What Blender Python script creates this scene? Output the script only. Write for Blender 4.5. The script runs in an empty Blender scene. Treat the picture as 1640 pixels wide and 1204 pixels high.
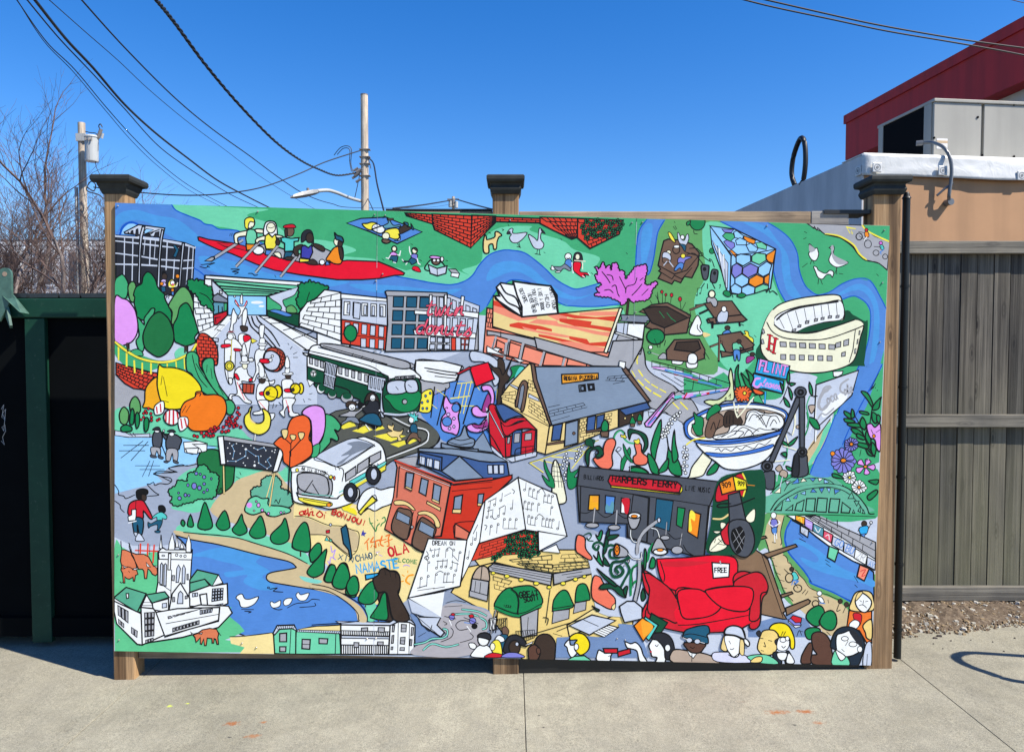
import bpy, bmesh, math, random
import numpy as np
from mathutils import Vector, Matrix, noise
from mathutils.geometry import delaunay_2d_cdt
random.seed(7)
S = bpy.context.scene
COL = S.collection
R = math.radians

# ---------------------------------------------------------------- camera, sky, sun, exposure
CAM = Vector((0, -3.5, 1.55)); PITCH = R(2.2); F = 1184.0
cam = bpy.data.cameras.new('camera'); co = bpy.data.objects.new('camera', cam); COL.objects.link(co)
co.location = CAM; co.rotation_euler = (R(90) - PITCH, 0, 0)
cam.sensor_fit = 'HORIZONTAL'; cam.sensor_width = 36; cam.lens = 36 * F / 1640; cam.clip_end = 3000; cam.clip_start = .05
S.camera = co
SUN = Vector((.62, -.305, .75)).normalized()
w = bpy.data.worlds.new('World'); S.world = w; w.use_nodes = True
nt = w.node_tree; bg = nt.nodes['Background']
sk = nt.nodes.new('ShaderNodeTexSky'); sk.sky_type = 'NISHITA'; sk.sun_disc = False
sk.sun_elevation = math.asin(SUN.z); sk.sun_rotation = math.atan2(SUN.x, SUN.y)
sk.air_density = 1.0; sk.dust_density = 0.2; sk.ozone_density = 3.5; sk.altitude = 0
hs = nt.nodes.new('ShaderNodeHueSaturation'); hs.inputs['Saturation'].default_value = 1.38; hs.inputs['Hue'].default_value = .511
nt.links.new(sk.outputs[0], hs.inputs['Color']); nt.links.new(hs.outputs[0], bg.inputs['Color'])
bg.inputs['Strength'].default_value = .125
sl = bpy.data.lights.new('sun', 'SUN'); sl.energy = 5.0; sl.angle = R(.5); sl.color = (1, .935, .83)
so = bpy.data.objects.new('sun', sl); COL.objects.link(so); so.rotation_euler = SUN.to_track_quat('Z', 'Y').to_euler()
S.view_settings.view_transform = 'Standard'; S.view_settings.look = 'None'; S.view_settings.exposure = 0.62
S.view_settings.gamma = 1; S.view_settings.use_curve_mapping = False

# ---------------------------------------------------------------- helpers
def pt(px, py, Y=0.0):
    """where the sight line through a pixel of the photograph meets the upright plane y = Y"""
    x = (px - 820) / F; y = (602 - py) / F
    d = Vector((x, math.cos(PITCH) + y * math.sin(PITCH), -math.sin(PITCH) + y * math.cos(PITCH)))
    t = (Y - CAM.y) / d.y
    return CAM + d * t
def gz(x): return -.0245 + .0148 * x
def lin(h):
    h = h.lstrip('#'); c = [int(h[i:i+2], 16) / 255 for i in (0, 2, 4)]
    return [v / 12.92 if v <= .04045 else ((v + .055) / 1.055) ** 2.4 for v in c]
def prop(o, label=None, cat=None, group=None, kind=None):
    for k, v in (('label', label), ('category', cat), ('group', group), ('kind', kind)):
        if v: o[k] = v
    return o
def empty(name, loc=(0, 0, 0), rz=0, label=None, cat=None, group=None):
    o = bpy.data.objects.new(name, None); COL.objects.link(o); o.location = loc; o.rotation_euler.z = rz
    o.empty_display_size = .1
    return prop(o, label, cat, group)
class MB:
    def __init__(s): s.v = []; s.f = []
    def add(s, vs, fs):
        n = len(s.v); s.v += [tuple(v) for v in vs]; s.f += [tuple(i + n for i in f) for f in fs]; return s
    def box(s, x0, x1, y0, y1, z0, z1):
        return s.add([(x0,y0,z0),(x1,y0,z0),(x1,y1,z0),(x0,y1,z0),(x0,y0,z1),(x1,y0,z1),(x1,y1,z1),(x0,y1,z1)],
                     [(0,3,2,1),(4,5,6,7),(0,1,5,4),(1,2,6,5),(2,3,7,6),(3,0,4,7)])
    def tube(s, pts, r, n=6, r1=None, caps=True):
        pts = [Vector(p) for p in pts]; m = len(pts); rings = []
        for i, p in enumerate(pts):
            t = (pts[min(i+1, m-1)] - pts[max(i-1, 0)]).normalized()
            a = t.cross(Vector((0, 0, 1)) if abs(t.z) < .9 else Vector((1, 0, 0))).normalized(); b = t.cross(a)
            q = r if r1 is None else r + (r1 - r) * i / (m - 1)
            rings.append([p + a * q * math.cos(2*math.pi*k/n) + b * q * math.sin(2*math.pi*k/n) for k in range(n)])
        vs = [v for g in rings for v in g]; fs = []
        for i in range(m - 1):
            for k in range(n):
                fs.append((i*n+k, i*n+(k+1) % n, (i+1)*n+(k+1) % n, (i+1)*n+k))
        if caps: fs += [tuple(range(n))[::-1], tuple((m-1)*n + k for k in range(n))]
        return s.add(vs, fs)
    def cyl(s, x, y, z0, z1, r, n=16, r1=None): return s.tube([(x,y,z0),(x,y,z1)], r, n, r1)
    def frusta(s, prof, cx, cy):           # square rings: (half size, z)
        vs = []; fs = []
        for h, z in prof: vs += [(cx-h,cy-h,z),(cx+h,cy-h,z),(cx+h,cy+h,z),(cx-h,cy+h,z)]
        for i in range(len(prof)-1):
            for k in range(4): fs.append((4*i+k, 4*i+(k+1) % 4, 4*i+4+(k+1) % 4, 4*i+4+k))
        n = 4*(len(prof)-1); fs += [(3,2,1,0), (n,n+1,n+2,n+3)]
        return s.add(vs, fs)
    def obj(s, name, m=None, parent=None, bevel=0, smooth=False, loc=None):
        me = bpy.data.meshes.new(name); me.from_pydata(s.v, [], s.f); me.update()
        o = bpy.data.objects.new(name, me); COL.objects.link(o)
        if m: me.materials.append(m)
        if parent: o.parent = parent
        if loc: o.location = loc
        if bevel:
            b = o.modifiers.new('b', 'BEVEL'); b.width = bevel; b.segments = 2; b.limit_method = 'ANGLE'
        if smooth:
            me.polygons.foreach_set('use_smooth', [True] * len(me.polygons))
        return o
class NT:
    def __init__(s, name):
        s.m = bpy.data.materials.new(name); s.m.use_nodes = True; s.t = s.m.node_tree; s.b = s.t.nodes['Principled BSDF']
    def n(s, typ, **kw):
        x = s.t.nodes.new('ShaderNode' + typ)
        for k, v in kw.items():
            if k.startswith('_'): setattr(x, k[1:], v)
            else: x.inputs[k.replace('__', ' ')].default_value = v
        return x
    def l(s, a, b): s.t.links.new(a, b)
    def coords(s, sx=1, sy=1, sz=1, world=False):
        tc = s.n('TexCoord'); mp = s.n('Mapping'); mp.inputs['Scale'].default_value = (sx, sy, sz)
        if world:
            g = s.n('NewGeometry'); s.l(g.outputs['Position'], mp.inputs['Vector'])
        else:
            oi = s.n('ObjectInfo'); mu = s.n('Math', _operation='MULTIPLY'); mu.inputs[1].default_value = 37.0
            s.l(oi.outputs['Random'], mu.inputs[0])
            ad = s.n('VectorMath', _operation='ADD'); s.l(tc.outputs['Object'], ad.inputs[0]); s.l(mu.outputs[0], ad.inputs[1])
            s.l(ad.outputs[0], mp.inputs['Vector'])
        return mp.outputs[0]
    def ramp(s, fac, stops):
        r = s.n('ValToRGB'); e = r.color_ramp.elements
        while len(e) < len(stops): e.new(.5)
        for q, (p, c) in zip(e, stops): q.position = p; q.color = (*c, 1) if len(c) == 3 else c
        s.l(fac, r.inputs[0]); return r.outputs[0]
    def mix(s, fac, a, b, mode='MIX'):
        m = s.n('MixRGB', _blend_type=mode)
        for i, v in ((0, fac), (1, a), (2, b)):
            if hasattr(v, 'is_linked') or hasattr(v, 'links'): s.l(v, m.inputs[i])
            else: m.inputs[i].default_value = v if i == 0 else (*v, 1)
        return m.outputs[0]
    def bump(s, h, strength=.3, dist=.01):
        b = s.n('Bump'); b.inputs['Strength'].default_value = strength; b.inputs['Distance'].default_value = dist
        s.l(h, b.inputs['Height']); s.l(b.outputs[0], s.b.inputs['Normal'])
def plain(name, col, rough=.6, metal=0, var=.12, scale=8, bump=.1, spec=.5):
    k = NT(name); c = lin(col) if isinstance(col, str) else col
    v = k.coords(); no = k.n('TexNoise', Scale=scale, Detail=5.0, Roughness=.6); k.l(v, no.inputs['Vector'])
    cc = k.ramp(no.outputs[0], [(.25, [x*(1-var) for x in c]), (.75, [min(1, x*(1+var)) for x in c])])
    k.l(cc, k.b.inputs['Base Color']); k.b.inputs['Roughness'].default_value = rough; k.b.inputs['Metallic'].default_value = metal
    k.b.inputs['Specular IOR Level'].default_value = spec
    if bump: k.bump(no.outputs[0], bump, .004)
    return k.m
def wood(name, a, b, dark, axis='z', scale=1.0, rough=.75, knots=True, green=None, bump=.35, rings=.55, freq=13.0):
    k = NT(name); st = {'z': (16, 16, .55), 'x': (.55, 16, 16)}[axis]
    def noi(m, det, ro, dist=0.0, extra=1):
        v = k.coords(*[q*scale*(m if q > 5 else m*.5*extra) for q in st])
        n = k.n('TexNoise', Scale=1.0, Detail=det, Roughness=ro, Distortion=dist); k.l(v, n.inputs['Vector']); return n.outputs[0]
    n1 = noi(1, 2.0, .5, .35)
    sn = k.n('Math', _operation='MULTIPLY'); sn.inputs[1].default_value = freq; k.l(n1, sn.inputs[0])
    si = k.n('Math', _operation='SINE'); k.l(sn.outputs[0], si.inputs[0])
    ma = k.n('MapRange'); ma.inputs['From Min'].default_value = -1; k.l(si.outputs[0], ma.inputs['Value'])
    fine = noi(9, 4.0, .75); mid = noi(2.6, 3.0, .6)
    base = k.ramp(mid, [(.3, a), (.7, b)])
    ring = k.ramp(ma.outputs[0], [(.0, (1, 1, 1)), (.3, (.15,)*3), (.6, (0, 0, 0))])
    mr_ = k.n('Math', _operation='MULTIPLY'); mr_.inputs[1].default_value = rings; k.l(ring, mr_.inputs[0])
    c = k.mix(mr_.outputs[0], base, dark)
    c = k.mix(.9, c, k.ramp(fine, [(.3, (.42,)*3), (.5, (1.0,)*3), (.72, (1.35,)*3)]), 'MULTIPLY')
    v3 = k.coords(3, 3, 1.2)
    n3 = k.n('TexNoise', Scale=1.6, Detail=4.0); k.l(v3, n3.inputs['Vector'])
    c = k.mix(.8, c, k.ramp(n3.outputs[0], [(.3, (.6, .61, .64)), (.7, (1.28, 1.24, 1.16))]), 'MULTIPLY')
    oi = k.n('ObjectInfo'); c = k.mix(.7, c, k.ramp(oi.outputs['Random'], [(0, (.62,.63,.67)), (1, (1.3,1.24,1.14))]), 'MULTIPLY')
    if knots:
        vk = k.coords(*([10, 10, 3.0] if axis == 'z' else [3.0, 10, 10]))
        vo = k.n('TexVoronoi', Scale=1.0, Randomness=1.0); k.l(vk, vo.inputs['Vector'])
        c = k.mix(k.ramp(vo.outputs['Distance'], [(.05, (.9,)*3), (.10, (.1,)*3), (.13, (.5,)*3), (.2, (0,)*3)]), c, dark)
    if green:
        g = k.n('NewGeometry'); sx = k.n('SeparateXYZ'); k.l(g.outputs['Position'], sx.inputs[0])
        mr = k.n('MapRange'); mr.inputs['From Min'].default_value = 1.5; mr.inputs['From Max'].default_value = .2; k.l(sx.outputs[2], mr.inputs['Value'])
        mu = k.n('Math', _operation='MULTIPLY'); k.l(mr.outputs[0], mu.inputs[0]); k.l(n3.outputs[0], mu.inputs[1])
        c = k.mix(mu.outputs[0], c, green)
    k.l(c, k.b.inputs['Base Color']); k.b.inputs['Roughness'].default_value = rough
    k.b.inputs['Specular IOR Level'].default_value = .25
    ad = k.n('Math', _operation='ADD'); k.l(mid, ad.inputs[0]); k.l(fine, ad.inputs[1])
    k.bump(ad.outputs[0], bump, .003)
    return k.m

# ---------------------------------------------------------------- ground
def concrete():
    k = NT('concrete'); g = k.n('NewGeometry'); P = g.outputs['Position']
    def noi(sc, det=4.0, ro=.6, str_=(1, 1, 1)):
        mp = k.n('Mapping'); mp.inputs['Scale'].default_value = str_; k.l(P, mp.inputs['Vector'])
        n = k.n('TexNoise', Scale=sc, Detail=det, Roughness=ro); k.l(mp.outputs[0], n.inputs['Vector']); return n.outputs[0]
    n1 = noi(1.1); n2 = noi(260, 2.0, .5); n3 = noi(9, 5.0, .7); n4 = noi(70, 3.0, .6); n5 = noi(6, 3, .6, (12, .6, 1))
    c = k.ramp(n1, [(.3, (.258, .243, .187)), (.5, (.322, .304, .238)), (.7, (.35, .332, .26))])
    c = k.mix(1, c, k.ramp(n3, [(.3, (.86, .86, .87)), (.7, (1.09, 1.08, 1.06))]), 'MULTIPLY')
    c = k.mix(1, c, k.ramp(n2, [(.32, (.62, .61, .6)), (.5, (1, 1, 1)), (.7, (1.22, 1.2, 1.15))]), 'MULTIPLY')
    c = k.mix(1, c, k.ramp(n4, [(.3, (.86,)*3), (.6, (1.05,)*3)]), 'MULTIPLY')
    c = k.mix(.6, c, k.ramp(n5, [(.3, (.9, .9, .9)), (.7, (1.06, 1.06, 1.06))]), 'MULTIPLY')
    nb = noi(.6, 6.0, .7); c = k.mix(1, c, k.ramp(nb, [(.3, (.88, .87, .85)), (.5, (1, 1, 1)), (.7, (1.06, 1.06, 1.05))]), 'MULTIPLY')
    nc = noi(2.3, 8.0, .75); c = k.mix(.5, c, k.ramp(nc, [(.46, (1, 1, 1)), (.5, (.9, .89, .87)), (.54, (1, 1, 1))]), 'MULTIPLY')
    ng = noi(700, 1.0, .5); c = k.mix(k.ramp(ng, [(.68, (0,)*3), (.76, (.5,)*3)]), c, (.1, .1, .1))
    for (px, py, rx, ry, s, col) in ((372, 1158, .04, .022, .9, (.3, .1, .03)), (422, 1156, .018, .013, .7, (.35, .12, .03)), (405, 1178, .04, .02, .7, (.35, .14, .05)),
                             (1245, 1140, .06, .02, .9, (.35, .13, .04)), (1290, 1139, .04, .02, .9, (.33, .11, .03)), (1311, 1157, .028, .018, .7, (.33, .12, .04)),
                             (272, 1130, .014, .013, 1, (.62, .72, .05)), (300, 1126, .012, .006, 1, (.62, .72, .05)), (1272, 1160, .01, .008, 1, (.04,.04,.04)), (368, 1180, .01, .008, 1, (.05,.05,.05)),
                             (863, 1145, .01, .007, 1, (.05,.04,.04)), (828, 1167, .009, .006, 1, (.05,.04,.04)), (870, 1164, .009, .006, 1, (.05,.04,.04)), (983, 1130, .03, .02, .25, (.1, .08, .06)), (1190, 1123, .03, .01, .35, (.15, .09, .06))):
        p = gpt(px, py)
        m = k.n('Mapping'); m.inputs['Location'].default_value = (-p.x/rx, -p.y/ry, 0); m.inputs['Scale'].default_value = (1/rx, 1/ry, 0); k.l(P, m.inputs['Vector'])
        ln = k.n('VectorMath', _operation='LENGTH'); k.l(m.outputs[0], ln.inputs[0])
        ad = k.n('Math', _operation='MULTIPLY_ADD'); k.l(n4, ad.inputs[0]); ad.inputs[1].default_value = 2.2; k.l(ln.outputs['Value'], ad.inputs[2])
        mx = k.ramp(ad.outputs[0], [(.0, (s,)*3), (1.0, (0,)*3)])
        mr = k.n('MapRange'); mr.inputs['From Min'].default_value = 2.1; mr.inputs['From Max'].default_value = 1.3; mr.inputs['To Max'].default_value = s; k.l(ad.outputs[0], mr.inputs['Value'])
        c = k.mix(mr.outputs[0], c, col)
    k.l(c, k.b.inputs['Base Color']); k.b.inputs['Roughness'].default_value = .9; k.b.inputs['Specular IOR Level'].default_value = .2
    h = k.n('Math', _operation='ADD'); k.l(n2, h.inputs[0]); k.l(n4, h.inputs[1]); k.bump(h.outputs[0], .35, .003)
    return k.m
def gpt(px, py):
    """where a pixel's sight line meets the sloping pavement"""
    a = pt(px, py, 1.0); d = a - CAM
    t = (CAM.z - gz(0) ) / (-d.z + .0148 * d.x) if True else 0
    return CAM + d * t
CONC = concrete()
def soil_mat():
    k = NT('soil'); g = k.n('NewGeometry')
    n = k.n('TexNoise', Scale=40.0, Detail=6.0, Roughness=.75); k.l(g.outputs['Position'], n.inputs['Vector'])
    c = k.ramp(n.outputs[0], [(.25, (.03, .022, .015)), (.5, (.12, .085, .055)), (.75, (.27, .215, .15))])
    k.l(c, k.b.inputs['Base Color']); k.b.inputs['Roughness'].default_value = 1; k.bump(n.outputs[0], .8, .01); return k.m
SOIL = soil_mat()
ASPH = plain('asphalt', (.06, .06, .062), .95, 0, .25, 60, .3)
g = MB().add([(-400, -200, -.4), (400, -200, -.4), (400, 900, -.4), (-400, 900, -.4)], [(0, 1, 2, 3)]).obj('ground', ASPH)
prop(g, kind='structure')
pav = empty('pavement'); pav['kind'] = 'structure'
xs = [-9.2, -7.35, -5.5, -3.65, -1.80, .055, 1.93, 3.8, 5.65, 7.5]
ys = [-6.1, -3.5, -.92, 3.6]
for j in range(3):
    for i in range(len(xs) - 1):
        x0, x1, y0, y1 = xs[i] + .0018, xs[i+1] - .0018, ys[j] + .0018, ys[j+1] - .0018
        m = MB(); m.add([(x, y, gz(x) + dz) for dz in (-.2, 0) for x, y in ((x0, y0), (x1, y0), (x1, y1), (x0, y1))],
              [(0,3,2,1),(4,5,6,7),(0,1,5,4),(1,2,6,5),(2,3,7,6),(3,0,4,7)])
        m.obj('slab', CONC, pav, bevel=.002)
jo = MB().add([(x, y, gz(x) - .005) for x, y in ((-9.2, -6.1), (7.5, -6.1), (7.5, 3.6), (-9.2, 3.6))], [(0,1,2,3)]).obj('joint_filler', plain('joint_grit', (.15, .13, .1), .95, 0, .3, 60, .2), pav)

# strip of soil below the wooden fence
def dirt_edge(x): return .47 + .035 * math.sin(x*5.1) + .03 * math.sin(x*11.7+1) - .05*(x < 2.2)
m = MB(); NX, NY = 120, 16
for i in range(NX + 1):
    x = 1.2 + 4.6 * i / NX
    for j in range(NY + 1):
        e = dirt_edge(x); y = e + (1.25 - e) * j / NY
        h = min(1, j / 5) * .035 + noise.noise(Vector((x*9, y*9, 1))) * .014 * min(1, j / 2) + .015 * min(1, j/4) * noise.noise(Vector((x*30, y*30, 3)))
        m.v.append((x, y, gz(x) + (.002 if j else -.01) + max(0, h)))
for i in range(NX):
    for j in range(NY):
        a = i*(NY+1) + j; m.f.append((a, a+NY+1, a+NY+2, a+1))
prop(m.obj('soil_strip', SOIL), kind='structure')
def pebble(mb, x, y, z, r):
    a = random.random()*6.28; vs = []; ph = (1+5**.5)/2
    sx, sy, sz = r*random.uniform(.7, 1.5), r*random.uniform(.6, 1), r*random.uniform(.35, .8)
    for sx_, sy_, sz_ in ((-1,-1,-1),(1,-1,-1),(1,1,-1),(-1,1,-1),(-1,-1,1),(1,-1,1),(1,1,1),(-1,1,1)):
        k_ = .62 if sz_ > 0 else .9
        q = [sx_*k_*random.uniform(.55, 1), sy_*k_*random.uniform(.55, 1), sz_*random.uniform(.6, .95)]
        vs.append((x + sx*q[0]*math.cos(a) - sy*q[1]*math.sin(a), y + sx*q[0]*math.sin(a) + sy*q[1]*math.cos(a), z + sz*q[2]))
    mb.add(vs, [(0,3,2,1),(4,5,6,7),(0,1,5,4),(1,2,6,5),(2,3,7,6),(3,0,4,7)])
def peb(mat_name, col, n, r0, r1, lo, hi, label, seed):
    random.seed(seed); mb = MB()
    for _ in range(n):
        x = random.uniform(1.85, 5.2); e = dirt_edge(x); u = random.random() ** lo
        y = e - .03 + u * (hi - e); r = random.uniform(r0, r1) * (1.6 if random.random() < .06 else 1)
        hh = .03 * min(1, max(0, (y-e)/.25)); pebble(mb, x, y, gz(x) + hh + r*.3, r)
    o = mb.obj('gravel', plain(mat_name, col, .9, 0, .35, 30, .2)); o['kind'] = 'stuff'
    prop(o, label, 'gravel')
peb('pale_stone', (.40, .37, .30), 1500, .004, .011, 1, .84, 'pale gravel scattered over the soil below the wooden fence', 1)
peb('brown_stone', (.16, .11, .07), 2600, .003, .009, 1, .84, 'brown grit scattered over the soil below the wooden fence', 2)
peb('chunk', (.5, .47, .4), 150, .009, .018, .8, .84, 'larger pale stones lying close to the foot of the wooden fence', 6)
peb('leaf_litter', (.25, .18, .1), 2600, .003, .012, .8, .84, 'dry leaf crumbs along the edge of the concrete below the fence', 3)
mb = MB(); random.seed(12)
for (px, py, r) in ((1498, 1022, .012), (1504, 1019, .014), (1513, 1015, .008), (1523, 1026, .006), (1510, 1039, .004), (1590, 1028, .004), (1495, 1031, .005), (1555, 1025, .004), (1608, 1043, .004), (1625, 1022, .005)):
    p = gpt(px, py); pebble(mb, p.x, p.y, p.z + .003, r)
o = mb.obj('leaf_litter', plain('dark_leaf', (.06, .045, .04), .9)); o['kind'] = 'stuff'; prop(o, 'few dark leaf crumbs lying on the concrete near the fence', 'leaves')

# ---------------------------------------------------------------- posts, caps, rails
TIMBER = wood('treated_timber', (.22, .135, .07), (.36, .24, .135), (.07, .04, .022), 'z', 1.0, .75, True, None, .35, .8, 17.0)
TIMBER_X = wood('treated_timber_flat', (.27, .2, .13), (.38, .29, .2), (.11, .075, .05), 'x', 1.0)
GREYW = wood('weathered_boards', (.075, .07, .062), (.16, .148, .128), (.022, .02, .019), 'z', 1.0, .85, True, (.19, .185, .115), .7, .6)
GREYX = wood('weathered_rail', (.19, .178, .15), (.31, .29, .24), (.07, .065, .06), 'x', 1.0, .85, True, None, .6)
CAPM = plain('dark_cap_paint', (.034, .036, .033), .6, 0, .35, 20, .15, .2)
def post(name, x0, x1, py_bot, py_top, cw, label, gl):
    zt = pt(820, py_top).z; cx = (x0 + x1) / 2
    o = empty(name, (cx, .065, 0), 0, label, 'post', gl)
    h = (x1 - x0) / 2; zb = gz(cx) - .15
    MB().box(-h, h, -.052, .05, zb, zt).obj('shaft', TIMBER, o, bevel=.006)
    z0 = zt - .003; w2 = cw / 2
    MB().frusta([(h + .003, z0 - .012), (h + .010, z0 + .004), (h + .012, z0 + .012), (w2 - .022, z0 + .028), (w2 - .02, z0 + .036), (w2 - .004, z0 + .042), (w2, z0 + .052), (w2, z0 + .066), (w2 - .006, z0 + .073), (w2 - .05, z0 + .079)], 0, 0).obj('post_cap', CAPM, o)
    return o
post('wooden_post', -1.925, -1.823, 1090, 305, .185, 'left wooden post with a dark cap beside the green dumpster', 'posts holding the mural')
post('wooden_post', -.092, .032, 1075, 305, .178, 'middle wooden post with a dark cap rising behind the mural', 'posts holding the mural')
post('wooden_post', 1.703, 1.836, 1072, 306, .19, 'right wooden post with a dark cap beside the black pipe', 'posts holding the mural')
zr = pt(1100, 338, .03).z
fr = empty('timber_railing', (0, .08, 0), 0, 'wooden rails joining the three posts behind the mural', 'railing')
MB().box(-1.82, -.095, -.04, -.002, zr - .1, zr).obj('rail', TIMBER_X, fr, bevel=.003)
MB().box(.035, 1.42, -.04, -.002, zr - .1, zr).obj('rail', TIMBER_X, fr, bevel=.003)
MB().box(1.422, 1.60, -.042, -.004, zr - .1, zr + .001).obj('rail', wood('pale_timber', (.35, .33, .3), (.45, .42, .38), (.2, .18, .16), 'x', .6), fr, bevel=.003)
BLACKP = plain('black_paint', (.008, .009, .01), .5, 0, .2, 10, .05)
MB().box(1.48, 1.70, -.05, .08, zr - .012, zr + .006).obj('bracket', BLACKP, fr)
MB().box(-.6, -.095, -.04, .05, zr + .0035, zr + .012).obj('flashing', BLACKP, fr)
zb = pt(500, 1056, .03).z
MB().box(-1.82, -.095, -.035, .003, zb, zb + .09).obj('rail', TIMBER_X, fr, bevel=.003)
kb = MB(); xa, xb = .034, 1.68
kb.add([(x, y, z) for y in (-.06, -.045) for x, z in ((xa, gz(xa) - .01), (xb, gz(xb) - .01), (xb, .12), (xa, .12))], [(0,1,2,3),(4,7,6,5),(0,4,5,1),(1,5,6,2),(2,6,7,3),(3,7,4,0)])
kb.obj('kick_board', BLACKP, fr)

# ---------------------------------------------------------------- right wooden fence
FY = .86
fe = empty('wooden_fence', (3.3, FY, 0), 0, 'weathered grey board fence standing right of the mural below the tan building', 'fence')
zt = pt(1550, 388, FY).z; zbm = pt(1550, 966, FY - .02).z
random.seed(4); x = pt(1403.5, 600, FY).x - .0975*3
bm_cache = None
while x < 6.2:
    wd = .0905 + random.uniform(-.002, .002); dy = random.uniform(-.003, .003); tz = random.uniform(-.006, .006)
    b = MB().box(x - 3.3, x + wd - 3.3, -.001 + dy, .018 + dy, zbm + tz, zt + tz).obj('fence_board', GREYW, fe)
    x += .0975
def frail(p0, p1, name='fence_rail', t=.042):
    z1, z0 = pt(1550, p0, FY - t).z, pt(1550, p1, FY - t).z
    MB().box(-2.1, 2.9, -t - .004, -.0045, z0, z1).obj(name, GREYX, fe, bevel=.003)
frail(386, 406, t=.045); frail(664, 684); frail(940, 962)
# ---------------------------------------------------------------- black pipe right of the post
PIPE = plain('black_pipe_paint', (.006, .008, .008), .45, 0, .2, 6, .04, .3)
bp = empty('black_pipe', (1.905, .1, 0), 0, 'tall slim black pipe with a domed top right of the right post', 'pipe')
zt = pt(1455, 316, .1).z; zg = gz(1.9)
MB().cyl(0, 0, zg + .015, zt, .0175, 20).obj('tube', PIPE, bp, smooth=False)
MB().tube([(0,0,zt-.006),(0,0,zt),(0,0,zt+.004),(0,0,zt+.016),(0,0,zt+.024)], .0215, 20, .010).obj('top_cap', PIPE, bp)
for py in (458, 620, 765, 905, 1010):
    z = pt(1445, py, .08).z; MB().cyl(0, 0, z - .006, z + .006, .021, 20).obj('clamp', PIPE, bp)
# ---------------------------------------------------------------- green dumpster
DG = NT('dumpster_paint'); g_ = DG.n('NewGeometry')
n_ = DG.n('TexNoise', Scale=3.0, Detail=6.0, Roughness=.7); DG.l(g_.outputs['Position'], n_.inputs['Vector'])
n2_ = DG.n('TexNoise', Scale=40.0, Detail=4.0, Roughness=.7); DG.l(g_.outputs['Position'], n2_.inputs['Vector'])
c_ = DG.ramp(n_.outputs[0], [(.3, (.003, .032, .019)), (.7, (.007, .052, .03))])
c_ = DG.mix(DG.ramp(n2_.outputs[0], [(.62, (0,)*3), (.75, (.35,)*3)]), c_, (.12, .16, .13))
DG.l(c_, DG.b.inputs['Base Color']); DG.b.inputs['Roughness'].default_value = .6; DG.b.inputs['Specular IOR Level'].default_value = .25
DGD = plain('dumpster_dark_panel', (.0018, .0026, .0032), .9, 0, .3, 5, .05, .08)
DY = .42
du = empty('dumpster', (-2.9, DY, 0), 0, 'tall dark green metal dumpster left of the mural', 'dumpster')
ox, oy = -2.9, DY
def dz(py): return pt(60, py, DY).z
def dx(px): return pt(px, 600, DY).x - ox
MB().box(dx(-420), dx(1250), .03, 1.9, gz(-2.5) + .12, dz(480)).obj('body', DGD, du)  # body and beams extended unseen behind the mural, added length blocks sky light
MB().box(dx(-420), dx(1250), -.012, .028, dz(509), dz(478)).obj('top_beam', DG.m, du, bevel=.006)
MB().box(dx(42), dx(74), -.006, .028, gz(-2.5) + .03, dz(510)).obj('upright', DG.m, du, bevel=.004)
MB().box(dx(-300), dx(-262), -.006, .028, gz(-2.5) + .03, dz(510)).obj('upright', DG.m, du, bevel=.004)
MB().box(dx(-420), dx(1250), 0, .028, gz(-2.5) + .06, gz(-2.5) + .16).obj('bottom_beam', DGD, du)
lid = MB(); random.seed(9)
x = dx(-400)
while x < dx(390):
    wd = random.uniform(.05, .16); lid.box(x, x + wd, -.004, .3, dz(477) + .001, dz(469) + random.uniform(-.004, .006)); x += wd + random.uniform(.004, .02)
lid.obj('lid', plain('lid_plastic', (.02, .024, .028), .3, 0, .3, 20, .1), du)
# lifting lug
cx, cz, r = dx(19), dz(440), .030
v = []; n = 14
zl = dz(515)
prof = [(cx - .033, zl), (cx - .033, cz)] + [(cx - .033*math.cos(a), cz + .033*math.sin(a)) for a in [math.pi*i/10 for i in range(1, 10)]] + [(cx + .033, cz), (cx + .033, dz(470)), (cx + .033, dz(478))]
m = MB(); k = len(prof)
m.add([(a, -.035, b) for a, b in prof] + [(a, -.02, b) for a, b in prof], [tuple(range(k))[::-1], tuple(range(k, 2*k))] + [(i, (i+1) % k, k+(i+1) % k, k+i) for i in range(k)])
LUG = plain('lug_paint', (.06, .13, .1), .5, 0, .35, 25, .15)
lg = m.obj('lifting_lug', LUG, du)
MB().tube([(cx, -.0365, cz), (cx, -.034, cz)], .0125, 14).obj('lug_hole', plain('rust_hole', (.3, .22, .16), .8), lg)
m = MB()
def slab3(mb, q, th=.012):
    a, b, c, d = [Vector(p) for p in q]; nn = (b - a).cross(c - a).normalized() * th
    mb.add([a, b, c, d, a + nn, b + nn, c + nn, d + nn], [(0,1,2,3),(7,6,5,4),(0,4,5,1),(1,5,6,2),(2,6,7,3),(3,7,4,0)])
slab3(m, [(dx(12), -.01, dz(474)), (dx(33), -.075, dz(522)), (dx(30), -.06, dz(526)), (dx(10), -.01, dz(497))], .012)
slab3(m, [(dx(13), -.035, dz(473)), (dx(31), -.035, dz(473)), (dx(54), -.03, dz(503)), (dx(49), -.075, dz(501))], .008)
m.obj('gusset', LUG, lg)
gr = MB(); pts = [(2,655),(6,648),(3,668),(8,672),(4,662),(9,655),(6,690),(3,684),(8,680),(9,690),(4,700),(7,712),(2,706)]
gr.tube([pt(a, b, DY + .0285) - Vector((ox, oy, 0)) for a, b in pts], .0014, 4)
gr.obj('scribble', plain('paint_marker', (.45, .45, .45), .6), du)

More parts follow.
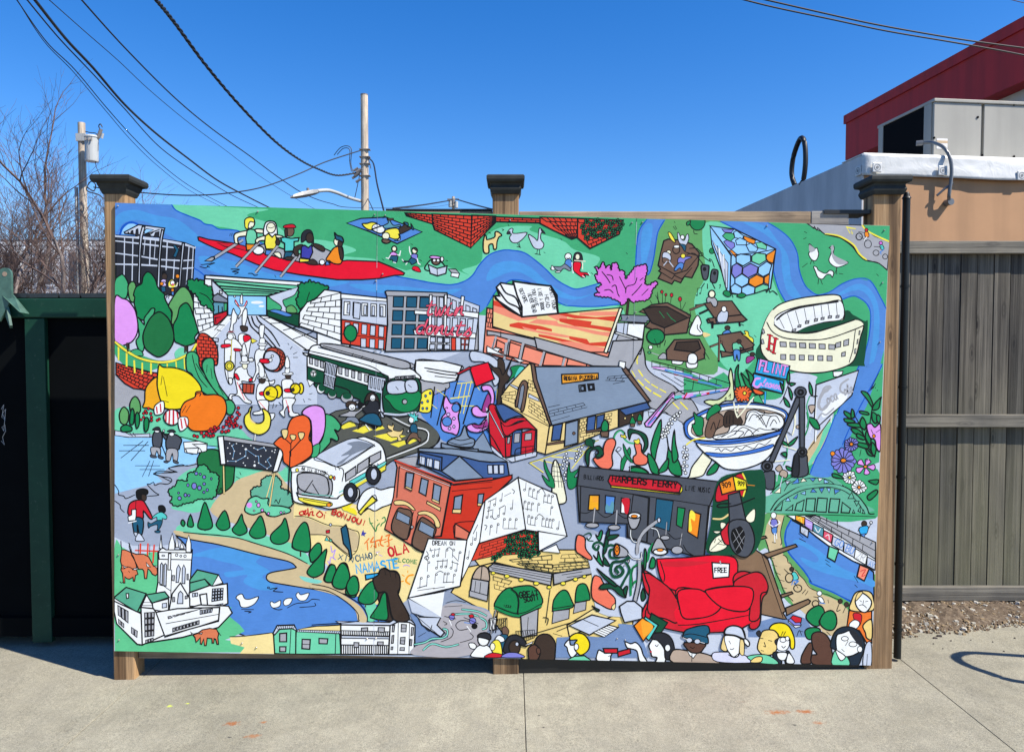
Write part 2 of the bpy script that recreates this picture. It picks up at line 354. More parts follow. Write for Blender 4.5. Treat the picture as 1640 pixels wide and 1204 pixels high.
# ---------------------------------------------------------------- bike rack (its curved shadow falls into view)
rk = empty('bike_rack', (3.1, -.3, 0), 0, 'black hooped metal bicycle rack standing on the pavement', 'bike rack')
def shadow_src(px, py, h):
    p = gpt(px, py); return p + SUN * (h / SUN.z)
hp = []
A = gpt(1533, 1054)
spts = [(1850,1106,.02),(1800,1103,.16),(1640,1092,.60),(1580,1076,.78),(1545,1063,.87),(1531,1053,.90),(1538,1047,.90),(1562,1045,.86),(1640,1050,.62),(1720,1054,.4),(1850,1060,.02)]
raw = [shadow_src(*q) - Vector((3.1, -.3, 0)) for q in spts]
def cr(P, n=6, closed=False):
    out = []; L = len(P)
    rng = range(L if closed else L - 1)
    for i in rng:
        if closed: a, b, c, d = P[i-1], P[i], P[(i+1) % L], P[(i+2) % L]
        else: a, b, c, d = P[max(i-1, 0)], P[i], P[i+1], P[min(i+2, L-1)]
        for k in range(n):
            t = k / n; out.append(.5*((2*b) + (c-a)*t + (2*a-5*b+4*c-d)*t*t + (3*b-a-3*c+d)*t**3))
    if not closed: out.append(P[-1])
    return out
MB().tube(cr(raw, 5), .019, 10).obj('hoop', PIPE, rk, smooth=True)
MB().tube([raw[0] + Vector((0,0,-.05)), raw[0] + Vector((0,0,-.03))], .06, 14).obj('foot', PIPE, rk)
MB().tube([raw[-1] + Vector((0,0,-.05)), raw[-1] + Vector((0,0,-.03))], .06, 14).obj('foot', PIPE, rk)

# ---------------------------------------------------------------- tan building on the right
TAN = plain('tan_render', (.46, .255, .13), .85, 0, .05, 4, .1)
def streak(mat, amt):
    t = mat.node_tree; b = t.nodes['Principled BSDF']; src = b.inputs['Base Color'].links[0].from_socket
    g = t.nodes.new('ShaderNodeNewGeometry'); mp = t.nodes.new('ShaderNodeMapping'); mp.inputs['Scale'].default_value = (3, 3, .25); t.links.new(g.outputs['Position'], mp.inputs['Vector'])
    n = t.nodes.new('ShaderNodeTexNoise'); n.inputs['Scale'].default_value = 2.0; n.inputs['Detail'].default_value = 6.0; t.links.new(mp.outputs[0], n.inputs['Vector'])
    r = t.nodes.new('ShaderNodeValToRGB'); r.color_ramp.elements[0].position = .35; r.color_ramp.elements[0].color = (1-amt,)*3 + (1,); r.color_ramp.elements[1].position = .6; r.color_ramp.elements[1].color = (1, 1, 1, 1)
    t.links.new(n.outputs[0], r.inputs[0]); m = t.nodes.new('ShaderNodeMixRGB'); m.blend_type = 'MULTIPLY'; m.inputs[0].default_value = 1
    t.links.new(src, m.inputs[1]); t.links.new(r.outputs[0], m.inputs[2]); t.links.new(m.outputs[0], b.inputs['Base Color'])
streak(TAN, .14)
SIDE = NT('grey_side_render'); g_ = SIDE.n('NewGeometry'); mp = SIDE.n('Mapping'); mp.inputs['Scale'].default_value = (2, 2, .5); SIDE.l(g_.outputs['Position'], mp.inputs['Vector'])
n_ = SIDE.n('TexNoise', Scale=2.0, Detail=5.0, Roughness=.65); SIDE.l(mp.outputs[0], n_.inputs['Vector'])
SIDE.l(SIDE.ramp(n_.outputs[0], [(.3, (.42, .43, .44)), (.7, (.6, .6, .6))]), SIDE.b.inputs['Base Color']); SIDE.b.inputs['Roughness'].default_value = .8
MEMB = NT('white_membrane'); g_ = MEMB.n('NewGeometry'); n_ = MEMB.n('TexNoise', Scale=5.0, Detail=4.0, Distortion=2.0); MEMB.l(g_.outputs['Position'], n_.inputs['Vector'])
MEMB.l(MEMB.ramp(n_.outputs[0], [(.3, (.58, .58, .56)), (.7, (.68, .68, .66))]), MEMB.b.inputs['Base Color']); MEMB.b.inputs['Roughness'].default_value = .45; MEMB.bump(n_.outputs[0], .25, .02)
MET = plain('beige_metal', (.35, .33, .28), .5, 0, .05, 3, .03)
DARKG = plain('coil_grille', (.003, .0035, .005), .9, 0, .3, 60, .1, .1)
C0 = pt(1382, 248, 3.5)
u = (pt(1640, 256, 3.5)); 
ang = math.atan2(138, 1184)          # building is turned by this much
bd = empty('building', (C0.x, 3.5, 0), -ang, 'tan one storey building with a white roof edge behind the wooden fence', 'building')
bd.rotation_euler.z = ang * 1.0
ZT = C0.z
# local x runs along the front, local y to the back
MB().box(.014, 9, 0, .3, -.4, ZT - .002).obj('front_wall', TAN, bd)
MB().box(-.004, .012, -.002, 6.2, -.4, ZT - .002).obj('side_wall', SIDE.m, bd)
MB().box(-.012, 9, -.03, .34, ZT - .0, ZT + .012).obj('coping', MEMB.m, bd, bevel=.005)
# wrinkled membrane band
m = MB(); N = 90; K = 8
for i in range(N+1):
    x = -.03 + 9.03*i/N
    sag = .045 * math.exp(-((x - 1.35)/.42)**2)
    for j in range(K+1):
        t = j / K; z = ZT + .004 - (.20 + sag*.35) * t
        y = -.035 - .009*noise.noise(Vector((x*3.2, t*2.5 + x, 0))) - .006*noise.noise(Vector((x*9, t*3, 4))) - (sag*.6*t)
        m.v.append((x, y, z))
for i in range(N):
    for j in range(K):
        a = i*(K+1)+j; m.f.append((a, a+1, a+K+2, a+K+1))
mm = m.obj('roof_membrane', MEMB.m, bd, smooth=True); so_ = mm.modifiers.new('s', 'SOLIDIFY'); so_.thickness = .004
PLATE = plain('fixing_plate', (.62, .62, .6), .4, 0, .08, 20, .05)
PL2 = plain('plate_screw', (.2, .2, .2), .5)
def plate(x, y, z, rot=0):
    o = MB().box(-.045, .045, -.012, 0, -.045, .045).obj('fixing_plate', PLATE, bd, bevel=.008, loc=(x, y, z)); o.rotation_euler.z = rot
    MB().add([(.032*math.cos(a)*q, -.0135, .032*math.sin(a)*q) for q in (1, .82) for a in [6.283*i/16 for i in range(16)]], [(i, (i+1) % 16, 16+(i+1) % 16, 16+i) for i in range(16)]).obj('ring', PL2, o)
    MB().add([(.014*math.cos(a), -.0138, .014*math.sin(a)) for a in [6.283*i/10 for i in range(10)]], [tuple(range(10))]).obj('screw', PL2, o)
def bl(px, py, y=-.045):
    """pixel -> local point on the building's front plane (local y)"""
    M = bd.matrix_basis.inverted() if False else (Matrix.Translation(bd.location) @ Matrix.Rotation(bd.rotation_euler.z, 4, 'Z')).inverted()
    a = M @ CAM; b = M @ pt(px, py, 5.0); d = b - a; t = (y - a.y) / d.y; return a + d*t
def bs(px, py, x=0):
    M = (Matrix.Translation(bd.location) @ Matrix.Rotation(bd.rotation_euler.z, 4, 'Z')).inverted()
    a = M @ CAM; b = M @ pt(px, py, 5.0); d = b - a; t = (x - a.x) / d.x; return a + d*t
for px, py in ((1403, 269), (1508, 274), (1634, 282)):
    p = bl(px, py); plate(p.x, -.055, p.z)
for k_ in range(3): plate(3.4 + 1.3*k_, -.055, ZT - .12)
p = bs(1376, 274, -.01); plate(-.012, p.y, p.z, math.pi/2*-1)
# gooseneck pipe with its end fittings
GP = plain('grey_conduit', (.16, .165, .17), .4, .3, .1, 10, .02)
pp = [bl(1478, 229, .30), bl(1490, 228, .22), bl(1502, 231, .05), bl(1513, 238, -.03), bl(1521, 252, -.075), bl(1524, 270, -.085), bl(1523, 290, -.085), bl(1520, 312, -.08), bl(1520, 324, -.04)]
gn = MB().tube(cr(pp, 5), .0165, 10).obj('gooseneck_pipe', GP, bd, smooth=True)
MB().tube([pp[-1] + Vector((0, .04, 0)), pp[-1] - Vector((0, .03, 0))], .032, 12).obj('flange', GP, gn)
e = bl(1523, 297, -.085); MB().tube([e + Vector((.02,0,.02)), e + Vector((-.05,.02,-.03)), e + Vector((-.11,.04,-.09))], .012, 6).obj('cleat', GP, gn)
MB().tube([pp[0], pp[0] + Vector((-.05, .03, 0))], .026, 10).obj('fitting', GP, gn)
# rooftop unit
un = empty('rooftop_unit', bd.location, 0, 'beige metal rooftop air conditioning unit with a dark coil side', 'air conditioner'); un.rotation_euler.z = bd.rotation_euler.z
fy = .35
a = bl(1496, 250, fy); b = bl(1495, 158, fy); c = bl(1572, 250, fy)
X0 = b.x; ZU = b.z; ZL = ZT + .03
bk = bs(1405, 207, X0); Lb = bk.y
MB().box(X0 + .03, X0 + 2.6, fy + .03, Lb - .02, ZL + .03, ZU - .03).obj('cabinet', MET, un)
MB().box(X0 + .0, X0 + 2.62, fy - .015, Lb, ZU - .03, ZU).obj('top_tray', MET, un, bevel=.004)
MB().box(X0 + .0, X0 + 2.62, fy - .0, Lb, ZL, ZL + .035).obj('base_frame', MET, un, bevel=.004)
q1 = c.x
MB().box(X0 + .012, q1 - .012, fy, fy + .028, ZL + .038, ZU - .034).obj('access_panel', MET, un, bevel=.004)
MB().box(q1 + .02, q1 + .95, fy, fy + .028, ZL + .038, ZU - .034).obj('access_panel', MET, un, bevel=.004)
MB().box(X0 + .002, X0 + .028, fy + .03, fy + .14, ZL + .036, ZU - .031).obj('corner_post', MET, un)
MB().box(X0 + .002, X0 + .028, Lb - .1, Lb - .02, ZL + .036, ZU - .031).obj('corner_post', MET, un)
MB().box(X0 + .01, X0 + .028, fy + .142, Lb - .102, ZL + .036, ZU - .031).obj('coil_grille', DARKG, un)
s0 = bl(1500, 222, fy); s1 = bl(1517, 239, fy)
st_ = MB().box(s0.x, s1.x, fy - .003, fy, s1.z, s0.z).obj('sticker', plain('sticker_white', (.75, .72, .68), .5), un)
MB().box(s0.x, s1.x, fy - .0045, fy - .003, s0.z - .045, s0.z - .02).obj('sticker_band', plain('sticker_tan', (.5, .35, .2), .5), st_)
for px, py in ((1566, 188), (1496, 221), (1573, 249), (1624, 168), (1624, 251), (1579, 164)):
    p = bl(px, py, fy - .004); MB().tube([(p.x, fy - .008, p.z), (p.x, fy, p.z)], .012, 8).obj('screw', DARKG, un)
# red parapet part of the building behind
RED = plain('red_render', (.42, .012, .014), .7, 0, .06, 3, .05)
streak(RED, .25); streak(MET, .12)
RP = pt(1355, 186, 10.0)
rb = empty('building', (RP.x, 10.0, 0), 0, 'taller building part with a dark red roof band behind the rooftop unit', 'building'); rb.rotation_euler.z = ang
z1 = RP.z; z0 = pt(1355, 257, 10.0).z
MB().box(0, 8, -4.9, 0, z0, z1).obj('roof_band', RED, rb)
MB().box(-.03, 8.03, -4.93, .03, z1 - .14, z1 + .01).obj('band_cap', RED, rb)
MB().box(.25, 7.8, -4.7, -.2, -.4, z0).obj('wall', plain('grey_wall_render', (.42, .42, .41), .8, 0, .06, 3), rb)
for k_ in range(3): MB().box(.244, .25, -4.3 + 1.35*k_, -4.285 + 1.35*k_, 3.0, z0 - .001).obj('wall_joint', DARKG, rb)
# black cable hoop on the roof edge
pc = [bs(x, y, .02) for x, y in ((1273, 297), (1268, 280), (1270, 255), (1277, 232), (1284, 221), (1289, 232), (1290, 260), (1287, 287), (1283, 296))]
hp_ = MB()
M_ = Matrix.Translation(bd.location) @ Matrix.Rotation(bd.rotation_euler.z, 4, 'Z')
wp = [M_ @ p for p in cr(pc, 5)]
base = wp[0].copy()
ho = empty('cable_hoop', base, 0, 'looped black cable standing up from the grey roof edge', 'cable')
MB().tube([p - base for p in wp], .028, 8).obj('cable', BLACKP, ho, smooth=True)
MB().tube([p - base + Vector((.02, .06, .015)) for p in wp[3:28]], .02, 8).obj('cable', BLACKP, ho, smooth=True)

# ---------------------------------------------------------------- poles and wires
POLE = wood('pole_wood', (.42, .35, .28), (.6, .54, .46), (.2, .16, .12), 'z', .5, .85, False)
GREYM = plain('grey_transformer', (.42, .43, .42), .4, 0, .06, 5, .02)
CER = plain('insulator', (.2, .18, .17), .4)
WIRE = plain('wire_black', (.012, .012, .014), .6, 0, .1, 5, 0)
def pole(px0, px1, py, Y, label):
    a, b = pt(px0, py, Y), pt(px1, py, Y); r = (b.x - a.x) / 2; cx = (a.x + b.x)/2
    o = empty('utility_pole', (cx, Y, 0), 0, label, 'utility pole')
    MB().tube([(0,0,-.4), (0,0,a.z*.5), (0,0,a.z)], r*1.12, 14, r*.92).obj('shaft', POLE, o, smooth=False)
    return o, cx, r
tp, tx, tr = pole(124.5, 136.5, 197, 16, 'wooden utility pole carrying a grey transformer behind the bare trees')
def L(px, py, o, Y): p = pt(px, py, Y); return p - o.location
T0, T1 = L(147, 259, tp, 15.7), L(147, 222, tp, 15.7)
tk = MB().tube([T0, T0 + Vector((0,0,.03)), T1, T1 + Vector((0,0,.02))], .155, 20, .165).obj('transformer', GREYM, tp, smooth=False)
MB().tube([T1 + Vector((0,0,.02)), T1 + Vector((0,0,.05)), T1 + Vector((0,0,.07))], .18, 20, .15).obj('lid', GREYM, tk)
for dx_ in (-.06, .02, .09): MB().tube([T1 + Vector((dx_, -.17, -.02)), T1 + Vector((dx_, -.19, -.1))], .018, 8).obj('bushing', CER, tk)
MB().box(-tr*1.03, tr*1.5, -tr*1.12, tr*.6, L(130, 224, tp, 15.8).z, L(130, 212, tp, 15.8).z).obj('bracket', GREYM, tp)
c0, c1 = L(157, 221, tp, 15.7), L(162, 207, tp, 15.7)
fu = MB().tube([c0, c1], .045, 8).obj('fuse_cutout', CER, tp)
MB().tube([L(163, 222, tp, 15.7), L(165, 214, tp, 15.7)], .03, 8).obj('fuse_barrel', GREYM, fu)
MB().tube(cr([L(137, 211, tp, 15.7), L(146, 213, tp, 15.7), L(154, 214, tp, 15.7), L(157, 221, tp, 15.7)], 4), .012, 5).obj('lead', WIRE, tp)
MB().tube(cr([L(160, 207, tp, 15.7), L(158, 202, tp, 15.7), L(161, 199, tp, 15.7), L(164, 204, tp, 15.7)], 4), .014, 5).obj('lead', WIRE, tp)
MB().tube(cr([L(156, 222, tp, 15.7), L(157, 240, tp, 15.7), L(153, 262, tp, 15.7), L(160, 280, tp, 15.7)], 4), .009, 5).obj('lead', WIRE, tp)
MB().tube([(-.17, 0, -.4), (-.17, 0, L(118, 300, tp, 16).z)], .045, 8).obj('riser_pipe', GREYM, tp)
MB().tube(cr([L(140, 300, tp, 15.7), L(150, 306, tp, 15.7), L(153, 296, tp, 15.7), L(145, 291, tp, 15.7), L(139, 305, tp, 15.7), L(158, 312, tp, 15.7), L(165, 318, tp, 15.7)], 5), .016, 5).obj('cable_coil', WIRE, tp)

lp, lx, lr = pole(577, 589.5, 153, 17, 'pale wooden utility pole with a street lamp arm behind the mural')
MB().tube([(0,0,L(583,153,lp,17).z), (0,0,L(583,151.5,lp,17).z)], lr*.96, 14).obj('pole_top', CER, lp)
am = MB().tube(cr([L(577, 322, lp, 17), L(560, 317, lp, 16.2), L(540, 309, lp, 15.4), L(525, 305, lp, 15), L(508, 306, lp, 14.7)], 5), .045, 8).obj('lamp_arm', GREYM, lp, smooth=True)
a0, a1 = L(510, 307, lp, 14.7), L(465, 317, lp, 14.2)
hd = MB(); d = (a1 - a0)
for t, hw, hh in ((0, .05, .045), (.15, .09, .06), (.5, .13, .06), (.85, .11, .035), (1, .03, .015)):
    c = a0 + d*t; hd.v += [tuple(c + Vector(q)) for q in ((0,-hw,-hh*.6),(0,hw,-hh*.6),(0,hw*.8,hh),(0,-hw*.8,hh))]
hd.f = [(4*i+k, 4*i+(k+1) % 4, 4*i+4+(k+1) % 4, 4*i+4+k) for i in range(4) for k in range(4)] + [(3,2,1,0),(16,17,18,19)]
lh = hd.obj('lamp_head', plain('lamp_metal', (.3, .3, .29), .5, .2), lp); MB().tube([a0 + d*.38 + Vector((0,0,.06)), a0 + d*.38 + Vector((0,0,.14))], .035, 8).obj('photocell', CER, lh)
for px, py, r_ in ((572, 280, .05), (575, 275, .06), (568, 284, .035), (570, 272, .03), (574, 290, .035)):
    p = L(px, py, lp, 16.8); MB().tube([p - Vector((.07,0,.03)), p + Vector((.06,0,.05))], r_, 7).obj('insulator', CER, lp)
for py in (240, 252, 263, 282): MB().box(-lr*1.2, lr*1.5, -lr*1.15, lr*.5, L(583, py+1, lp, 17).z, L(583, py, lp, 17).z).obj('band', CER, lp)
for pts_ in ([(577,275),(572,300),(568,318)], [(589,250),(592,262),(594,270)], [(535,249),(545,237),(556,234),(563,240),(562,262),(567,280)], [(540,248),(550,238),(560,240),(560,258),(563,275)]):
    MB().tube(cr([L(x_, y_, lp, 16.9) for x_, y_ in pts_], 5), .011, 5).obj('lead', WIRE, lp)
dp, dpx, dr = pole(723.5, 728.5, 315, 60, 'far off utility pole with small transformers seen over the mural')
for dxp, py0, py1 in ((-4.5, 332, 322), (4.5, 333, 323), (0, 326, 319)):
    MB().tube([L(726 + dxp, py0, dp, 59.5), L(726 + dxp, py1, dp, 59.5)], .17, 10).obj('transformer', GREYM if dxp else CER, dp)
MB().box(-.5, .5, -.2, -.1, L(726, 321, dp, 60).z, L(726, 319, dp, 60).z).obj('crossarm', CER, dp)
MB().box(-.4, .4, -.2, -.1, L(726, 331, dp, 60).z, L(726, 329, dp, 60).z).obj('crossarm', CER, dp)

def wire(pts, r, label, twist=False, ext=None):
    P = cr([pt(*p) for p in pts], 8); base = P[0].copy()
    o = empty('overhead_wire', base, 0, label, 'wire')
    if twist:
        for s_ in (0, 2.1, 4.2):
            Q = [p - base + Vector((math.cos(i*1.15 + s_), 0, math.sin(i*1.15 + s_)))*r*.85 for i, p in enumerate(cr([pt(*p) for p in pts], 14))]
            MB().tube(Q, r*.62, 5).obj('strand', WIRE, o, smooth=True)
    else: MB().tube([p - base for p in P], r, 6).obj('strand', WIRE, o, smooth=True)
wire([(24,-4,5.5),(75,68,7),(120,112,8),(170,172,9.3),(215,222,10.8),(260,265,13),(310,302,16),(372,335,20),(400,350,22)], .008, 'leftmost thin black wire of those sloping down to the mural top')
wire([(20,-12,5.5),(70,66,7),(118,116,8),(168,176,9.3),(212,227,10.8),(255,268,13),(305,306,16),(362,335,20),(390,352,22)], .006, 'thin black wire running just under the leftmost sloping wire')
wire([(40,-4,5.5),(95,62,7),(150,120,8.2),(200,175,9.8),(255,235,12),(310,275,14.5),(370,312,18),(415,333,21),(440,345,23)], .010, 'black wire left of the thickest straight cable')
wire([(51,-6,5.5),(105,62,7),(150,110,8.2),(200,168,9.8),(250,214,12),(300,253,14.5),(350,290,17),(400,317,20),(432,333,22),(450,342,24)], .021, 'thickest straight black cable sloping down from the upper left')
wire([(74,-4,5.5),(135,50,7),(190,98,8.2),(240,145,9.8),(300,195,12),(360,240,14.5),(420,285,17),(480,322,20),(515,340,22)], .006, 'faint thin wire right of the thickest straight cable')
wire([(127,-4,5.5),(200,77,7),(280,157,9),(340,207,11),(400,250,13),(450,287,15),(490,312,17),(530,326,19),(578,333,22),(690,332,40),(726,326,60)], .011, 'long black wire passing behind the street lamp head')
wire([(247,-4,5.0),(280,37,6),(330,105,7.5),(385,170,9),(440,226,11),(480,256,13),(510,271,15),(540,281,16.2),(575,276,16.9)], .019, 'twisted thick black cable ending at the street lamp pole', True)
wire([(150,300,15.6),(230,309,15),(300,313,14.6),(360,310,14.8),(420,300,15.2),(480,278,15.8),(520,260,16.3),(578,241,16.9)], .016, 'black cable drooping from the transformer pole to the lamp pole')
wire([(589,253,17),(598,262,15),(604,295,13),(614,335,11),(620,360,10)], .018, 'short black cable dropping steeply right of the lamp pole')
wire([(589,318,17),(597,335,15),(600,345,14)], .012, 'very short dark cable at the foot of the lamp pole')
wire([(630,334,30),(680,328,45),(722,321,60)], .05, 'distant wire left of the far off pole')
wire([(730,319,60),(760,328,50),(795,337,40)], .05, 'distant wire right of the far off pole')
wire([(1180,-3,2.2),(1240,12,2.25),(1330,31,2.3),(1420,50,2.35),(1520,67,2.4),(1600,81,2.45),(1660,93,2.5)], .006, 'lower of two black wires crossing the upper right sky')
wire([(1200,-6,2.0),(1300,17,2.05),(1400,39,2.1),(1500,57,2.15),(1570,68,2.2),(1660,80,2.25)], .006, 'upper of two black wires crossing the upper right sky')
wire([(1600,-5,6),(1640,5,6.3),(1680,14,6.6)], .005, 'thin wire clipping the top right corner of the sky')

# ---------------------------------------------------------------- white house behind the trees
SID = plain('white_siding', (.78, .79, .8), .6, 0, .05, 3, .02)
HY = 27.0
hs_ = empty('house', (-17, HY, 0), 0, 'white clapboard house seen through the bare trees', 'house')
def hl(px, py): p = pt(px, py, HY); return p.x + 17, p.z
xl, zt_ = hl(-160, 384); xr, _ = hl(196, 384); zb_ = -.4
m = MB(); m.box(xl, xr, .06, 8, zb_, zt_)
m.obj('wall', SID, hs_)
z = 1.0; 
sm = bpy.data.meshes.new('clapboard'); bx = MB().box(xl, xr, 0, .06, 0, .165); 
sm.from_pydata([(a, b if c > .1 else b - .02*(b < .01), c) for a, b, c in bx.v], [], bx.f); sm.materials.append(SID)
while z < zt_ - .1:
    o = bpy.data.objects.new('clapboard', sm); COL.objects.link(o); o.parent = hs_; o.location = (0, 0, z); z += .175
MB().add([(xl-.1, -.03, zt_), (xr+.1, -.03, zt_), (xr+.1, 4, zt_+.5), (xl-.1, 4, zt_+.5), (xr+.1, 8.1, zt_), (xl-.1, 8.1, zt_)], [(0,1,2,3),(3,2,4,5),(0,3,5),(1,4,2)]).obj('roof', plain('pale_roof', (.5,.5,.52), .8), hs_)
GL = plain('dark_glass', (.05, .07, .1), .15, 0, .2, 3, 0)
for px in (-60, 8, 62, 112):
    a, b = hl(px, 455), hl(px + 22, 405)
    wn = MB().box(a[0]-.1, b[0]+.1, -.05, .0, a[1]-.1, b[1]+.1).obj('window', plain('window_trim', (.75,.75,.75), .5), hs_)
    MB().box(a[0], b[0], -.06, -.05, a[1], b[1]).obj('pane', GL, wn)

# ---------------------------------------------------------------- bare trees
BARK = plain('grey_bark', (.23, .19, .175), .9, 0, .25, 6, .5)
TWIG = plain('twig_bark', (.12, .078, .066), .9, 0, .2, 6, .1)
def tree(px, Y, h, seed, label, lean=0, spread=1.0, r0=.11, depth=6):
    random.seed(seed); b = pt(px, 470, Y); o = empty('bare_tree', (b.x, Y, 0), 0, label, 'tree', None)
    big, small = MB(), MB()
    def br(p, d, ln, r, lv):
        n = 5 if lv < 3 else 3; pts_ = [p]; q = p.copy(); dd = d.copy(); up = .10 if lv < 4 else .03
        for i in range(n):
            dd = (dd + Vector((random.gauss(0,.13), random.gauss(0,.13), random.gauss(up,.08)))).normalized(); q = q + dd*ln/n; pts_.append(q.copy())
        r1 = r*(.66 if lv < 4 else .5)
        (big if lv < 2 else small).tube(pts_, r, 7 if lv < 2 else (4 if lv < 4 else 3), r1, caps=False)
        if lv >= depth: return
        k = 5 if lv < 2 else (4 if lv < 4 else 3)
        for j in range(k):
            t = 1.0 if j == 0 else random.uniform(.3, .98); idx = min(n, max(1, int(round(t*n)))); s = pts_[idx]
            a = random.uniform(0, 6.283); sp = random.uniform(.55, 1.15)*spread if j else random.uniform(.1, .3)
            side = Vector((math.cos(a), math.sin(a)*.8, random.uniform(-.1, .15)))
            nd = (dd + side*sp).normalized()
            br(s, nd, ln*(random.uniform(.66, .8) if j == 0 else random.uniform(.42, .72)), max(.0035, r1*(1 if j == 0 else .62)), lv+1)
    br(Vector((0,0,-.4)), Vector((lean, 0, 1)).normalized(), h*.34, r0, 0)
    big.obj('trunk', BARK, o, smooth=True); small.obj('crown', TWIG, o)
tree(42, 13, 7.6, 3, 'bare purple brown tree second from the left edge, left of the two thick stems', -.05, .9, .085)
tree(68, 14.5, 8.2, 11, 'tallest bare tree left of the transformer pole', .02, .85, .085)
tree(94, 16.5, 7.6, 8, 'bare tree directly left of the transformer pole', .03, .9, .06)
tree(12, 12.5, 7.4, 21, 'leftmost bare tree, cut off by the edge of the picture', -.1, 1.0, .06)
tree(152, 18, 5.6, 31, 'low bushy bare tree between the transformer pole and the left mural post', .02, 1.15, .05)
tree(120, 19, 5.0, 41, 'small tangled bare tree behind the transformer pole', 0, 1.2, .05)
tree(80, 20, 6.5, 61, 'bare tree far behind the others, in front of the white house', .02, 1.1, .05)
tree(30, 19, 6.0, 71, 'bare bushy tree behind the two leftmost ones', .02, 1.1, .05)
tree(-50, 14, 7.0, 51, 'bare tree standing left of the leftmost one', .05, 1.0, .07)

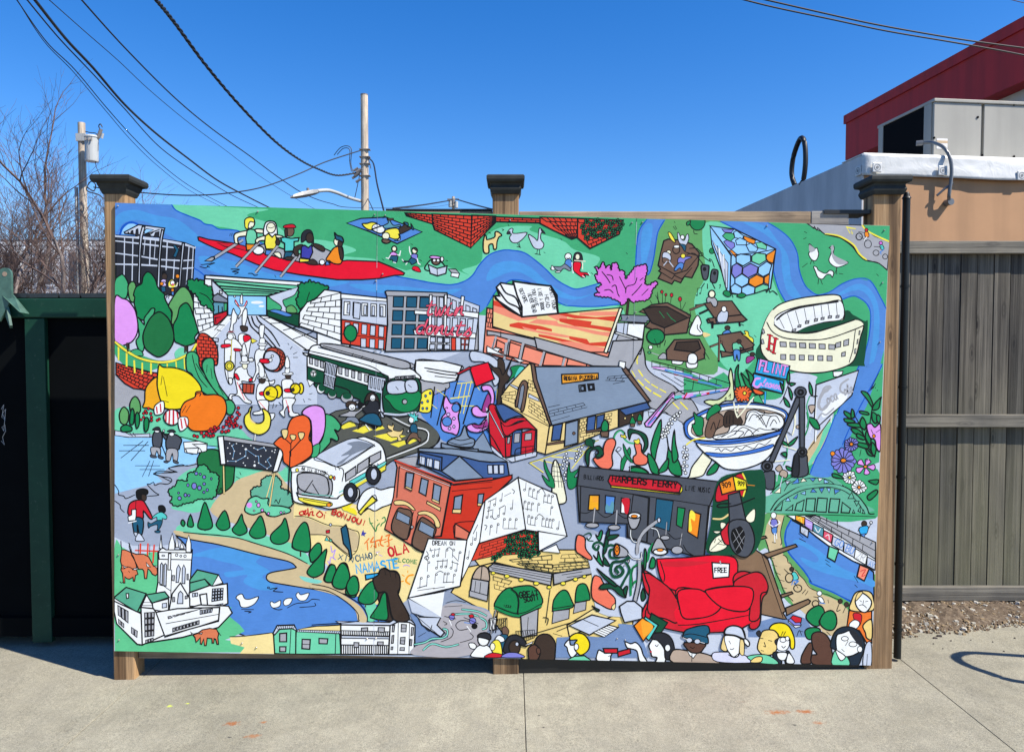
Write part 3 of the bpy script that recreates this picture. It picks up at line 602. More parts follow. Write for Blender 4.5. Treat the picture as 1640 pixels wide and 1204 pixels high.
PAINT = """
@painted_background|flat green, grey and blue ground of the painted scene
T 0 0 1
p A:0 184.5,325 1425,362 1395,1073 183,1043
p g:0 184.5,325 1425,362 1408,740 1240,800 1180,600 1000,520 700,500 300,470 184,480
P l:0 276,328 400,334 430,336 395,345 440,360 470,380 520,385 560,395 570,402 550,410 600,415 610,425 640,430 700,452 640,446 560,440 400,375 340,361 300,345
P l:0 628,442 700,425 750,440 740,432 770,420 775,385 800,365 850,362 850,370 900,385 920,400 960,412 955,430 980,450 950,460 900,462 840,415 790,408 750,455 690,456
P F:0 1055,352 1200,356 1165,380 1150,440 1120,480 1115,500 1135,540 1150,580 1130,600 1000,560 1000,480 1035,440
P l:0 1130,357 1170,360 1220,380 1235,440 1250,480 1260,500 1220,560 1180,600 1140,560 1120,520 1112,480 1130,440 1125,390
P l:0 900,488 980,488 1000,500 985,510 895,500
p b:0 184.5,325 276,328 282,337 300,345 320,353 328,359 340,361 350,367 366,368 382,370 392,378 450,400 560,440 632,442 648,445 670,449 692,453 720,456 740,452 756,442 768,424 784,408 804,401 820,401 840,405 860,419 876,433 890,447 908,458 924,463 952,456 1000,470 1018,425 1019,405 1021,381 1026,365 1036,351 1066,351.5 1054,371 1050,393 1047,413 1042,433 1038,440 992,487 954,491 916,490 896,485 854,455 824,448 810,453 795,465 780,490 770,500 600,500 330,480 184,420
P e:0 186,346 215,336 250,345 285,352 318,378 330,392 300,394 262,372 230,354 200,356 186,372
P e:0 320,410 380,420 440,440 520,447 560,452 500,462 420,455 360,440 330,430
P e:0 790,425 820,418 850,428 880,455 920,475 950,470 920,480 880,470 850,445 820,435 780,450
P e:0 1030,365 1045,360 1040,400 1030,430 1026,400
P e:0 560,455 640,458 700,465 740,462 700,475 600,468
L B:20 275,328 282,337 300,345 320,353 328,359 340,361 350,367 366,368 382,370 392,378 420,390
L B:20 632,442 648,445 670,449 692,453 720,456 740,452 756,442 768,424 784,408 804,401 820,401 840,405 860,419 876,433 890,447 908,458 924,463 952,456 970,452
L B:20 992,487 954,491 916,490 896,485 854,455 824,448 810,453 795,465 780,490
L B:20 1036,352 1026,365 1021,381 1019,405 1018,425
L B:20 1064,353 1054,371 1050,393 1047,413 1042,433 1038,440
L B:18 308,428 320,435 328,442
p b:0 1154,354 1230,356 1248,368 1266,384 1277,406 1280,432 1290,458 1308,472 1328,468 1350,454 1374,446 1394,450 1410,476 1419,494 1416,560 1405,600 1388,650 1366,690 1348,730 1330,780 1290,790 1310,740 1330,690 1350,640 1378,581 1388,556 1393,530 1394,500 1386,484 1368,474 1348,480 1330,500 1270,500 1260,486 1246,460 1238,426 1240,400 1208,383 1180,368
P e:0 1190,356 1225,362 1245,385 1262,410 1268,450 1285,480 1262,470 1252,430 1250,400 1225,375
P e:0 1330,480 1370,455 1395,465 1408,500 1405,560 1390,600 1398,540 1398,490 1375,464
L B:18 1154,355 1180,368 1208,383 1240,400 1238,426 1246,460 1260,486
L B:18 1230,357 1248,368 1266,384 1277,406 1280,432 1290,458 1308,472 1328,468 1350,454 1374,446 1394,450 1410,476 1419,494
L B:18 1348,480 1368,474 1386,484 1394,500 1393,530 1388,556 1378,581 1350,640 1330,690 1310,740
@painted_bird|grey goose with raised wing at the top middle
T 780 325 5
P A:14 160,240 185,208 208,208 205,240 240,245 320,238 285,290 240,320 200,315 180,280 195,250 165,250
l k:12 240,320 262,355
l k:12 255,318 265,350
l k:14 240,350 270,358
@painted_bird|grey goose with its wings folded right of the first
P A:14 330,255 380,280 405,300 415,215 430,205 465,245 435,240 430,290 455,330 440,365 400,370 365,345
l k:12 405,370 398,410
l k:12 420,370 422,412
l k:14 385,408 428,415
P Q:0 160,242 180,225 190,240 175,252
P Q:0 430,210 465,245 440,238
L k:8 120,210 130,215 125,225
L k:8 455,395 465,400
L k:8 590,285 600,300
L k:8 1115,400 1125,410
@painted_bird|white goose turning its head back on the right bank
T 1100 340 5
P w:14 1005,300 978,260 990,258 1020,290 1040,285 1048,300 1055,340 1035,385 1000,380 975,330
P q:0 980,262 1000,270 1030,300 1000,320 980,310
l k:12 1000,385 988,415
l k:12 1005,380 1020,412
@painted_bird|tall grey backed goose on the right bank
P w:14 1140,285 1155,275 1170,268 1180,285 1175,340 1220,380 1290,400 1260,425 1200,440 1155,415 1138,380 1155,330 1160,295
P q:0 1155,275 1175,270 1178,340 1290,402 1230,420 1190,400 1162,350
l k:12 1198,440 1200,495
l k:12 1205,440 1185,492
@painted_bird|white goose bending to feed on the right bank
P w:14 1015,435 1040,440 1055,465 1110,490 1145,465 1175,480 1165,520 1150,500 1120,500 1085,535 1050,520 1030,475
l k:12 1055,535 1050,575
l k:12 1070,535 1085,575
L k:8 940,155 960,165
L k:8 935,215 955,205
L k:8 925,440 965,410
L k:8 1220,490 1250,495
L k:8 1520,495 1535,510
@painted_river_path|sandy path, lawn and river at the lower right, painted
T 1090 740 5
P g:0 720,300 900,100 1340,60 1580,60 1560,450 600,430
p A:0 600,400 760,410 740,700 860,1100 600,1200 500,800
p B5:0 880,1204 540,1300 540,1400 1100,1400 1000,1250
P F:0 650,430 850,420 1000,500 1560,900 1560,1120 1300,1204 1100,1204 900,1150 780,1000 700,700 620,700
p X:0 735,415 835,425 800,560 810,640 820,730 870,800 920,860 990,940 1040,1000 1110,1050 1200,1080 1280,1120 1340,1180 1340,1400 1150,1380 1100,1300 900,1130 820,1000 760,850 710,700 670,600 690,500
p b 885,460 960,500 1140,600 1400,760 1545,880 1550,1110 1500,1120 1380,1120 1340,1100 1220,1040 1050,970 1030,930 990,870 930,800 870,730 850,680 835,620 845,540
P e:0 900,640 1000,680 1100,760 1080,800 960,760 1020,830 1200,900 1440,960 1540,1000 1540,940 1300,850 1100,700 950,620
L B:24 885,460 845,540 835,620 850,680 870,730 930,800 990,870 1030,930 1050,970 1220,1040 1360,1115
L k:12 830,430 800,560 810,640 800,660
L k:12 820,740 850,760 860,800 880,810 900,850 930,870 950,900 990,940 1030,1000 1090,1030
L k:12 1140,1050 1180,1060 1220,1080 1270,1100
L k:14 680,620 700,680 715,760 740,800 760,880 800,960 830,1040 870,1080 900,1110
l k:10 700,760 750,770
l k:10 730,820 770,830
l k:10 760,880 800,900
l k:10 790,940 830,950
l k:10 810,1000 850,1010
l k:12 605,400 1560,435
l k:12 945,570 980,600
l k:12 950,610 1000,635
l k:12 1160,780 1190,800
l k:12 1165,810 1200,835
l k:12 1390,910 1420,960
l k:12 1395,980 1415,1000
@painted_arch_bridge|pale green arched steel bridge, painted
T 1090 740 5
P F2:0 615,400 610,300 740,250 850,140 950,110 1080,90 1200,110 1300,180 1400,260 1460,330 1500,400
L k:14 720,250 790,180 900,115 1040,95 1140,98 1240,140 1310,195
L k:18 720,385 770,310 850,250 950,200 1080,180 1200,175 1320,200 1420,270 1490,360 1510,410 1550,412
L F2:40 745,380 790,310 860,260 960,205 1080,188 1200,185 1310,210 1410,280 1470,360 1490,405
L k:12 745,385 800,320 870,275 970,225 1080,205 1200,200 1300,225 1380,280 1440,350 1470,410
L F2:26 750,235 850,150 950,115 1080,105 1200,120 1290,180
L k:10 830,230 870,170 950,140 1080,125 1180,140 1230,175
p A:10 840,150 880,150 850,180
p c:10 750,245 800,200 800,245
p b:10 890,175 940,125 950,165
p c:10 960,160 980,125 1010,150
p b:10 1030,125 1080,130 1060,155
p w:10 1100,125 1140,130 1110,155
p a:10 1150,135 1190,160 1150,170
p b:10 1040,240 1060,210 1090,240
p b:10 1110,210 1130,245 1150,205
p a:10 1170,205 1190,245 1200,210
p b:10 1230,215 1280,225 1235,255
p a:10 840,310 860,280 880,310
p b:10 900,290 940,250 930,290
p a:10 960,250 1000,230 1000,260
p F2:18 750,385 820,315 805,385
p F2:18 840,385 900,340 895,385
p F2:18 915,385 930,330 990,300 975,390
p F2:18 1000,390 1010,290 1080,290 1070,395
p F2:18 1085,395 1100,285 1175,290 1165,400
p F2:18 1185,400 1200,290 1275,295 1260,402
p F2:18 1285,402 1295,320 1360,370 1350,405
p F2:14 1340,290 1370,240 1390,290
p F2:14 1390,310 1430,310 1410,350
p F2:14 1420,390 1440,350 1440,400
p F2:14 1375,405 1385,380 1395,407
p F2:14 1455,408 1465,380 1475,410
@painted_footbridge|white block footbridge with coloured mural panels over the river, painted
T 1090 740 5
p w 850,425 1080,425 1560,640 1560,860 1380,790 1200,680 1080,590 960,490
b k:16 1000,430 1100,430 1555,650 1555,770 7 2
b k:16 1000,430 1110,430 1555,660 1555,770 1 3
p q:0 1060,432 1130,432 1555,640 1555,765 1420,700 1220,560 1040,450
l k:16 1080,425 1560,640
l k:16 1030,430 1560,775
l k:14 1050,430 1555,705
l k:14 1110,430 1120,460
l k:14 1170,445 1170,485
l k:14 1255,465 1255,520
l k:14 1350,540 1345,580
l k:14 1440,580 1435,625
l k:14 1110,470 1100,490
l k:14 1210,520 1205,560
l k:14 1290,565 1285,610
l k:14 1380,615 1375,665
l k:14 1460,660 1455,705
p O:14 920,425 995,440 990,500 920,460
p pp:14 995,445 1060,480 1055,550 995,510
p J:14 1062,490 1145,530 1140,600 1060,550
p s:14 1148,545 1220,580 1205,645 1140,600
p A:14 1220,590 1305,630 1300,710 1210,660
p A:14 1310,640 1400,680 1390,760 1305,715
p w:14 1400,690 1495,745 1480,820 1390,765
p A:14 1495,755 1560,790 1555,860 1490,825
t b:14 1228,660 48/40 22 "GO
t b:14 1318,708 46/36 24 "BU
t q:12 1405,765 44/36 24 "ZR
t b:12 1500,825 36/26 24 "AV
L w:12 1075,520 1100,560 1120,530
L w:12 1160,590 1185,580 1190,620
L y:14 940,450 960,440 970,480
L w:8 1005,490 1050,500
l k:18 850,425 960,490 1080,590 1200,680 1380,790 1550,865
p A 960,505 1025,540 1018,600 958,560
p l 1190,670 1265,700 1235,795 1175,760
p V 1435,820 1510,850 1470,948 1412,915
L C:12 1440,870 1480,860 1450,910 1480,900
t q:10 968,562 22/20 24 "NE
@painted_jogger|jogger in a purple top on the sandy path
T 1090 740 5
E w:10 745,425 22,26
P h:12 725,460 770,460 775,520 730,530
L w:16 720,465 708,490 740,515
L w:16 780,465 795,485 755,510
P b:10 730,530 770,520 765,580 735,565
l w:18 750,570 755,640
l w:18 765,570 770,610
L k:12 735,640 760,645
@painted_waving_figure|person in a blue shirt waving by the footbridge
E U:8 1470,492 22,24
P b3:12 1435,520 1500,510 1490,570 1450,580 1430,550
l U:14 1500,540 1525,490
l U:14 1435,525 1420,550
E w:8 1525,482 10,12
p b:10 1440,575 1480,570 1470,600
@painted_cyclist|cyclist in a mint shirt on the sandy path
E U:10 890,855 18,18
P T:12 890,885 920,880 945,930 900,940
L b:26 900,945 940,950 910,975
l b:20 900,945 890,980
E k:10 870,925 32,38
E X:0 870,925 26,32
E k:10 938,1008 34,30
E X:0 938,1008 28,24
L k:10 830,855 870,890 900,880
L k:12 910,960 940,1005
L k:14 975,1050 1000,1020
L k:12 1000,1060 1020,1030
@painted_cyclist|pale cyclist further down the sandy path
E w:10 1112,1048 20,20
L k:10 1065,1075 1110,1090 1090,1130
P w:12 1100,1080 1130,1080 1150,1120 1120,1120
L b:20 1110,1125 1155,1130
E k:10 1080,1130 28,26
E X:0 1080,1130 22,20
@painted_stick_figure|two dark stick figures walking on the sandy path
E U:8 1278,1112 18,18
E U:8 1328,1138 18,20
L k:12 1270,1130 1250,1190 1280,1180
L k:12 1320,1160 1300,1204
L k:10 1180,1100 1185,1125
@painted_wooden_table|tilted brown wooden table with legs leaning behind the sofa, painted
T 1090 740 5
p u3 590,600 680,590 690,605 600,630
p u3 660,735 920,655 935,675 700,765
p u3 380,660 600,700 660,740 700,780 840,1190 820,1204 850,1254 820,1254 590,1204 500,1000 440,860
p u3 800,1060 890,1035 900,1050 810,1085
p u3 840,1165 1020,1095 1040,1110 1030,1130 850,1225
l k:16 650,740 820,1240
l k:16 690,760 850,1220
@painted_ground|flat grey road and shore areas of the painted scene
T 0 0 1
P j:0 340,560 400,500 480,510 640,590 780,560 960,640 1000,700 960,900 900,950 960,1080 700,1080 520,760 480,780 420,740 340,700 300,600
P j:0 184,690 200,620 330,610 440,700 400,800 330,860 184,860
T 180 530 5
p q:0 20,340 140,460 330,480 330,640 20,640
P l:0 20,640 100,610 260,600 350,640 600,760 800,820 1000,780 1080,840 1120,900 900,1000 700,960 500,850 250,820 20,800
p a:0 20,830 120,850 300,850 500,840 600,870 840,930 700,980 660,1060 560,1080 440,1100 400,1140 350,1150 400,1204 20,1300
L k:14 20,830 130,850 200,830 300,850 400,820 560,850 690,880
L k:14 690,1060 600,1080 550,1070 450,1100 520,1130 380,1120 340,1140 380,1160 470,1204
p A:12 20,795 100,810 140,830 300,820 300,850 130,850 20,835
L k:14 140,815 160,840
L k:14 165,815 185,840
P l:0 540,1160 640,1100 760,1090 760,1204 540,1204
P l:0 960,1060 1300,1130 1400,1080 1560,1000 1700,1060 1400,1204 960,1204
L k:10 1020,1130 1030,1150
L k:10 990,1165 1020,1180
@painted_road|grey road with dashed yellow lines, painted
T 780 540 5
P q:16 1240,80 1265,150 1275,230 1330,300 1480,380 1540,430 1640,500 1700,640 1580,700 1470,640 1430,600 1300,560 1290,500 1220,420 1140,270 1190,150
L k:14 1245,75 1262,150 1272,230 1330,300 1480,380 1530,430
l y:30 1208,130 1205,165
l y:30 1200,180 1203,210
l y:22 1160,270 1185,315
l y:30 1215,265 1245,310
l y:24 1265,335 1300,365
l y:26 1320,378 1365,405
l y:24 1385,415 1430,440
l y:34 1210,345 1250,385
l y:34 1270,400 1310,430
l y:34 1335,445 1390,475
l y:28 1490,525 1535,570
l y:28 1550,520 1605,575
P A:0 1290,600 1430,610 1560,690 1600,900 1500,1080 1100,1050 880,1050 700,1000 780,830 1280,580
E A:0 1200,850 300,180
P j:0 160,1010 800,830 700,1100 400,1180
L k:12 1290,600 1430,610 1575,690
l y:20 345,1005 890,825
l y:20 345,1005 450,1080
l y:20 430,985 590,1020
l y:20 520,955 690,970
l y:20 640,905 790,915
l y:20 820,870 680,1050
l k:10 330,1005 895,820
l k:10 330,1005 450,1090
T 1095 560 5
P A:0 845,195 1060,210 1060,280 1200,500 1130,620 1000,800 980,960 700,1000 100,960 0,760 0,690 130,480 300,400 550,400 780,380
P j:0 130,440 60,380 200,360 380,310 480,430 300,460
P X:0 1000,900 990,800 1140,600 1190,560 1120,760 1050,900
P l:0 1120,640 1200,540 1220,520 1080,820 1020,920 1000,900 1080,760
L k:14 1180,545 1100,660 1000,800
P b:0 1480,120 1590,120 1540,220 1420,440 1340,600 1270,760 1200,830 1180,880 1190,1010 1015,1000 1060,870 1130,740 1210,540 1340,380
L B:18 1590,115 1540,220 1420,440 1340,600 1270,760
L B:18 1215,520 1130,740 1060,870 1015,985
@painted_colour_fence|fence panels in pink, blue and red running round the lawn, painted
T 1095 560 5
p g:0 0,160 190,250 320,180 420,270 350,300 0,350
l h:40 0,215 140,230
l p:36 0,215 60,225
l b:36 120,255 300,290
l C:30 70,235 110,245
L k:12 0,155 150,200 385,275
L k:12 0,200 150,240 300,290
L k:12 0,240 150,275 260,305
l k:12 60,170 55,210
l k:12 130,195 125,235
l k:12 200,215 195,260
l k:12 265,235 258,280
l k:12 385,275 380,310
l k:12 0,345 385,300
l k:12 80,250 70,320
l p:50 0,380 60,370
l b:50 60,375 110,365
l g:50 110,368 150,355
l p:50 150,358 190,350
l C:46 190,350 210,345
l b:50 215,345 300,330
l p:46 300,330 380,308
l k:12 0,398 380,320
l k:12 130,330 125,350
l k:12 260,310 255,335
T 780 540 5
p p 1260,690 1480,445 1500,440 1510,500 1480,480 1310,720 1270,715
l b:34 1290,700 1350,640
l T:20 1380,590 1430,530
l p:28 1440,520 1480,470
l T:60 1510,480 1560,475
l p:60 1570,475 1640,460
l C:30 1575,490 1600,450
L k:14 1290,690 1490,455 1640,425
L k:14 1310,720 1500,505 1640,500
l k:12 1290,590 1300,650
l p:32 1330,240 1430,255
l b:40 1430,262 1640,310
l T:16 1450,270 1490,280
l C:14 1500,300 1560,310
L k:12 1320,190 1430,215 1640,270
L k:12 1320,235 1430,240 1640,285
L k:12 1330,250 1450,280 1640,335
l k:12 1320,190 1320,240
l k:12 1385,205 1385,240
l k:12 1450,225 1450,250
l k:12 1510,235 1510,265
l k:12 1570,250 1570,285
l A:26 1350,265 1345,300
l A:26 1500,310 1485,375
l k:12 1395,290 1560,395
l k:12 1560,395 1590,375
l k:12 1500,320 1590,375
P w:14 1480,200 1500,110 1570,120 1580,160 1560,215 1500,215
P w:14 1600,240 1605,140 1640,130 1680,160 1680,240
E k:10 1308,82 14,14
E g:0 1308,82 10,10
E g:12 1300,122 14,10
l q:16 1320,125 1390,150
P q:14 1370,170 1410,125 1445,150 1440,175
@painted_shore|grey and sandy shore around the blue pond, painted
T 180 740 5
P X:0 990,150 1200,80 1300,60 1420,200 1640,400 1700,620 1500,680 1200,560 840,440 790,340 930,300
P l:0 470,360 620,290 860,300 930,280 930,310 680,400 560,390
P l:0 540,500 800,490 1100,560 1440,650 1600,800 1500,850 1000,620 560,580
P X:0 800,340 1000,150 1280,60 1300,200 1100,400 840,420
P F3:0 20,660 80,680 200,740 380,740 380,1100 20,1300
L k:14 20,180 50,230 50,260 90,270 110,290 180,260
L k:14 20,310 60,340 65,370 95,400
L k:14 280,272 370,262 340,240 280,180 300,175 330,160 340,185 380,170 440,175 475,150 460,125 400,115 330,95 360,85 500,80 450,45 600,25
P b 510,585 640,620 860,660 1170,740 1400,790 1465,830 1450,850 1280,880 1235,910 1250,950 1330,970 1640,1020 2000,1080 2200,1160 2250,1300 2200,1430 1600,1440 1200,1430 800,1260 600,1000 600,700
P e:0 640,750 760,760 860,790 1000,820 1050,860 900,880 930,920 1080,900 1050,960 1180,1020 1320,1010 1200,920 1260,870 1150,800 1180,740 900,680 700,720
P X:0 500,545 700,580 1000,610 1150,650 1400,730 1560,810 1640,860 1900,960 2100,1010 2100,1090 1640,1020 1330,970 1250,950 1235,910 1280,880 1450,850 1465,830 1400,790 1170,740 860,660 640,620 520,585
L k:18 510,585 640,620 860,660 1170,740 1400,790 1465,830 1450,850 1280,880 1235,910 1250,950 1330,970 1640,1020 1900,1060
L k:16 570,560 700,572 860,585 1000,605 1150,650 1400,730 1560,810
@painted_conifer|row of teardrop shaped dark green trees along the pond shore, painted
P G 552,470 565,460 582,485 570,512 550,495
P G 600,500 625,420 650,500 630,518
P G 685,520 700,440 738,320 775,400 802,510 750,540
P G 835,480 900,385 940,490 930,530 880,545 840,520
P G 962,530 1000,480 1035,415 1050,470 1080,550 1020,585 970,560
P G 1100,550 1150,470 1185,428 1210,470 1228,580 1160,610 1110,590
P G 1270,580 1350,500 1380,448 1400,490 1415,610 1350,655 1280,640
l U:26 1505,700 1505,750
P G 1440,660 1480,560 1530,480 1570,540 1585,700 1510,710 1450,690
l k:16 740,540 742,548
@painted_flower_bush|green bushes with purple and pink flowers near the orange tree, painted
P d 690,-50 720,-90 800,-105 870,-80 970,10 975,100 960,180 900,235 830,250 720,150 680,0
S g 10 450,230 500,195 530,150 600,150 610,90 660,80 690,35 750,30 780,80 830,90 850,150 830,220 830,260 780,290 700,290 620,320 560,330 520,350 470,320 480,280
E h:12 655,190 20,26
E h:12 698,205 16,18
E h:12 735,118 14,14
E h:12 672,90 14,14
E h:10 704,95 9,9
E h:12 538,288 15,16
E h:12 585,262 12,15
E h:10 605,183 10,13
E h:10 735,173 12,12
E h:10 760,222 10,12
E h:10 733,240 10,10
E h:10 792,132 7,10
E h:8 530,245 8,8
E h:8 612,265 10,10
l v:22 893,0 893,235
l k:10 885,0 882,235
l k:10 905,0 905,235
L k:10 830,210 850,240 870,205 880,240
S F2 8 1125,210 1190,190 1200,140 1260,110 1320,120 1350,160 1350,210 1420,240 1440,330 1400,360 1250,350 1120,280
l v:20 1290,90 1235,280
L k:12 1300,320 1310,300 1330,330 1345,290
P l 1060,370 1080,320 1100,290 1150,270 1200,290 1250,290 1250,340 1350,350 1420,370 1420,400 1350,420 1300,435 1240,425 1215,395 1130,420 1070,400
E p:0 1097,343 22,22
E p:10 1170,343 14,18
E p:8 1200,383 12,12
E p:8 1152,313 8,8
E p:8 1250,410 10,12
E p:8 1350,402 10,10
E w:8 1375,400 7,7
E w:8 1135,387 7,7
@painted_sand|pale yellow paper area with multilingual greetings, painted
T 460 700 5
P v2:0 60,520 100,500 300,590 500,520 560,540 850,540 800,740 1050,900 1080,950 1000,1204 960,1300 850,1340 600,1300 300,1000 170,900 60,700
L k:12 60,630 170,640 320,700 430,710 520,740 575,770 560,900 520,910
L k:12 180,780 310,785 360,840 450,920 520,970
L k:12 320,700 350,700
P X:0 60,640 170,650 320,710 450,720 560,770 560,880 480,930 380,850 310,790 180,775 60,740
L k:12 60,630 170,640 320,700 430,710 520,740 575,770 560,900 500,940 380,850 310,785 180,778
T 460 700 5
P v2:0 760,740 820,740 1060,900 960,1200 900,1204 700,1000
@painted_glass_building|dark glass gym building with grey grid frame, painted
T 180 320 5
P a:0 60,270 90,220 130,190 190,195 240,230 240,280
L B:36 60,280 80,225 120,190 160,182 200,195
p A 95,260 210,200 420,228 400,310 375,300 100,270
p a:12 255,255 270,232 330,240 260,275
p Q:14 120,272 128,258 140,275
p Q:10 145,270 150,250 165,245 170,282
p Q:10 185,290 190,238 205,232 210,290
p Q:10 262,285 300,270 310,300 265,295
p Q:10 330,300 345,262 375,255 372,300
l k:20 250,282 375,240
l k:20 285,292 325,262
p Q 28,290 210,310 580,345 660,378 645,620 640,760 28,760
l A:44 28,290 200,302 400,322 575,355 660,382
l k:14 28,283 200,294
l k:14 400,312 580,343 660,376
l A:22 28,330 210,350 390,372 570,392
l A:22 28,428 210,450 360,478 560,488 645,482
l A:24 28,515 210,520 380,530 550,552 645,545
l A:20 98,300 94,600
l A:20 165,310 158,660
l A:14 262,318 252,440
l A:22 305,320 298,520
l A:14 345,330 335,470
l A:22 440,340 430,560
l A:20 497,480 488,640
l A:20 615,370 592,680
l A:18 648,385 636,640
p A 240,215 262,215 240,300 228,420 222,670 205,670 213,400 222,280
p A 395,240 412,245 398,330 385,470 378,715 358,715 368,480 382,310
p A 560,345 578,350 556,560 545,695 530,695 542,540
p t:12 483,365 505,362 535,400 510,462 485,455 508,405
p s:12 528,372 552,376 540,392
p Q:10 540,378 550,380 545,410 530,400
@painted_ball_player|two children playing basketball by the dark building, painted
p A:10 425,800 440,760 500,775 470,830 440,850
E k:0 412,588 18,20
E U:10 418,615 22,26
p i:12 385,650 405,635 430,640 432,690 398,695
p t:12 390,695 425,695 428,735 395,740
l U:18 430,645 428,670 412,655
l U:14 400,738 398,755
l U:14 424,738 426,758
E o:12 395,672 15,15
E o:12 522,612 16,17
P y:12 450,660 480,635 505,660 500,700 460,705 448,690
E w:12 482,665 18,20
E s:0 484,678 10,8
p o:12 470,712 495,712 494,735 472,735
p b:12 474,735 494,735 492,765 474,762
l c:16 500,695 515,690 522,665
l w:16 470,700 455,695
L k:10 435,780 455,765 450,790
L w:20 465,775 460,790
@painted_tree|cluster of rounded green trees beside the dark glass building, painted
P g 20,650 60,605 85,600 115,640 130,690 120,760 100,790 20,790
P F 125,720 130,680 155,655 180,665 190,700 195,760 170,820 140,800
P G 190,700 235,670 245,620 275,580 310,590 345,640 360,690 380,720 420,760 420,790 470,890 475,930 470,1000 380,1000 210,950 195,900 175,830 180,780 170,760
P F 480,1000 480,900 450,850 480,790 520,730 555,700 590,705 630,760 665,880 665,920 600,990
P g 215,1204 190,1130 215,1080 195,960 210,945 255,1000 255,950 290,900 315,870 340,875 330,920 300,1010 270,1060 260,1100 250,1204
P G 500,1130 490,1060 490,1000 520,940 540,860 590,825 625,860 650,930 690,990 700,1040 660,1100 665,1140 590,1170 530,1150
P d 245,1090 270,1010 310,940 370,897 420,920 460,970 490,1060 490,1130 470,1180 430,1230 370,1258 310,1230 260,1180
p U:14 585,1170 605,1170 605,1215 585,1215
@painted_blossom_tree|pink lilac round tree at the left edge, painted
P p 20,790 80,790 130,810 180,880 200,960 205,1030 185,1100 130,1150 20,1145
p U:14 115,1150 135,1150 135,1215 115,1215
@painted_rowing_boat|long red rowing boat with five rowers on the blue river, painted
p r 685,300 700,298 770,318 850,330 960,345 1080,385 1230,430 1400,475 1640,520 1880,485 2130,495 2240,540 2310,570 2340,588 2330,602 2260,605 2140,630 2000,640 1800,640 1500,600 1300,565 1150,515 950,430 850,400 740,350 690,325
p C:12 840,345 960,345 1060,370 1110,420 1000,390 900,375
p q 1100,380 1240,350 1440,420 1520,440 1620,360 1720,400 1780,430 1840,480 1630,520 1400,480 1230,435
l q:50 1040,325 815,465
l k:12 1030,315 815,452
l k:12 1045,335 825,478
p q 740,490 790,460 815,455 818,475 795,493
E c 1100,185 40,45
P y:16 1060,195 1062,160 1090,142 1130,148 1135,180 1105,175 1090,200 1085,235 1065,225
l k:10 1110,215 1125,222 1132,205
P c 1150,235 1215,240 1220,268 1150,262
P c 1080,245 1100,240 1085,285 1010,300 1005,335 1012,350 985,350 975,310 985,270
p l 1080,245 1105,235 1135,240 1155,265 1160,330 1135,360 1075,355 1068,310
p o 1070,355 1160,358 1130,400 1075,405
E w 1170,405 45,35
l q:52 1170,345 995,530
l k:12 1160,340 988,522
l k:12 1180,352 1000,540
P w 1215,290 1220,200 1250,172 1300,180 1318,230 1310,290
E c:16 1270,225 36,42
l k:10 1245,220 1268,228 1295,218
P c 1300,280 1360,290 1365,305 1320,305
P c 1230,285 1260,280 1245,320 1180,330 1160,350 1145,330 1165,305
p y 1225,290 1250,270 1280,300 1305,275 1318,330 1305,395 1230,395 1220,350
p b:16 1230,400 1290,410 1250,445 1225,440
P c:16 1290,430 1330,420 1350,440 1345,470
l q:50 1320,375 1150,580
l k:12 1312,368 1143,572
l k:12 1328,382 1156,588
E U:14 1325,340 18,25
E u:14 1420,250 36,45
P C:14 1375,225 1380,205 1440,195 1465,210 1460,225
P U:14 1385,300 1380,240 1400,235 1400,290
p T 1350,305 1380,300 1430,310 1495,305 1490,330 1455,335 1455,410 1380,415 1380,350 1355,335
p t:16 1385,415 1450,420 1420,470 1370,475
E U:14 1420,470 40,15
l q:50 1480,450 1350,610
l k:12 1472,444 1342,605
l k:12 1488,456 1358,618
P Q:14 1515,340 1520,270 1560,240 1600,260 1610,350 1560,320
E U:14 1580,305 30,40
P U:14 1620,350 1690,375 1700,410 1670,410 1610,370
P U:14 1460,440 1450,390 1500,360 1530,365 1520,400 1490,400 1490,450
p n 1515,375 1540,365 1570,385 1595,360 1605,420 1580,475 1510,465
p y:14 1500,470 1580,480 1570,495 1500,500
P U:14 1560,510 1600,475 1640,500 1630,520
P o 1740,490 1710,480 1740,430 1770,390 1800,375 1840,380 1850,440 1840,490 1820,515 1770,510 1740,490
P U:14 1810,380 1830,370 1850,440 1840,480 1825,470
E c:14 1800,335 26,34
P U:14 1805,370 1815,320 1840,330 1840,370
P t 1790,315 1780,265 1800,285 1840,300 1850,340 1815,325
p b:14 1715,485 1745,520 1705,525
E w:14 1680,500 22,22
L k:12 710,520 760,515 820,505 760,530 780,540
L k:12 700,535 740,545 760,540
L k:12 950,555 1000,555 1015,560 960,575 1010,580 980,595
L k:12 1090,590 1120,590 1140,605 1165,600
L k:10 1300,605 1310,620
L k:10 945,270 940,290
L k:10 960,268 955,288
@painted_overpass|green decked overpass above a road with stone walls, painted
p w 740,610 790,605 1520,660 1520,685 1240,770 1230,940 1640,1130 1640,960 1900,1130 1900,1204 800,1204 820,1130 700,1090 650,920 650,760 740,700
p A 1240,775 1500,690 1500,1010 1240,930
P g:14 1240,775 1280,800 1350,850 1340,885 1240,885
P g:14 1365,810 1400,790 1460,760 1500,700 1500,900 1400,870
P F:14 1400,900 1395,860 1440,845 1475,880 1470,905
p D 1240,885 1500,915 1495,1020 1240,930
P b:12 1260,890 1310,878 1400,905 1440,925 1400,935 1320,910
p a 925,765 1235,770 1235,925 925,925
E w:0 1160,822 50,12
E w:0 1195,852 24,8
p A 790,640 925,765 920,820 810,760
p m 805,775 845,750 925,800 925,825 805,815
p J 805,818 920,825 915,890 810,920
p C 810,925 920,888 920,925 840,1000 815,1000
p g:14 895,828 920,828 918,885 895,895
l k:20 850,850 852,910
l k:20 880,860 882,905
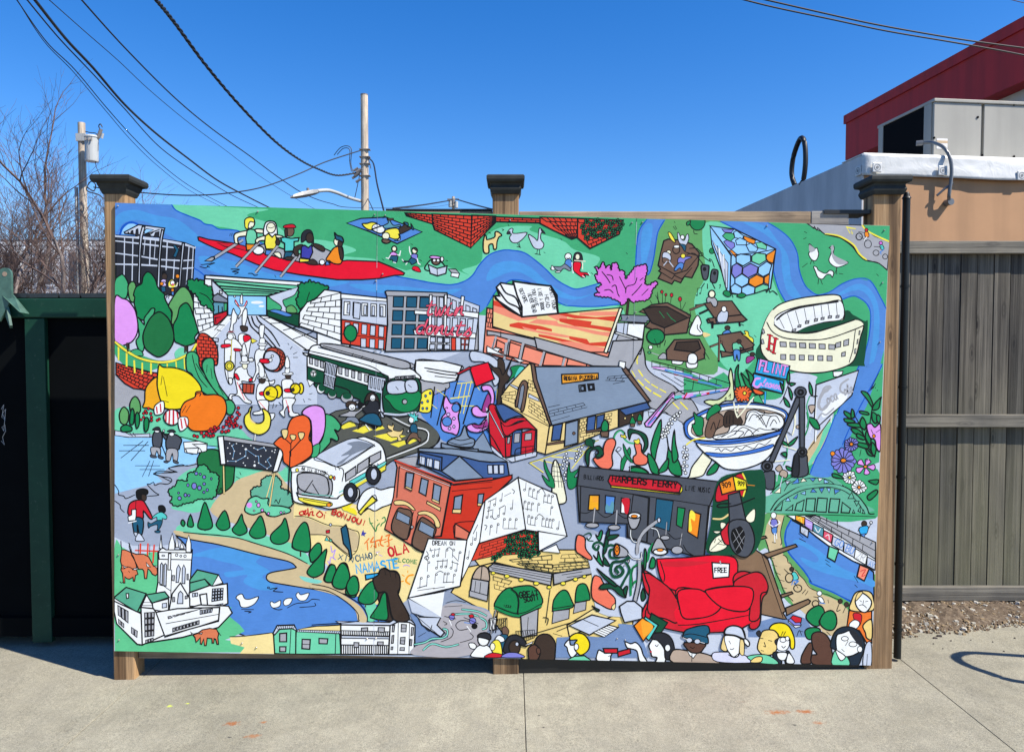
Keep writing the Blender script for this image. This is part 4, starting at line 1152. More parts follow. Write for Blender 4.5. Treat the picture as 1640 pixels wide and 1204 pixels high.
l k:16 830,985 825,945 865,940
p w:14 858,725 880,735 880,755 858,745
p w 740,610 795,608 800,770 740,690
p l 795,630 1520,690 1235,770 925,765
p w 745,605 1520,658 1520,690 742,632
l k:30 820,655 1430,715
l k:30 850,690 1370,730
l k:26 880,712 1320,742
l k:20 905,738 1280,752
b k:16 640,770 800,800 815,1010 700,1060 2 6
l k:18 700,760 700,820
l k:14 820,1040 920,930
p A:0 1000,925 1180,928 1640,1290 1640,1640 800,1640 800,1130 960,925
l k:20 945,955 800,1115
l w:30 940,962 800,1125
l k:14 860,1000 900,1005
l k:14 840,1040 870,1050
L k:22 1085,935 1110,1010 1170,1070 1260,1160 1300,1204 1400,1330
L k:22 1115,935 1140,1000 1200,1050 1310,1180 1400,1290
L k:22 1155,935 1180,980 1270,1060 1340,1170
p w 1175,930 1240,930 1640,1120 1640,1180 1560,1204
l k:16 1220,950 1290,945
l k:16 1270,990 1350,985
l k:16 1370,1045 1480,1015
l k:16 1450,1115 1600,1060
l k:16 1240,925 1640,1145
l k:16 1180,930 1560,1204
@painted_palm_tree|leafy dark green bushes beside the overpass, painted
S G 12 605,670 620,640 650,650 680,635 690,655 720,645 740,680 790,710 800,760 800,820 810,880 790,875 750,840 730,850 700,800 660,745 620,720
S G 12 1500,680 1560,670 1580,645 1600,665 1640,670 1700,690 1720,710 1690,760 1620,790 1590,830 1570,870 1540,900 1525,860 1500,860 1480,820 1495,750
L k:12 700,745 760,775 800,830
L k:12 1580,740 1560,800 1550,860
@painted_school_wall|white stone block wall right of the overpass road, painted
T 180 320 5
p w 1500,900 1560,820 1620,800 1700,720 1830,740 1830,1130 1640,1060 1495,1010
b k:18 1600,800 1830,745 1830,1130 1495,1015 3 7
@painted_row_building|grey and brick shopfront buildings beside the blue river, painted
T 500 320 5
p w 230,750 600,790 600,1204 230,1130
p A:14 240,790 600,815 600,1010 235,960
p R 235,958 600,1010 590,1204 235,1150
w w:14 245,800 600,830 600,950 240,935 5 1 18 10
w A:12 262,822 590,850 590,945 255,915 5 1 34 10
p A:14 335,820 390,830 380,955 330,945
w A:14 250,970 590,1010 585,1110 245,1060 5 1 20 8
w A:14 375,1100 590,1115 585,1204 375,1185 3 1 20 8
l k:14 235,1075 590,1110
P G 255,1070 270,1020 310,1002 350,1030 358,1080 340,1120 310,1135 275,1115
l k:16 308,1135 306,1180
p q 585,735 600,728 1080,745 1080,775 1330,860 1330,1204 585,1215 605,1000 600,775 590,750
l k:16 600,770 1060,775
w t:16 640,760 960,770 930,1204 620,1204 3 4 12 12
p A:14 1085,755 1340,850 1300,1204 1080,1204
w A:14 950,760 1120,780 1120,880 950,870 3 1 20 10
w A:14 1110,790 1330,880 1330,930 1110,880 4 1 20 5
w A:14 930,930 1300,950 1290,1060 930,1050 6 1 15 5
p w:16 820,885 1210,905 1210,935 820,915
p w:16 1200,890 1335,905 1330,950 1200,930
p w:14 940,760 960,760 950,1204 925,1204
p w:14 1060,760 1080,760 1070,1204 1050,1204
p w:14 1195,770 1220,775 1200,905 1185,900
p w:16 810,1040 1310,1070 1310,1110 820,1080
w A:14 940,1090 1110,1100 1110,1204 930,1204 3 2 14 14
p R:14 1115,1105 1150,1105 1150,1204 1115,1204
p R:14 1190,1105 1260,1105 1250,1204 1190,1204
w A:12 1190,1110 1260,1115 1250,1204 1190,1204 2 2 15 10
@painted_sign_lettering|pink cursive shop lettering over the grey building, painted
t k:46 892,925 104/79 0 "twin
t k:46 818,1068 104/77 3 "donuts
t s:27 892,925 104/79 0 "twin
t s:27 818,1068 104/77 3 "donuts
@painted_brick_wall|orange brick wall corner at the top edge of the mural, painted
p R 742,105 960,118 965,195 755,130
b k:18 742,105 960,118 965,195 755,130 5 3
p R 960,115 1280,128 1270,385 980,240 965,195
b k:18 965,115 1275,128 1270,385 980,240 5 8
p R 1280,125 1470,132 1470,180 1270,385
b k:18 1280,128 1470,132 1470,180 1270,385 4 8
p R 1465,138 1825,150 1825,185 1470,175
b k:18 1470,138 1825,150 1825,185 1470,175 5 2
T 780 325 5
p R 425,115 725,125 725,275 680,290 520,215 425,165
b k:18 425,115 725,125 725,275 680,290 6 5
p R 725,125 1090,140 1060,250 825,365 725,280
b k:16 725,130 1090,140 1050,250 825,365 6 8
* G:10 770,190 26 5
* G:10 800,150 26 5
* G:10 840,170 26 5
* G:10 880,145 26 5
* G:10 920,170 26 5
* G:10 960,150 26 5
* G:10 1000,165 26 5
* G:10 1040,150 26 5
* G:10 1075,170 26 5
* G:10 780,240 26 5
* G:10 820,215 26 5
* G:10 860,220 26 5
* G:10 900,200 26 5
* G:10 940,230 26 5
* G:10 985,205 26 5
* G:10 1025,215 26 5
* G:10 1060,205 26 5
* G:10 800,280 26 5
* G:10 870,265 26 5
* G:10 915,255 26 5
* G:10 960,265 26 5
* G:10 1010,250 26 5
* G:10 840,250 26 5
@painted_sunbather|two people lying on a blue picnic blanket, painted
T 500 320 5
p b 275,188 390,150 590,140 880,258 680,352 470,260
P y 400,195 440,190 480,180 520,195 490,240 440,235
E w:14 515,225 36,30
l k:12 500,215 512,235 528,222
P w 480,240 500,230 570,210 580,250 540,270
P J:14 570,210 610,185 600,155 620,165 650,205 700,200 700,215 590,230
p u:14 600,150 650,150 650,162 615,165
P U:14 690,235 740,200 730,185 770,195 760,215 800,225 780,240 700,275
P t:14 735,180 765,185 770,205 755,205
P t:14 790,190 815,235 800,235
P y:14 580,270 600,240 680,230 700,270 690,310 640,310
P w:14 655,325 680,325 700,300 690,275 705,290 700,325
E c:14 590,290 30,28
P u 560,320 590,315 630,330 600,350 565,340
@painted_child|children waving on the river bank grass, painted
E c 657,393 20,22
p p:14 625,425 650,415 680,430 678,450 628,450
P t:14 625,450 680,450 685,470 675,500 650,500 640,480 622,480
l w:18 628,440 612,470 592,465
l w:18 682,440 700,445 708,410
l w:18 650,500 668,505
@painted_child|child in a purple shirt with a toy car on the grass
E c 820,408 22,24
P U:10 798,390 820,385 845,400 840,412 815,395
p h:14 790,440 815,430 845,440 840,490 795,470
P t:14 795,465 840,490 800,520 780,500 735,500 730,490 770,490
l w:18 790,440 780,410 778,375
l w:18 840,470 850,510 865,518
l w:18 720,478 730,490
l w:18 750,518 760,505
P r:12 800,550 815,532 850,540 870,575 850,578 810,565
E k:0 815,562 7,7
L k:8 560,475 575,485
L k:8 790,355 805,360
L k:8 860,480 875,490
@painted_reader|person with headphones reading a book on the grass, painted
P l 900,550 930,500 960,480 1020,490 1060,530 1040,560 940,570
E w:14 1040,475 14,20
E u 992,488 36,34
P p:14 940,460 960,448 1020,455 1020,470 960,470
E w:10 978,485 13,13
E w:10 1008,485 13,13
p A 930,520 1000,550 1080,530 1070,590 1003,610 945,590
l k:14 1000,550 1003,610
p w:14 1115,580 1180,590 1170,625 1110,612
p q:14 1090,555 1150,555 1180,590 1115,582
L k:8 1070,485 1085,490
@painted_dog|tan dog standing on the river bank, painted
P v 1370,340 1378,300 1385,280 1395,300 1400,320 1460,300 1465,262 1480,255 1500,265 1518,285 1495,300 1480,340 1475,390 1455,395 1445,355 1415,365 1415,420 1390,430 1372,410
L k:8 1415,260 1430,270
L k:8 1520,235 1535,240
L k:8 1570,200 1575,210
@painted_picnic_couple|couple sitting on the grass below the geese, one in a red dress, painted
T 780 325 5
E w:14 650,430 27,28
L k:8 638,440 650,448 662,438
P b:12 630,460 660,450 680,470 672,520 625,505
P m:12 625,490 672,530 660,545 615,525 585,550 540,525 530,510 590,510
P w:10 520,500 545,535 515,535
P w:10 550,548 590,545 580,558 550,556
l w:22 680,480 690,560
P Q:14 690,460 700,410 725,395 755,410 765,460 740,470 705,470
E c:8 725,432 18,24
P r:14 695,475 745,475 755,500 745,550 800,560 815,580 775,572 790,590 760,595 700,550 690,520
l c:20 765,480 765,530
l c:18 700,462 785,468
l w:16 765,585 780,595
l w:16 810,560 825,580
L k:10 505,520 512,535
L k:10 835,560 850,572
@painted_magnolia|bright pink blossoming magnolia tree by the river, painted
l k:60 1140,700 1120,890
l U:36 1140,700 1120,885
S M 9 870,510 900,530 925,480 950,520 975,500 995,540 1010,490 1040,485 1055,540 1090,545 1110,610 1150,560 1195,510 1225,505 1275,500 1275,560 1260,640 1300,660 1345,630 1360,645 1320,700 1300,760 1250,780 1200,785 1160,790 1130,760 1110,800 1085,815 1060,790 1000,760 950,750 880,745 870,725 900,720 880,690 920,650 880,620 870,580 890,570
L k:14 960,575 1000,585 1010,620
L k:14 1000,670 1030,660 1045,720 1060,750
L k:14 1110,720 1120,670 1180,650 1200,600
L k:14 1160,740 1200,700 1240,650
L k:14 1060,590 1090,650 1110,690
L k:14 920,550 960,600 985,640
L k:14 940,700 980,695 1010,720
L k:14 1225,620 1250,600
L k:14 1240,740 1290,690
@painted_market_building|low building with a striped orange and cream roof and open book on top, painted
p V 0,840 50,850 45,1000 1000,1200 1000,1290 300,1290 -30,1200
b k:16 0,845 45,850 35,1000 0,990 2 4
p q 0,1020 230,1060 820,1190 820,1240 400,1160 60,1060 0,1060
l k:16 110,1030 110,1070
l q:50 70,1075 30,1204
l q:50 175,1100 160,1204
l k:12 60,1090 35,1204
l k:12 190,1105 180,1204
l q:50 290,1130 280,1204
l k:12 305,1130 300,1204
l q:50 465,1180 455,1204
P w:14 60,1160 110,1165 90,1190 120,1204 20,1204
p v 50,745 280,915 570,885 1062,840 940,1195 830,1195 240,1050 45,990
p R:0 50,780 140,800 140,830 280,850 200,860 50,820
p V:0 50,820 200,860 280,910 400,900 400,925 250,945 50,870
p R:0 180,970 250,955 430,985 520,1010 520,1030 400,1010 375,1030 180,990
p R:0 560,890 640,885 720,900 870,915 1035,905 1020,950 880,930 700,925 640,910
p V:0 480,900 560,890 640,910 640,930 730,935 730,950 560,940
p R:0 580,925 700,930 840,950 830,975 1000,1000 990,1030 880,1010 700,985 580,950
p V:0 740,880 860,870 1050,870 1045,900 870,905 740,900
p V:0 330,960 400,930 560,945 570,965 700,985 900,1030 990,1035 980,1070 860,1050 700,1010 520,980
p R:0 410,1050 500,1065 700,1110 700,1130 550,1100 415,1070
p R:0 655,1065 800,1090 820,1120 960,1110 950,1150 820,1140 660,1090
p V:0 280,990 400,1020 540,1040 660,1065 655,1080 500,1060 300,1015
p V:0 700,1110 830,1140 950,1160 940,1190 830,1190 650,1150 560,1110
l k:18 50,745 45,990 240,1050 830,1195
p c 1062,838 1085,845 960,1204 935,1195
p A:14 1040,960 1265,960 1250,1100 1035,1040
p q:16 1060,1040 1250,1110 1230,1210 980,1210
p w:14 1030,1030 1250,1098 1248,1112 1025,1045
l k:16 1100,955 1090,1050
l k:16 1130,955 1120,1055
p w:14 1130,965 1262,968 1245,1090 1120,1050
p m:14 1070,895 1330,905 1325,935 1280,945 1280,960 1060,945 1080,930
@painted_open_book|white open book with handwriting lying on the striped roof, painted
p w:26 75,675 110,640 205,655 210,628 510,665 560,740 565,885 280,912 70,770 60,745 100,745
L k:24 75,675 120,740 170,800 250,840 275,910
L k:24 105,645 150,720 230,760 270,860
L k:26 210,628 240,740 270,800 285,900
L k:24 60,745 150,840 275,910
p w:26 210,628 350,650 510,665 550,760 570,885 280,912 280,830 240,740
L k:34 510,665 548,750 568,885
t k:11 497,682 24/20 80 "OPEN YOUR
t k:11 462,738 24/27 82 "HEAD
t k:11 407,690 24/16 81 "LIKE A BOOK
t k:11 357,692 24/18 78 "YOU HAVE
t k:11 325,730 24/16 73 "NEVER READ
t k:11 256,695 24/20 67 "BEFORE
@painted_stage_band|band playing on brown wooden steps on the grass, painted
p u 1415,305 1450,290 1560,300 1640,330 1700,400 1690,500 1640,600 1580,590 1550,640 1500,620 1480,650 1370,605 1395,560 1375,545 1390,530 1370,500 1390,400
l k:16 1370,500 1500,570 1600,540 1690,430
l k:14 1385,550 1480,610 1500,580 1560,610 1640,520
P y:12 1450,240 1470,240 1500,290 1505,320 1470,290
P A:12 1530,235 1545,260 1555,290 1580,300 1595,260 1610,250 1615,290 1590,340 1540,320 1525,260
E w:10 1565,275 16,18
P t:12 1540,330 1590,340 1585,390 1560,350
E u:14 1515,375 28,32
E w:8 1518,350 24,12
E c:8 1455,395 18,16
P A:12 1410,400 1440,395 1470,420 1470,460 1430,470 1405,440
P u:8 1410,440 1450,450 1470,480 1410,475
l A:20 1460,470 1490,510
l A:20 1440,470 1415,500
P h:12 1535,440 1590,430 1640,435 1590,460 1575,490 1530,480
E y:8 1570,425 18,18
P b:12 1540,480 1575,490 1560,540 1545,520 1510,545 1500,530
L k:8 1490,190 1510,215
L k:8 1505,185 1520,210
L k:10 1500,150 1505,160
@painted_raised_bed|brown raised garden beds with flowers and teepee tents, painted
P k:0 1360,720 1375,800 1370,805
L k:10 1365,715 1375,805
L k:10 1350,740 1385,805
L k:12 1405,720 1405,800
L k:12 1430,745 1425,800
L k:12 1475,755 1470,800
L k:12 1545,785 1555,860
L k:10 1590,800 1560,860
L k:10 1320,805 1305,780
E C:8 1400,712 11,13
E C:8 1432,735 9,10
E C:8 1478,738 12,16
E C:8 1545,770 14,18
p u 1220,870 1320,815 1445,800 1630,900 1620,940 1600,1040 1430,1055 1265,990 1340,910
p U 1250,850 1330,830 1440,830 1610,920 1420,1000 1320,960
l k:16 1420,1000 1418,1050
l G:14 1380,870 1420,920
l G:14 1440,880 1480,930
l G:14 1470,920 1510,950
E G 1350,1070 72,62
L k:10 1340,1090 1370,1155
L k:10 1390,1100 1385,1155
L k:10 1430,1100 1420,1140
E w:10 1310,1155 16,16
T 1100 340 5
p u -165,1105 -100,1020 100,1015 145,1100 140,1170 50,1200 -160,1180
p U -100,1100 -80,1040 90,1030 110,1090 60,1120
L k:10 0,800 30,880
L k:10 30,800 5,960
L k:12 40,880 0,950
P w:16 20,965 40,900 85,825 115,880 105,920 130,965 110,985 60,985
L k:12 85,900 85,930 110,960
P w:16 10,1204 15,1140 60,1130 85,1165 70,1210
L k:10 130,1130 150,1180
L k:10 150,1125 180,1175
P v:0 130,960 190,980 140,1000
@painted_picnic_table|people sitting at dark brown picnic tables on the grass, painted
l k:50 30,780 130,740
l u:30 30,780 130,740
l k:42 105,810 170,780
l k:44 75,745 160,735
l u:24 80,748 155,740
p u 140,730 240,712 360,710 440,820 470,860 170,885 160,860 220,845
l k:16 165,860 475,855
p u 170,850 440,820 480,860 450,875 200,895
l k:50 205,880 205,920
l k:40 420,880 425,905
P q:14 160,690 190,672 225,685 245,720 235,755 210,752 190,720 165,725
E c 200,655 26,30
P A:14 245,830 275,790 300,785 330,800 325,860 300,885 250,880
E w:12 297,775 20,24
P b:14 230,850 250,880 305,880 290,890 240,885
P b:14 285,970 330,940 360,975 340,990
E U:10 325,925 22,18
p u 245,985 430,955 540,1060 520,1085 320,1130
l k:48 190,1075 280,1040
l u:30 195,1075 280,1040
l k:44 260,1010 255,1190
l u:26 262,1010 257,1180
p u 270,1110 380,1130 530,1080 530,1100 390,1140 280,1160
P y:12 440,975 470,975 460,950 490,955 500,990 530,1010 530,1045 480,1000
P l:14 365,1060 380,1045 420,1045 455,1090 425,1080 425,1110 375,1110
E U:10 418,1035 18,18
P b:14 375,1105 425,1108 425,1180 410,1185 400,1140 392,1185 378,1180
P z:12 480,1160 520,1150 545,1165 500,1204 475,1204
E U:10 525,1135 20,16
L k:10 455,1100 500,1130
L k:8 540,985 555,1000
L k:8 435,895 455,905
@painted_loudspeaker|pair of dark loudspeakers with curling cables on the grass, painted
L k:12 -10,320 60,340 120,350 130,330 110,330 150,370 190,395 180,375 200,385 220,440
L k:12 0,340 60,330 110,390 140,430
L k:12 20,290 80,290 120,330
P S 115,430 165,425 178,440 165,530 130,530
P S 200,465 235,460 250,480 235,560 190,550
E k:10 142,455 12,14
E k:10 222,487 10,14
l k:18 140,570 120,600
l k:18 165,575 165,610
l k:18 205,570 225,610
l k:10 85,610 85,665
l k:10 85,610 120,605
l k:10 120,605 110,650
E k:0 80,665 8,6
E k:0 106,650 8,6
L k:10 260,585 270,580 262,610
E G:14 85,80 62,65
P G:14 0,80 30,70 20,100 0,105
L k:10 55,145 60,170 85,175
E G:12 200,310 20,22
@painted_mosaic_pavilion|white building with hexagon pattern in blue, green and orange, painted
p a 185,110 355,350 345,640 320,630 280,480 200,260
p A:12 205,225 330,410 325,610 310,600 255,360 215,260
l k:14 245,270 255,370
l k:14 300,340 310,600
l w:22 258,290 272,390
l w:22 295,340 300,450
p a 185,110 380,135 712,295 670,610 480,665 345,650 355,340
p g:12 285,190 310,165 370,170 385,200 350,235 310,215
p h:12 280,135 375,140 355,165 300,160
p h:12 295,235 320,222 380,245 385,275 355,300 320,270
p a:12 375,160 400,148 455,190 445,215 385,205
p a:12 390,225 425,205 480,230 475,262 400,262
p o:12 460,190 550,225 540,255 490,240 455,210
p l:12 550,245 600,240 640,270 635,300 570,285
p a:12 475,265 510,248 570,290 555,315 500,315
p o:12 340,305 365,305 390,330 410,340 390,360
l k:16 355,345 440,335 560,325 712,295
p o:16 640,340 712,298 690,410 650,395 635,370
p l:16 520,350 560,325 630,335 635,385 580,420 520,395
p a:16 395,350 430,335 510,345 510,395 450,430 395,400
p h:16 365,430 400,408 445,440 440,490 385,530 358,490
p h:16 450,445 510,410 570,440 560,490 490,525 445,490
p a:16 575,440 640,395 680,420 660,490 610,515 570,490
p a:16 385,530 440,495 495,530 490,570 440,600 385,570
p o:16 500,535 560,500 615,525 610,570 545,600 495,570
p o:16 620,520 662,495 655,580 620,565
p a:16 350,600 385,570 440,605 435,660 360,645
p a:16 440,605 490,580 545,600 540,650 480,665 440,650
p l:16 545,605 610,575 655,590 650,615 545,650
L k:14 540,650 600,630 630,620 640,640 655,610 665,640 690,630 725,660
P G:14 290,650 310,625 345,640 350,670 320,675
P G:14 400,670 440,645 475,665 440,685
L k:12 355,640 370,680
@painted_bike_path|grey path with yellow edges and two cyclists in the top right corner, painted
p q:16 960,92 1410,104 1440,140 1500,190 1625,240 1605,460 1540,410 1430,380 1370,330 1330,270 1250,210 1110,180 1070,150 1040,140
L y:26 1110,175 1200,185 1270,215 1340,265 1380,330 1440,385
L y:26 1405,105 1440,145 1520,190 1620,235
L k:16 1110,180 1200,195 1260,225 1330,280 1370,335 1430,385 1530,405 1605,465
l k:14 970,92 1015,130 1022,115 1040,145 1048,125 1080,155
p y:0 1272,112 1330,125 1328,132 1285,128 1310,165 1305,172
p y:0 1310,120 1355,130 1352,136 1310,132 1330,170 1322,180
E n:12 1380,195 26,28
E k:10 1380,195 26,28
E q:10 1380,195 24,26
E q:10 1450,255 28,32
l k:10 1375,155 1420,165
l k:10 1380,190 1440,230
P o:10 1425,160 1450,158 1458,195 1430,198
E C:8 1438,142 13,14
l w:16 1440,200 1420,225
E q:10 1515,325 24,22
E q:10 1588,355 20,20
P T:8 1545,270 1565,262 1580,290 1560,300
E M:8 1553,247 14,14
l b:22 1575,300 1550,320
l b:20 1550,315 1555,335
l k:10 1500,275 1560,280
@painted_stadium|cream horseshoe stadium with a red letter H beside the blue river, painted
P D:0 900,940 1250,790 1330,820 1420,870 1450,890 1420,1204 1380,1230 640,1230 585,1050
P c 590,1060 600,960 640,850 690,780 760,730 900,690 1090,665 1200,662 1240,700 1255,860 1100,880 960,910 870,960 1000,960 1150,920 1340,860 1415,900 1390,1000 1350,1160 1280,1230 1100,1280 900,1280 700,1220 610,1140
P w:14 700,900 700,850 760,800 900,755 1100,725 1235,710 1250,850 1100,880 960,920 870,960 790,950 730,930
p D:0 900,945 960,918 1100,890 1250,862 1340,855 1240,890 1060,945 900,962
L k:16 700,900 700,850 760,800 900,755 1100,725 1210,708
L k:26 720,860 780,810 900,765 1100,730 1210,715
l k:10 740,850 780,930
l k:10 805,810 850,940
l k:10 870,790 900,900
l k:10 940,770 960,875
l k:10 1015,755 1030,860
l k:10 1075,745 1085,845
l k:10 1130,735 1145,835
l k:10 1195,720 1205,830
p q:12 845,940 875,930 870,950 840,955
p q:12 890,905 915,900 912,918 888,920
p q:12 950,872 978,868 975,888 948,892
p q:12 1022,855 1048,850 1045,870 1020,875
p q:12 1075,845 1100,840 1098,858 1073,860
p q:12 1132,832 1160,828 1158,845 1130,850
p q:12 1195,828 1220,825 1218,842 1193,845
P c:0 600,960 640,850 690,780 700,850 700,900 760,945 860,965 1000,965 1150,925 1340,862 1415,900 1340,940 1150,1000 1000,1020 800,1000 690,950 640,900
L k:16 640,880 690,960 800,1010 1000,1022 1150,1005 1350,935 1415,905
L k:20 700,900 760,945 860,965 1000,965 1150,925 1340,862
l k:14 1350,935 1330,1100 1300,1200
l k:58 665,985 655,1100
l k:58 710,1010 692,1125
l k:40 660,1045 700,1062
l k:36 648,980 684,990
l k:36 695,1003 728,1015
l k:36 638,1092 672,1106
l k:36 675,1116 708,1130
l C:38 665,990 655,1095
l C:38 710,1015 692,1120
l C:28 660,1045 700,1062
l C:22 650,980 684,990
l C:22 695,1003 727,1015
l C:22 638,1092 670,1104
l C:22 677,1117 708,1129
w q:12 730,1025 1200,1050 1200,1110 735,1085 6 1 18 18
w q:12 1180,1045 1310,1000 1305,1070 1180,1095 2 1 18 15
w q:12 735,1125 1180,1140 1180,1200 735,1190 6 1 22 18
p q:12 1240,1125 1270,1115 1268,1150 1238,1155
p w:10 1345,1095 1355,1090 1350,1130 1340,1130
p w:10 1365,1020 1372,1015 1368,1050 1360,1055
p w:10 1380,950 1388,948 1384,980 1376,980
p q:10 600,940 615,935 625,965 608,975
p q:10 595,1020 610,1015 620,1050 600,1055
@painted_crosswalk|dark road bend with yellow crosswalk bars, painted
T 480 530 5
P K:16 60,920 170,780 290,640 700,620 930,690 1060,760 1120,830 1100,900 980,960 760,1030 620,1110 300,1110 80,1080
L k:16 680,670 860,770 1000,800 1020,850 960,900 690,1010
L w:16 690,660 870,755 1010,790 1030,850 980,910 700,1020
L k:14 940,700 1100,780 1120,840 1080,920 1000,960
p y:0 325,770 345,730 430,728 450,760 350,785
p y:0 420,800 530,755 585,790 510,820
p y:0 585,780 660,758 680,780 610,800
p y:0 590,840 720,815 850,840 730,885
p y:0 725,905 840,875 850,905 790,930
p y:0 860,895 920,855 945,875 880,905
@painted_playground|pink climbing panels, red roof and slides of a playground, painted
P b:0 960,640 1060,440 1300,400 1500,470 1640,500 1560,640 1600,900 1300,900 1150,880 1100,800
P q:14 940,240 1200,420 1100,500 960,520
P A:16 930,240 1080,235 1300,280 1280,330 1240,380 960,385
p w 930,235 1140,240 1300,280 1250,400 1150,420 1000,400 950,380 925,310
L k:18 1000,295 1180,325 1270,335
L k:18 1020,320 1150,345 1250,355
L k:18 1085,362 1260,382
P A:14 1380,160 1560,215 1620,330 1560,440 1500,260 1380,240
P U:12 1520,260 1580,300 1590,220 1640,260 1640,480 1590,450 1600,340 1540,290
P y:16 960,530 1000,480 1060,470 1060,560 1040,650 945,635
E b:8 1045,498 8,10
E b:8 1008,520 8,10
E b:8 980,573 8,10
E b:8 1025,562 8,10
E b:8 985,620 8,10
E b:8 1018,620 8,10
l h:16 1090,480 1090,600
l h:16 1115,490 1115,610
l h:16 1180,470 1170,560
l h:16 1205,470 1195,560
l k:26 1080,450 1050,690
l k:26 1170,460 1100,750
l y:12 1100,470 1180,530
l y:12 1100,620 1060,590
l k:26 1280,340 1230,520
l h:16 1300,410 1280,520
l h:16 1340,410 1310,530
l y:20 1265,420 1520,400
l y:20 1210,540 1360,520
l y:20 1240,600 1400,600
l y:16 1300,420 1270,540
l y:16 1335,420 1310,540
l y:16 1375,400 1350,510
l y:16 1340,530 1310,660
l y:16 1310,540 1285,655
l y:16 1410,430 1440,470
l k:28 1400,440 1310,740
p r 1360,290 1510,250 1560,385 1410,445
p C:16 1250,345 1360,285 1375,300 1350,310 1280,345
P p 1170,520 1210,580 1260,570 1290,610 1270,680 1280,760 1260,830 1220,820 1150,800 1130,750 1140,690 1170,650 1150,600
E b:14 1250,615 32,34
E b:14 1180,725 38,38
E i:10 1190,668 14,14
E i:10 1235,700 12,12
E i:10 1200,780 12,12
E i:10 1235,765 10,12
L k:12 1165,620 1180,610 1185,620
P p 1460,440 1530,440 1560,520 1540,640 1500,680 1440,690 1390,670 1380,620 1420,600 1470,640 1530,560 1510,480 1470,480
P z:12 1480,560 1510,500 1530,560 1500,640 1460,640
P p 1340,760 1400,740 1440,750 1500,690 1520,760 1440,810 1360,800
P z:12 1380,745 1450,750 1510,700 1510,760 1420,780
L y:24 1580,560 1590,460 1640,420
@painted_trolley|green and white trolley car on the grey road, painted
P q:14 640,200 900,260 880,300 700,260
p D 60,200 210,160 800,350 960,380 960,600 880,660 680,650 560,580 130,420 60,390
P D 120,420 250,430 400,480 350,540 200,500 140,460
E w:14 170,460 34,40
E D:0 178,450 28,34
E q:14 260,510 36,34
E D:0 262,498 30,26
E q:14 380,535 50,40
E D:0 380,520 36,26
P q:14 450,560 540,580 560,620 480,600
E k:14 500,590 34,34
E D:0 520,555 34,22
P w 65,200 90,130 150,110 240,130 700,250 880,300 930,330 960,385 720,395 660,340 70,180
p w 60,200 300,280 660,370 690,400 680,480 60,285
P q 165,115 190,100 330,115 560,170 750,215 870,250 885,290 870,300 800,300 680,270 480,215 220,145
L k:14 80,160 300,210 560,280 650,330 710,380 960,388
L k:12 150,130 450,210 700,270
L k:14 190,120 480,200 700,265
l k:12 430,180 415,200
l k:12 505,200 490,222
l k:12 590,225 575,250
l k:16 60,285 680,480
w q:12 70,200 200,240 200,310 70,265 3 1 20 12
w q:12 300,270 560,350 555,425 300,345 5 1 24 12
p A:14 205,240 305,275 275,470 190,435
w A:12 205,245 305,278 275,465 190,430 4 2 26 10
p A:14 555,350 690,380 680,660 645,640 650,500 545,470
w A:12 560,355 685,390 680,490 555,460 4 1 26 10
l k:18 680,400 680,680
P D 690,410 950,380 960,600 930,650 800,665 680,660
P G:14 690,510 955,480 950,600 860,650 770,630 720,570
P A 710,410 840,400 850,490 715,500
P A 848,402 930,395 945,480 860,490
l k:12 770,445 790,470
l k:12 870,430 895,450
E k:0 840,565 24,24
E q:0 842,566 16,16
p q:12 765,365 925,355 925,378 765,390
t k:12 775,384 12/16 -4 "CLEVELAND
E w:0 110,340 23,26
E k:0 110,340 22,25
E w:0 110,340 18,21
l k:24 95,332 128,332
l k:24 110,332 108,358
L A:30 680,660 800,670 930,650
L k:12 670,675 800,690 930,660
p A:14 645,640 680,690 655,690
@painted_pedestrian|family, dog and person with teal spiked hair crossing the road, painted
P k:0 480,740 640,740 600,790 560,760
P U 520,570 540,510 580,490 620,520 640,590 620,640 560,560
P Q 560,560 620,560 640,610 620,690 545,670 500,620 540,590
P t 545,660 620,665 660,750 600,755 480,715 500,690
E w:8 585,535 22,26
L k:8 575,540 585,550 598,540
l w:14 500,610 520,600
E w:8 640,635 10,10
l w:18 530,750 560,790
P U:8 370,580 400,560 450,570 450,600 400,590 380,615
E w:8 420,610 28,26
L k:8 408,610 420,625 435,610
P q:12 400,640 460,640 500,610 500,630 450,670 440,690 385,685 320,680 330,670 385,650
P m:12 385,690 450,690 480,740 430,730 400,720 340,750 330,740 370,710
P U:8 480,745 500,750 470,780
P U:8 320,740 340,750 325,775
P v:12 705,750 740,760 745,740 755,760 750,790 780,800 810,800 830,780 820,820 800,840 820,870 790,880 780,850 740,850 710,830 700,810 740,800 710,780
E w:8 895,710 22,26
p T:10 860,660 890,670 880,650 910,670 915,645 930,680 950,670 940,700 950,720 925,720 910,740 915,700 880,680
P t:12 895,750 930,745 945,800 930,820 895,810 885,780
E w:8 870,800 8,10
P u:12 895,815 940,820 950,850 970,860 965,890 930,860 890,860 870,890 855,880
l k:14 850,870 860,900
@painted_street_bus|white bus with a grey roof shine driving past the crosswalk, painted
P p 20,690 60,620 120,595 180,620 195,720 185,830 160,900 110,920 80,860 60,700
P g 195,680 240,670 290,700 330,760 310,800 280,790 310,850 300,880 250,860 240,900 130,1010 80,1000 120,930 160,900 195,820
P W2 0,675 50,680 80,720 90,880 110,960 60,1040 0,1060 -110,1050 -120,900 -80,760 -40,690
P w -55,1085 20,1060 120,1000 250,940 480,850 560,860 640,900 680,970 690,1080 640,1140 540,1180 400,1260 350,1400 0,1380 -60,1300
P A:12 120,1010 380,870 500,870 600,915 560,940 330,1080 200,1050
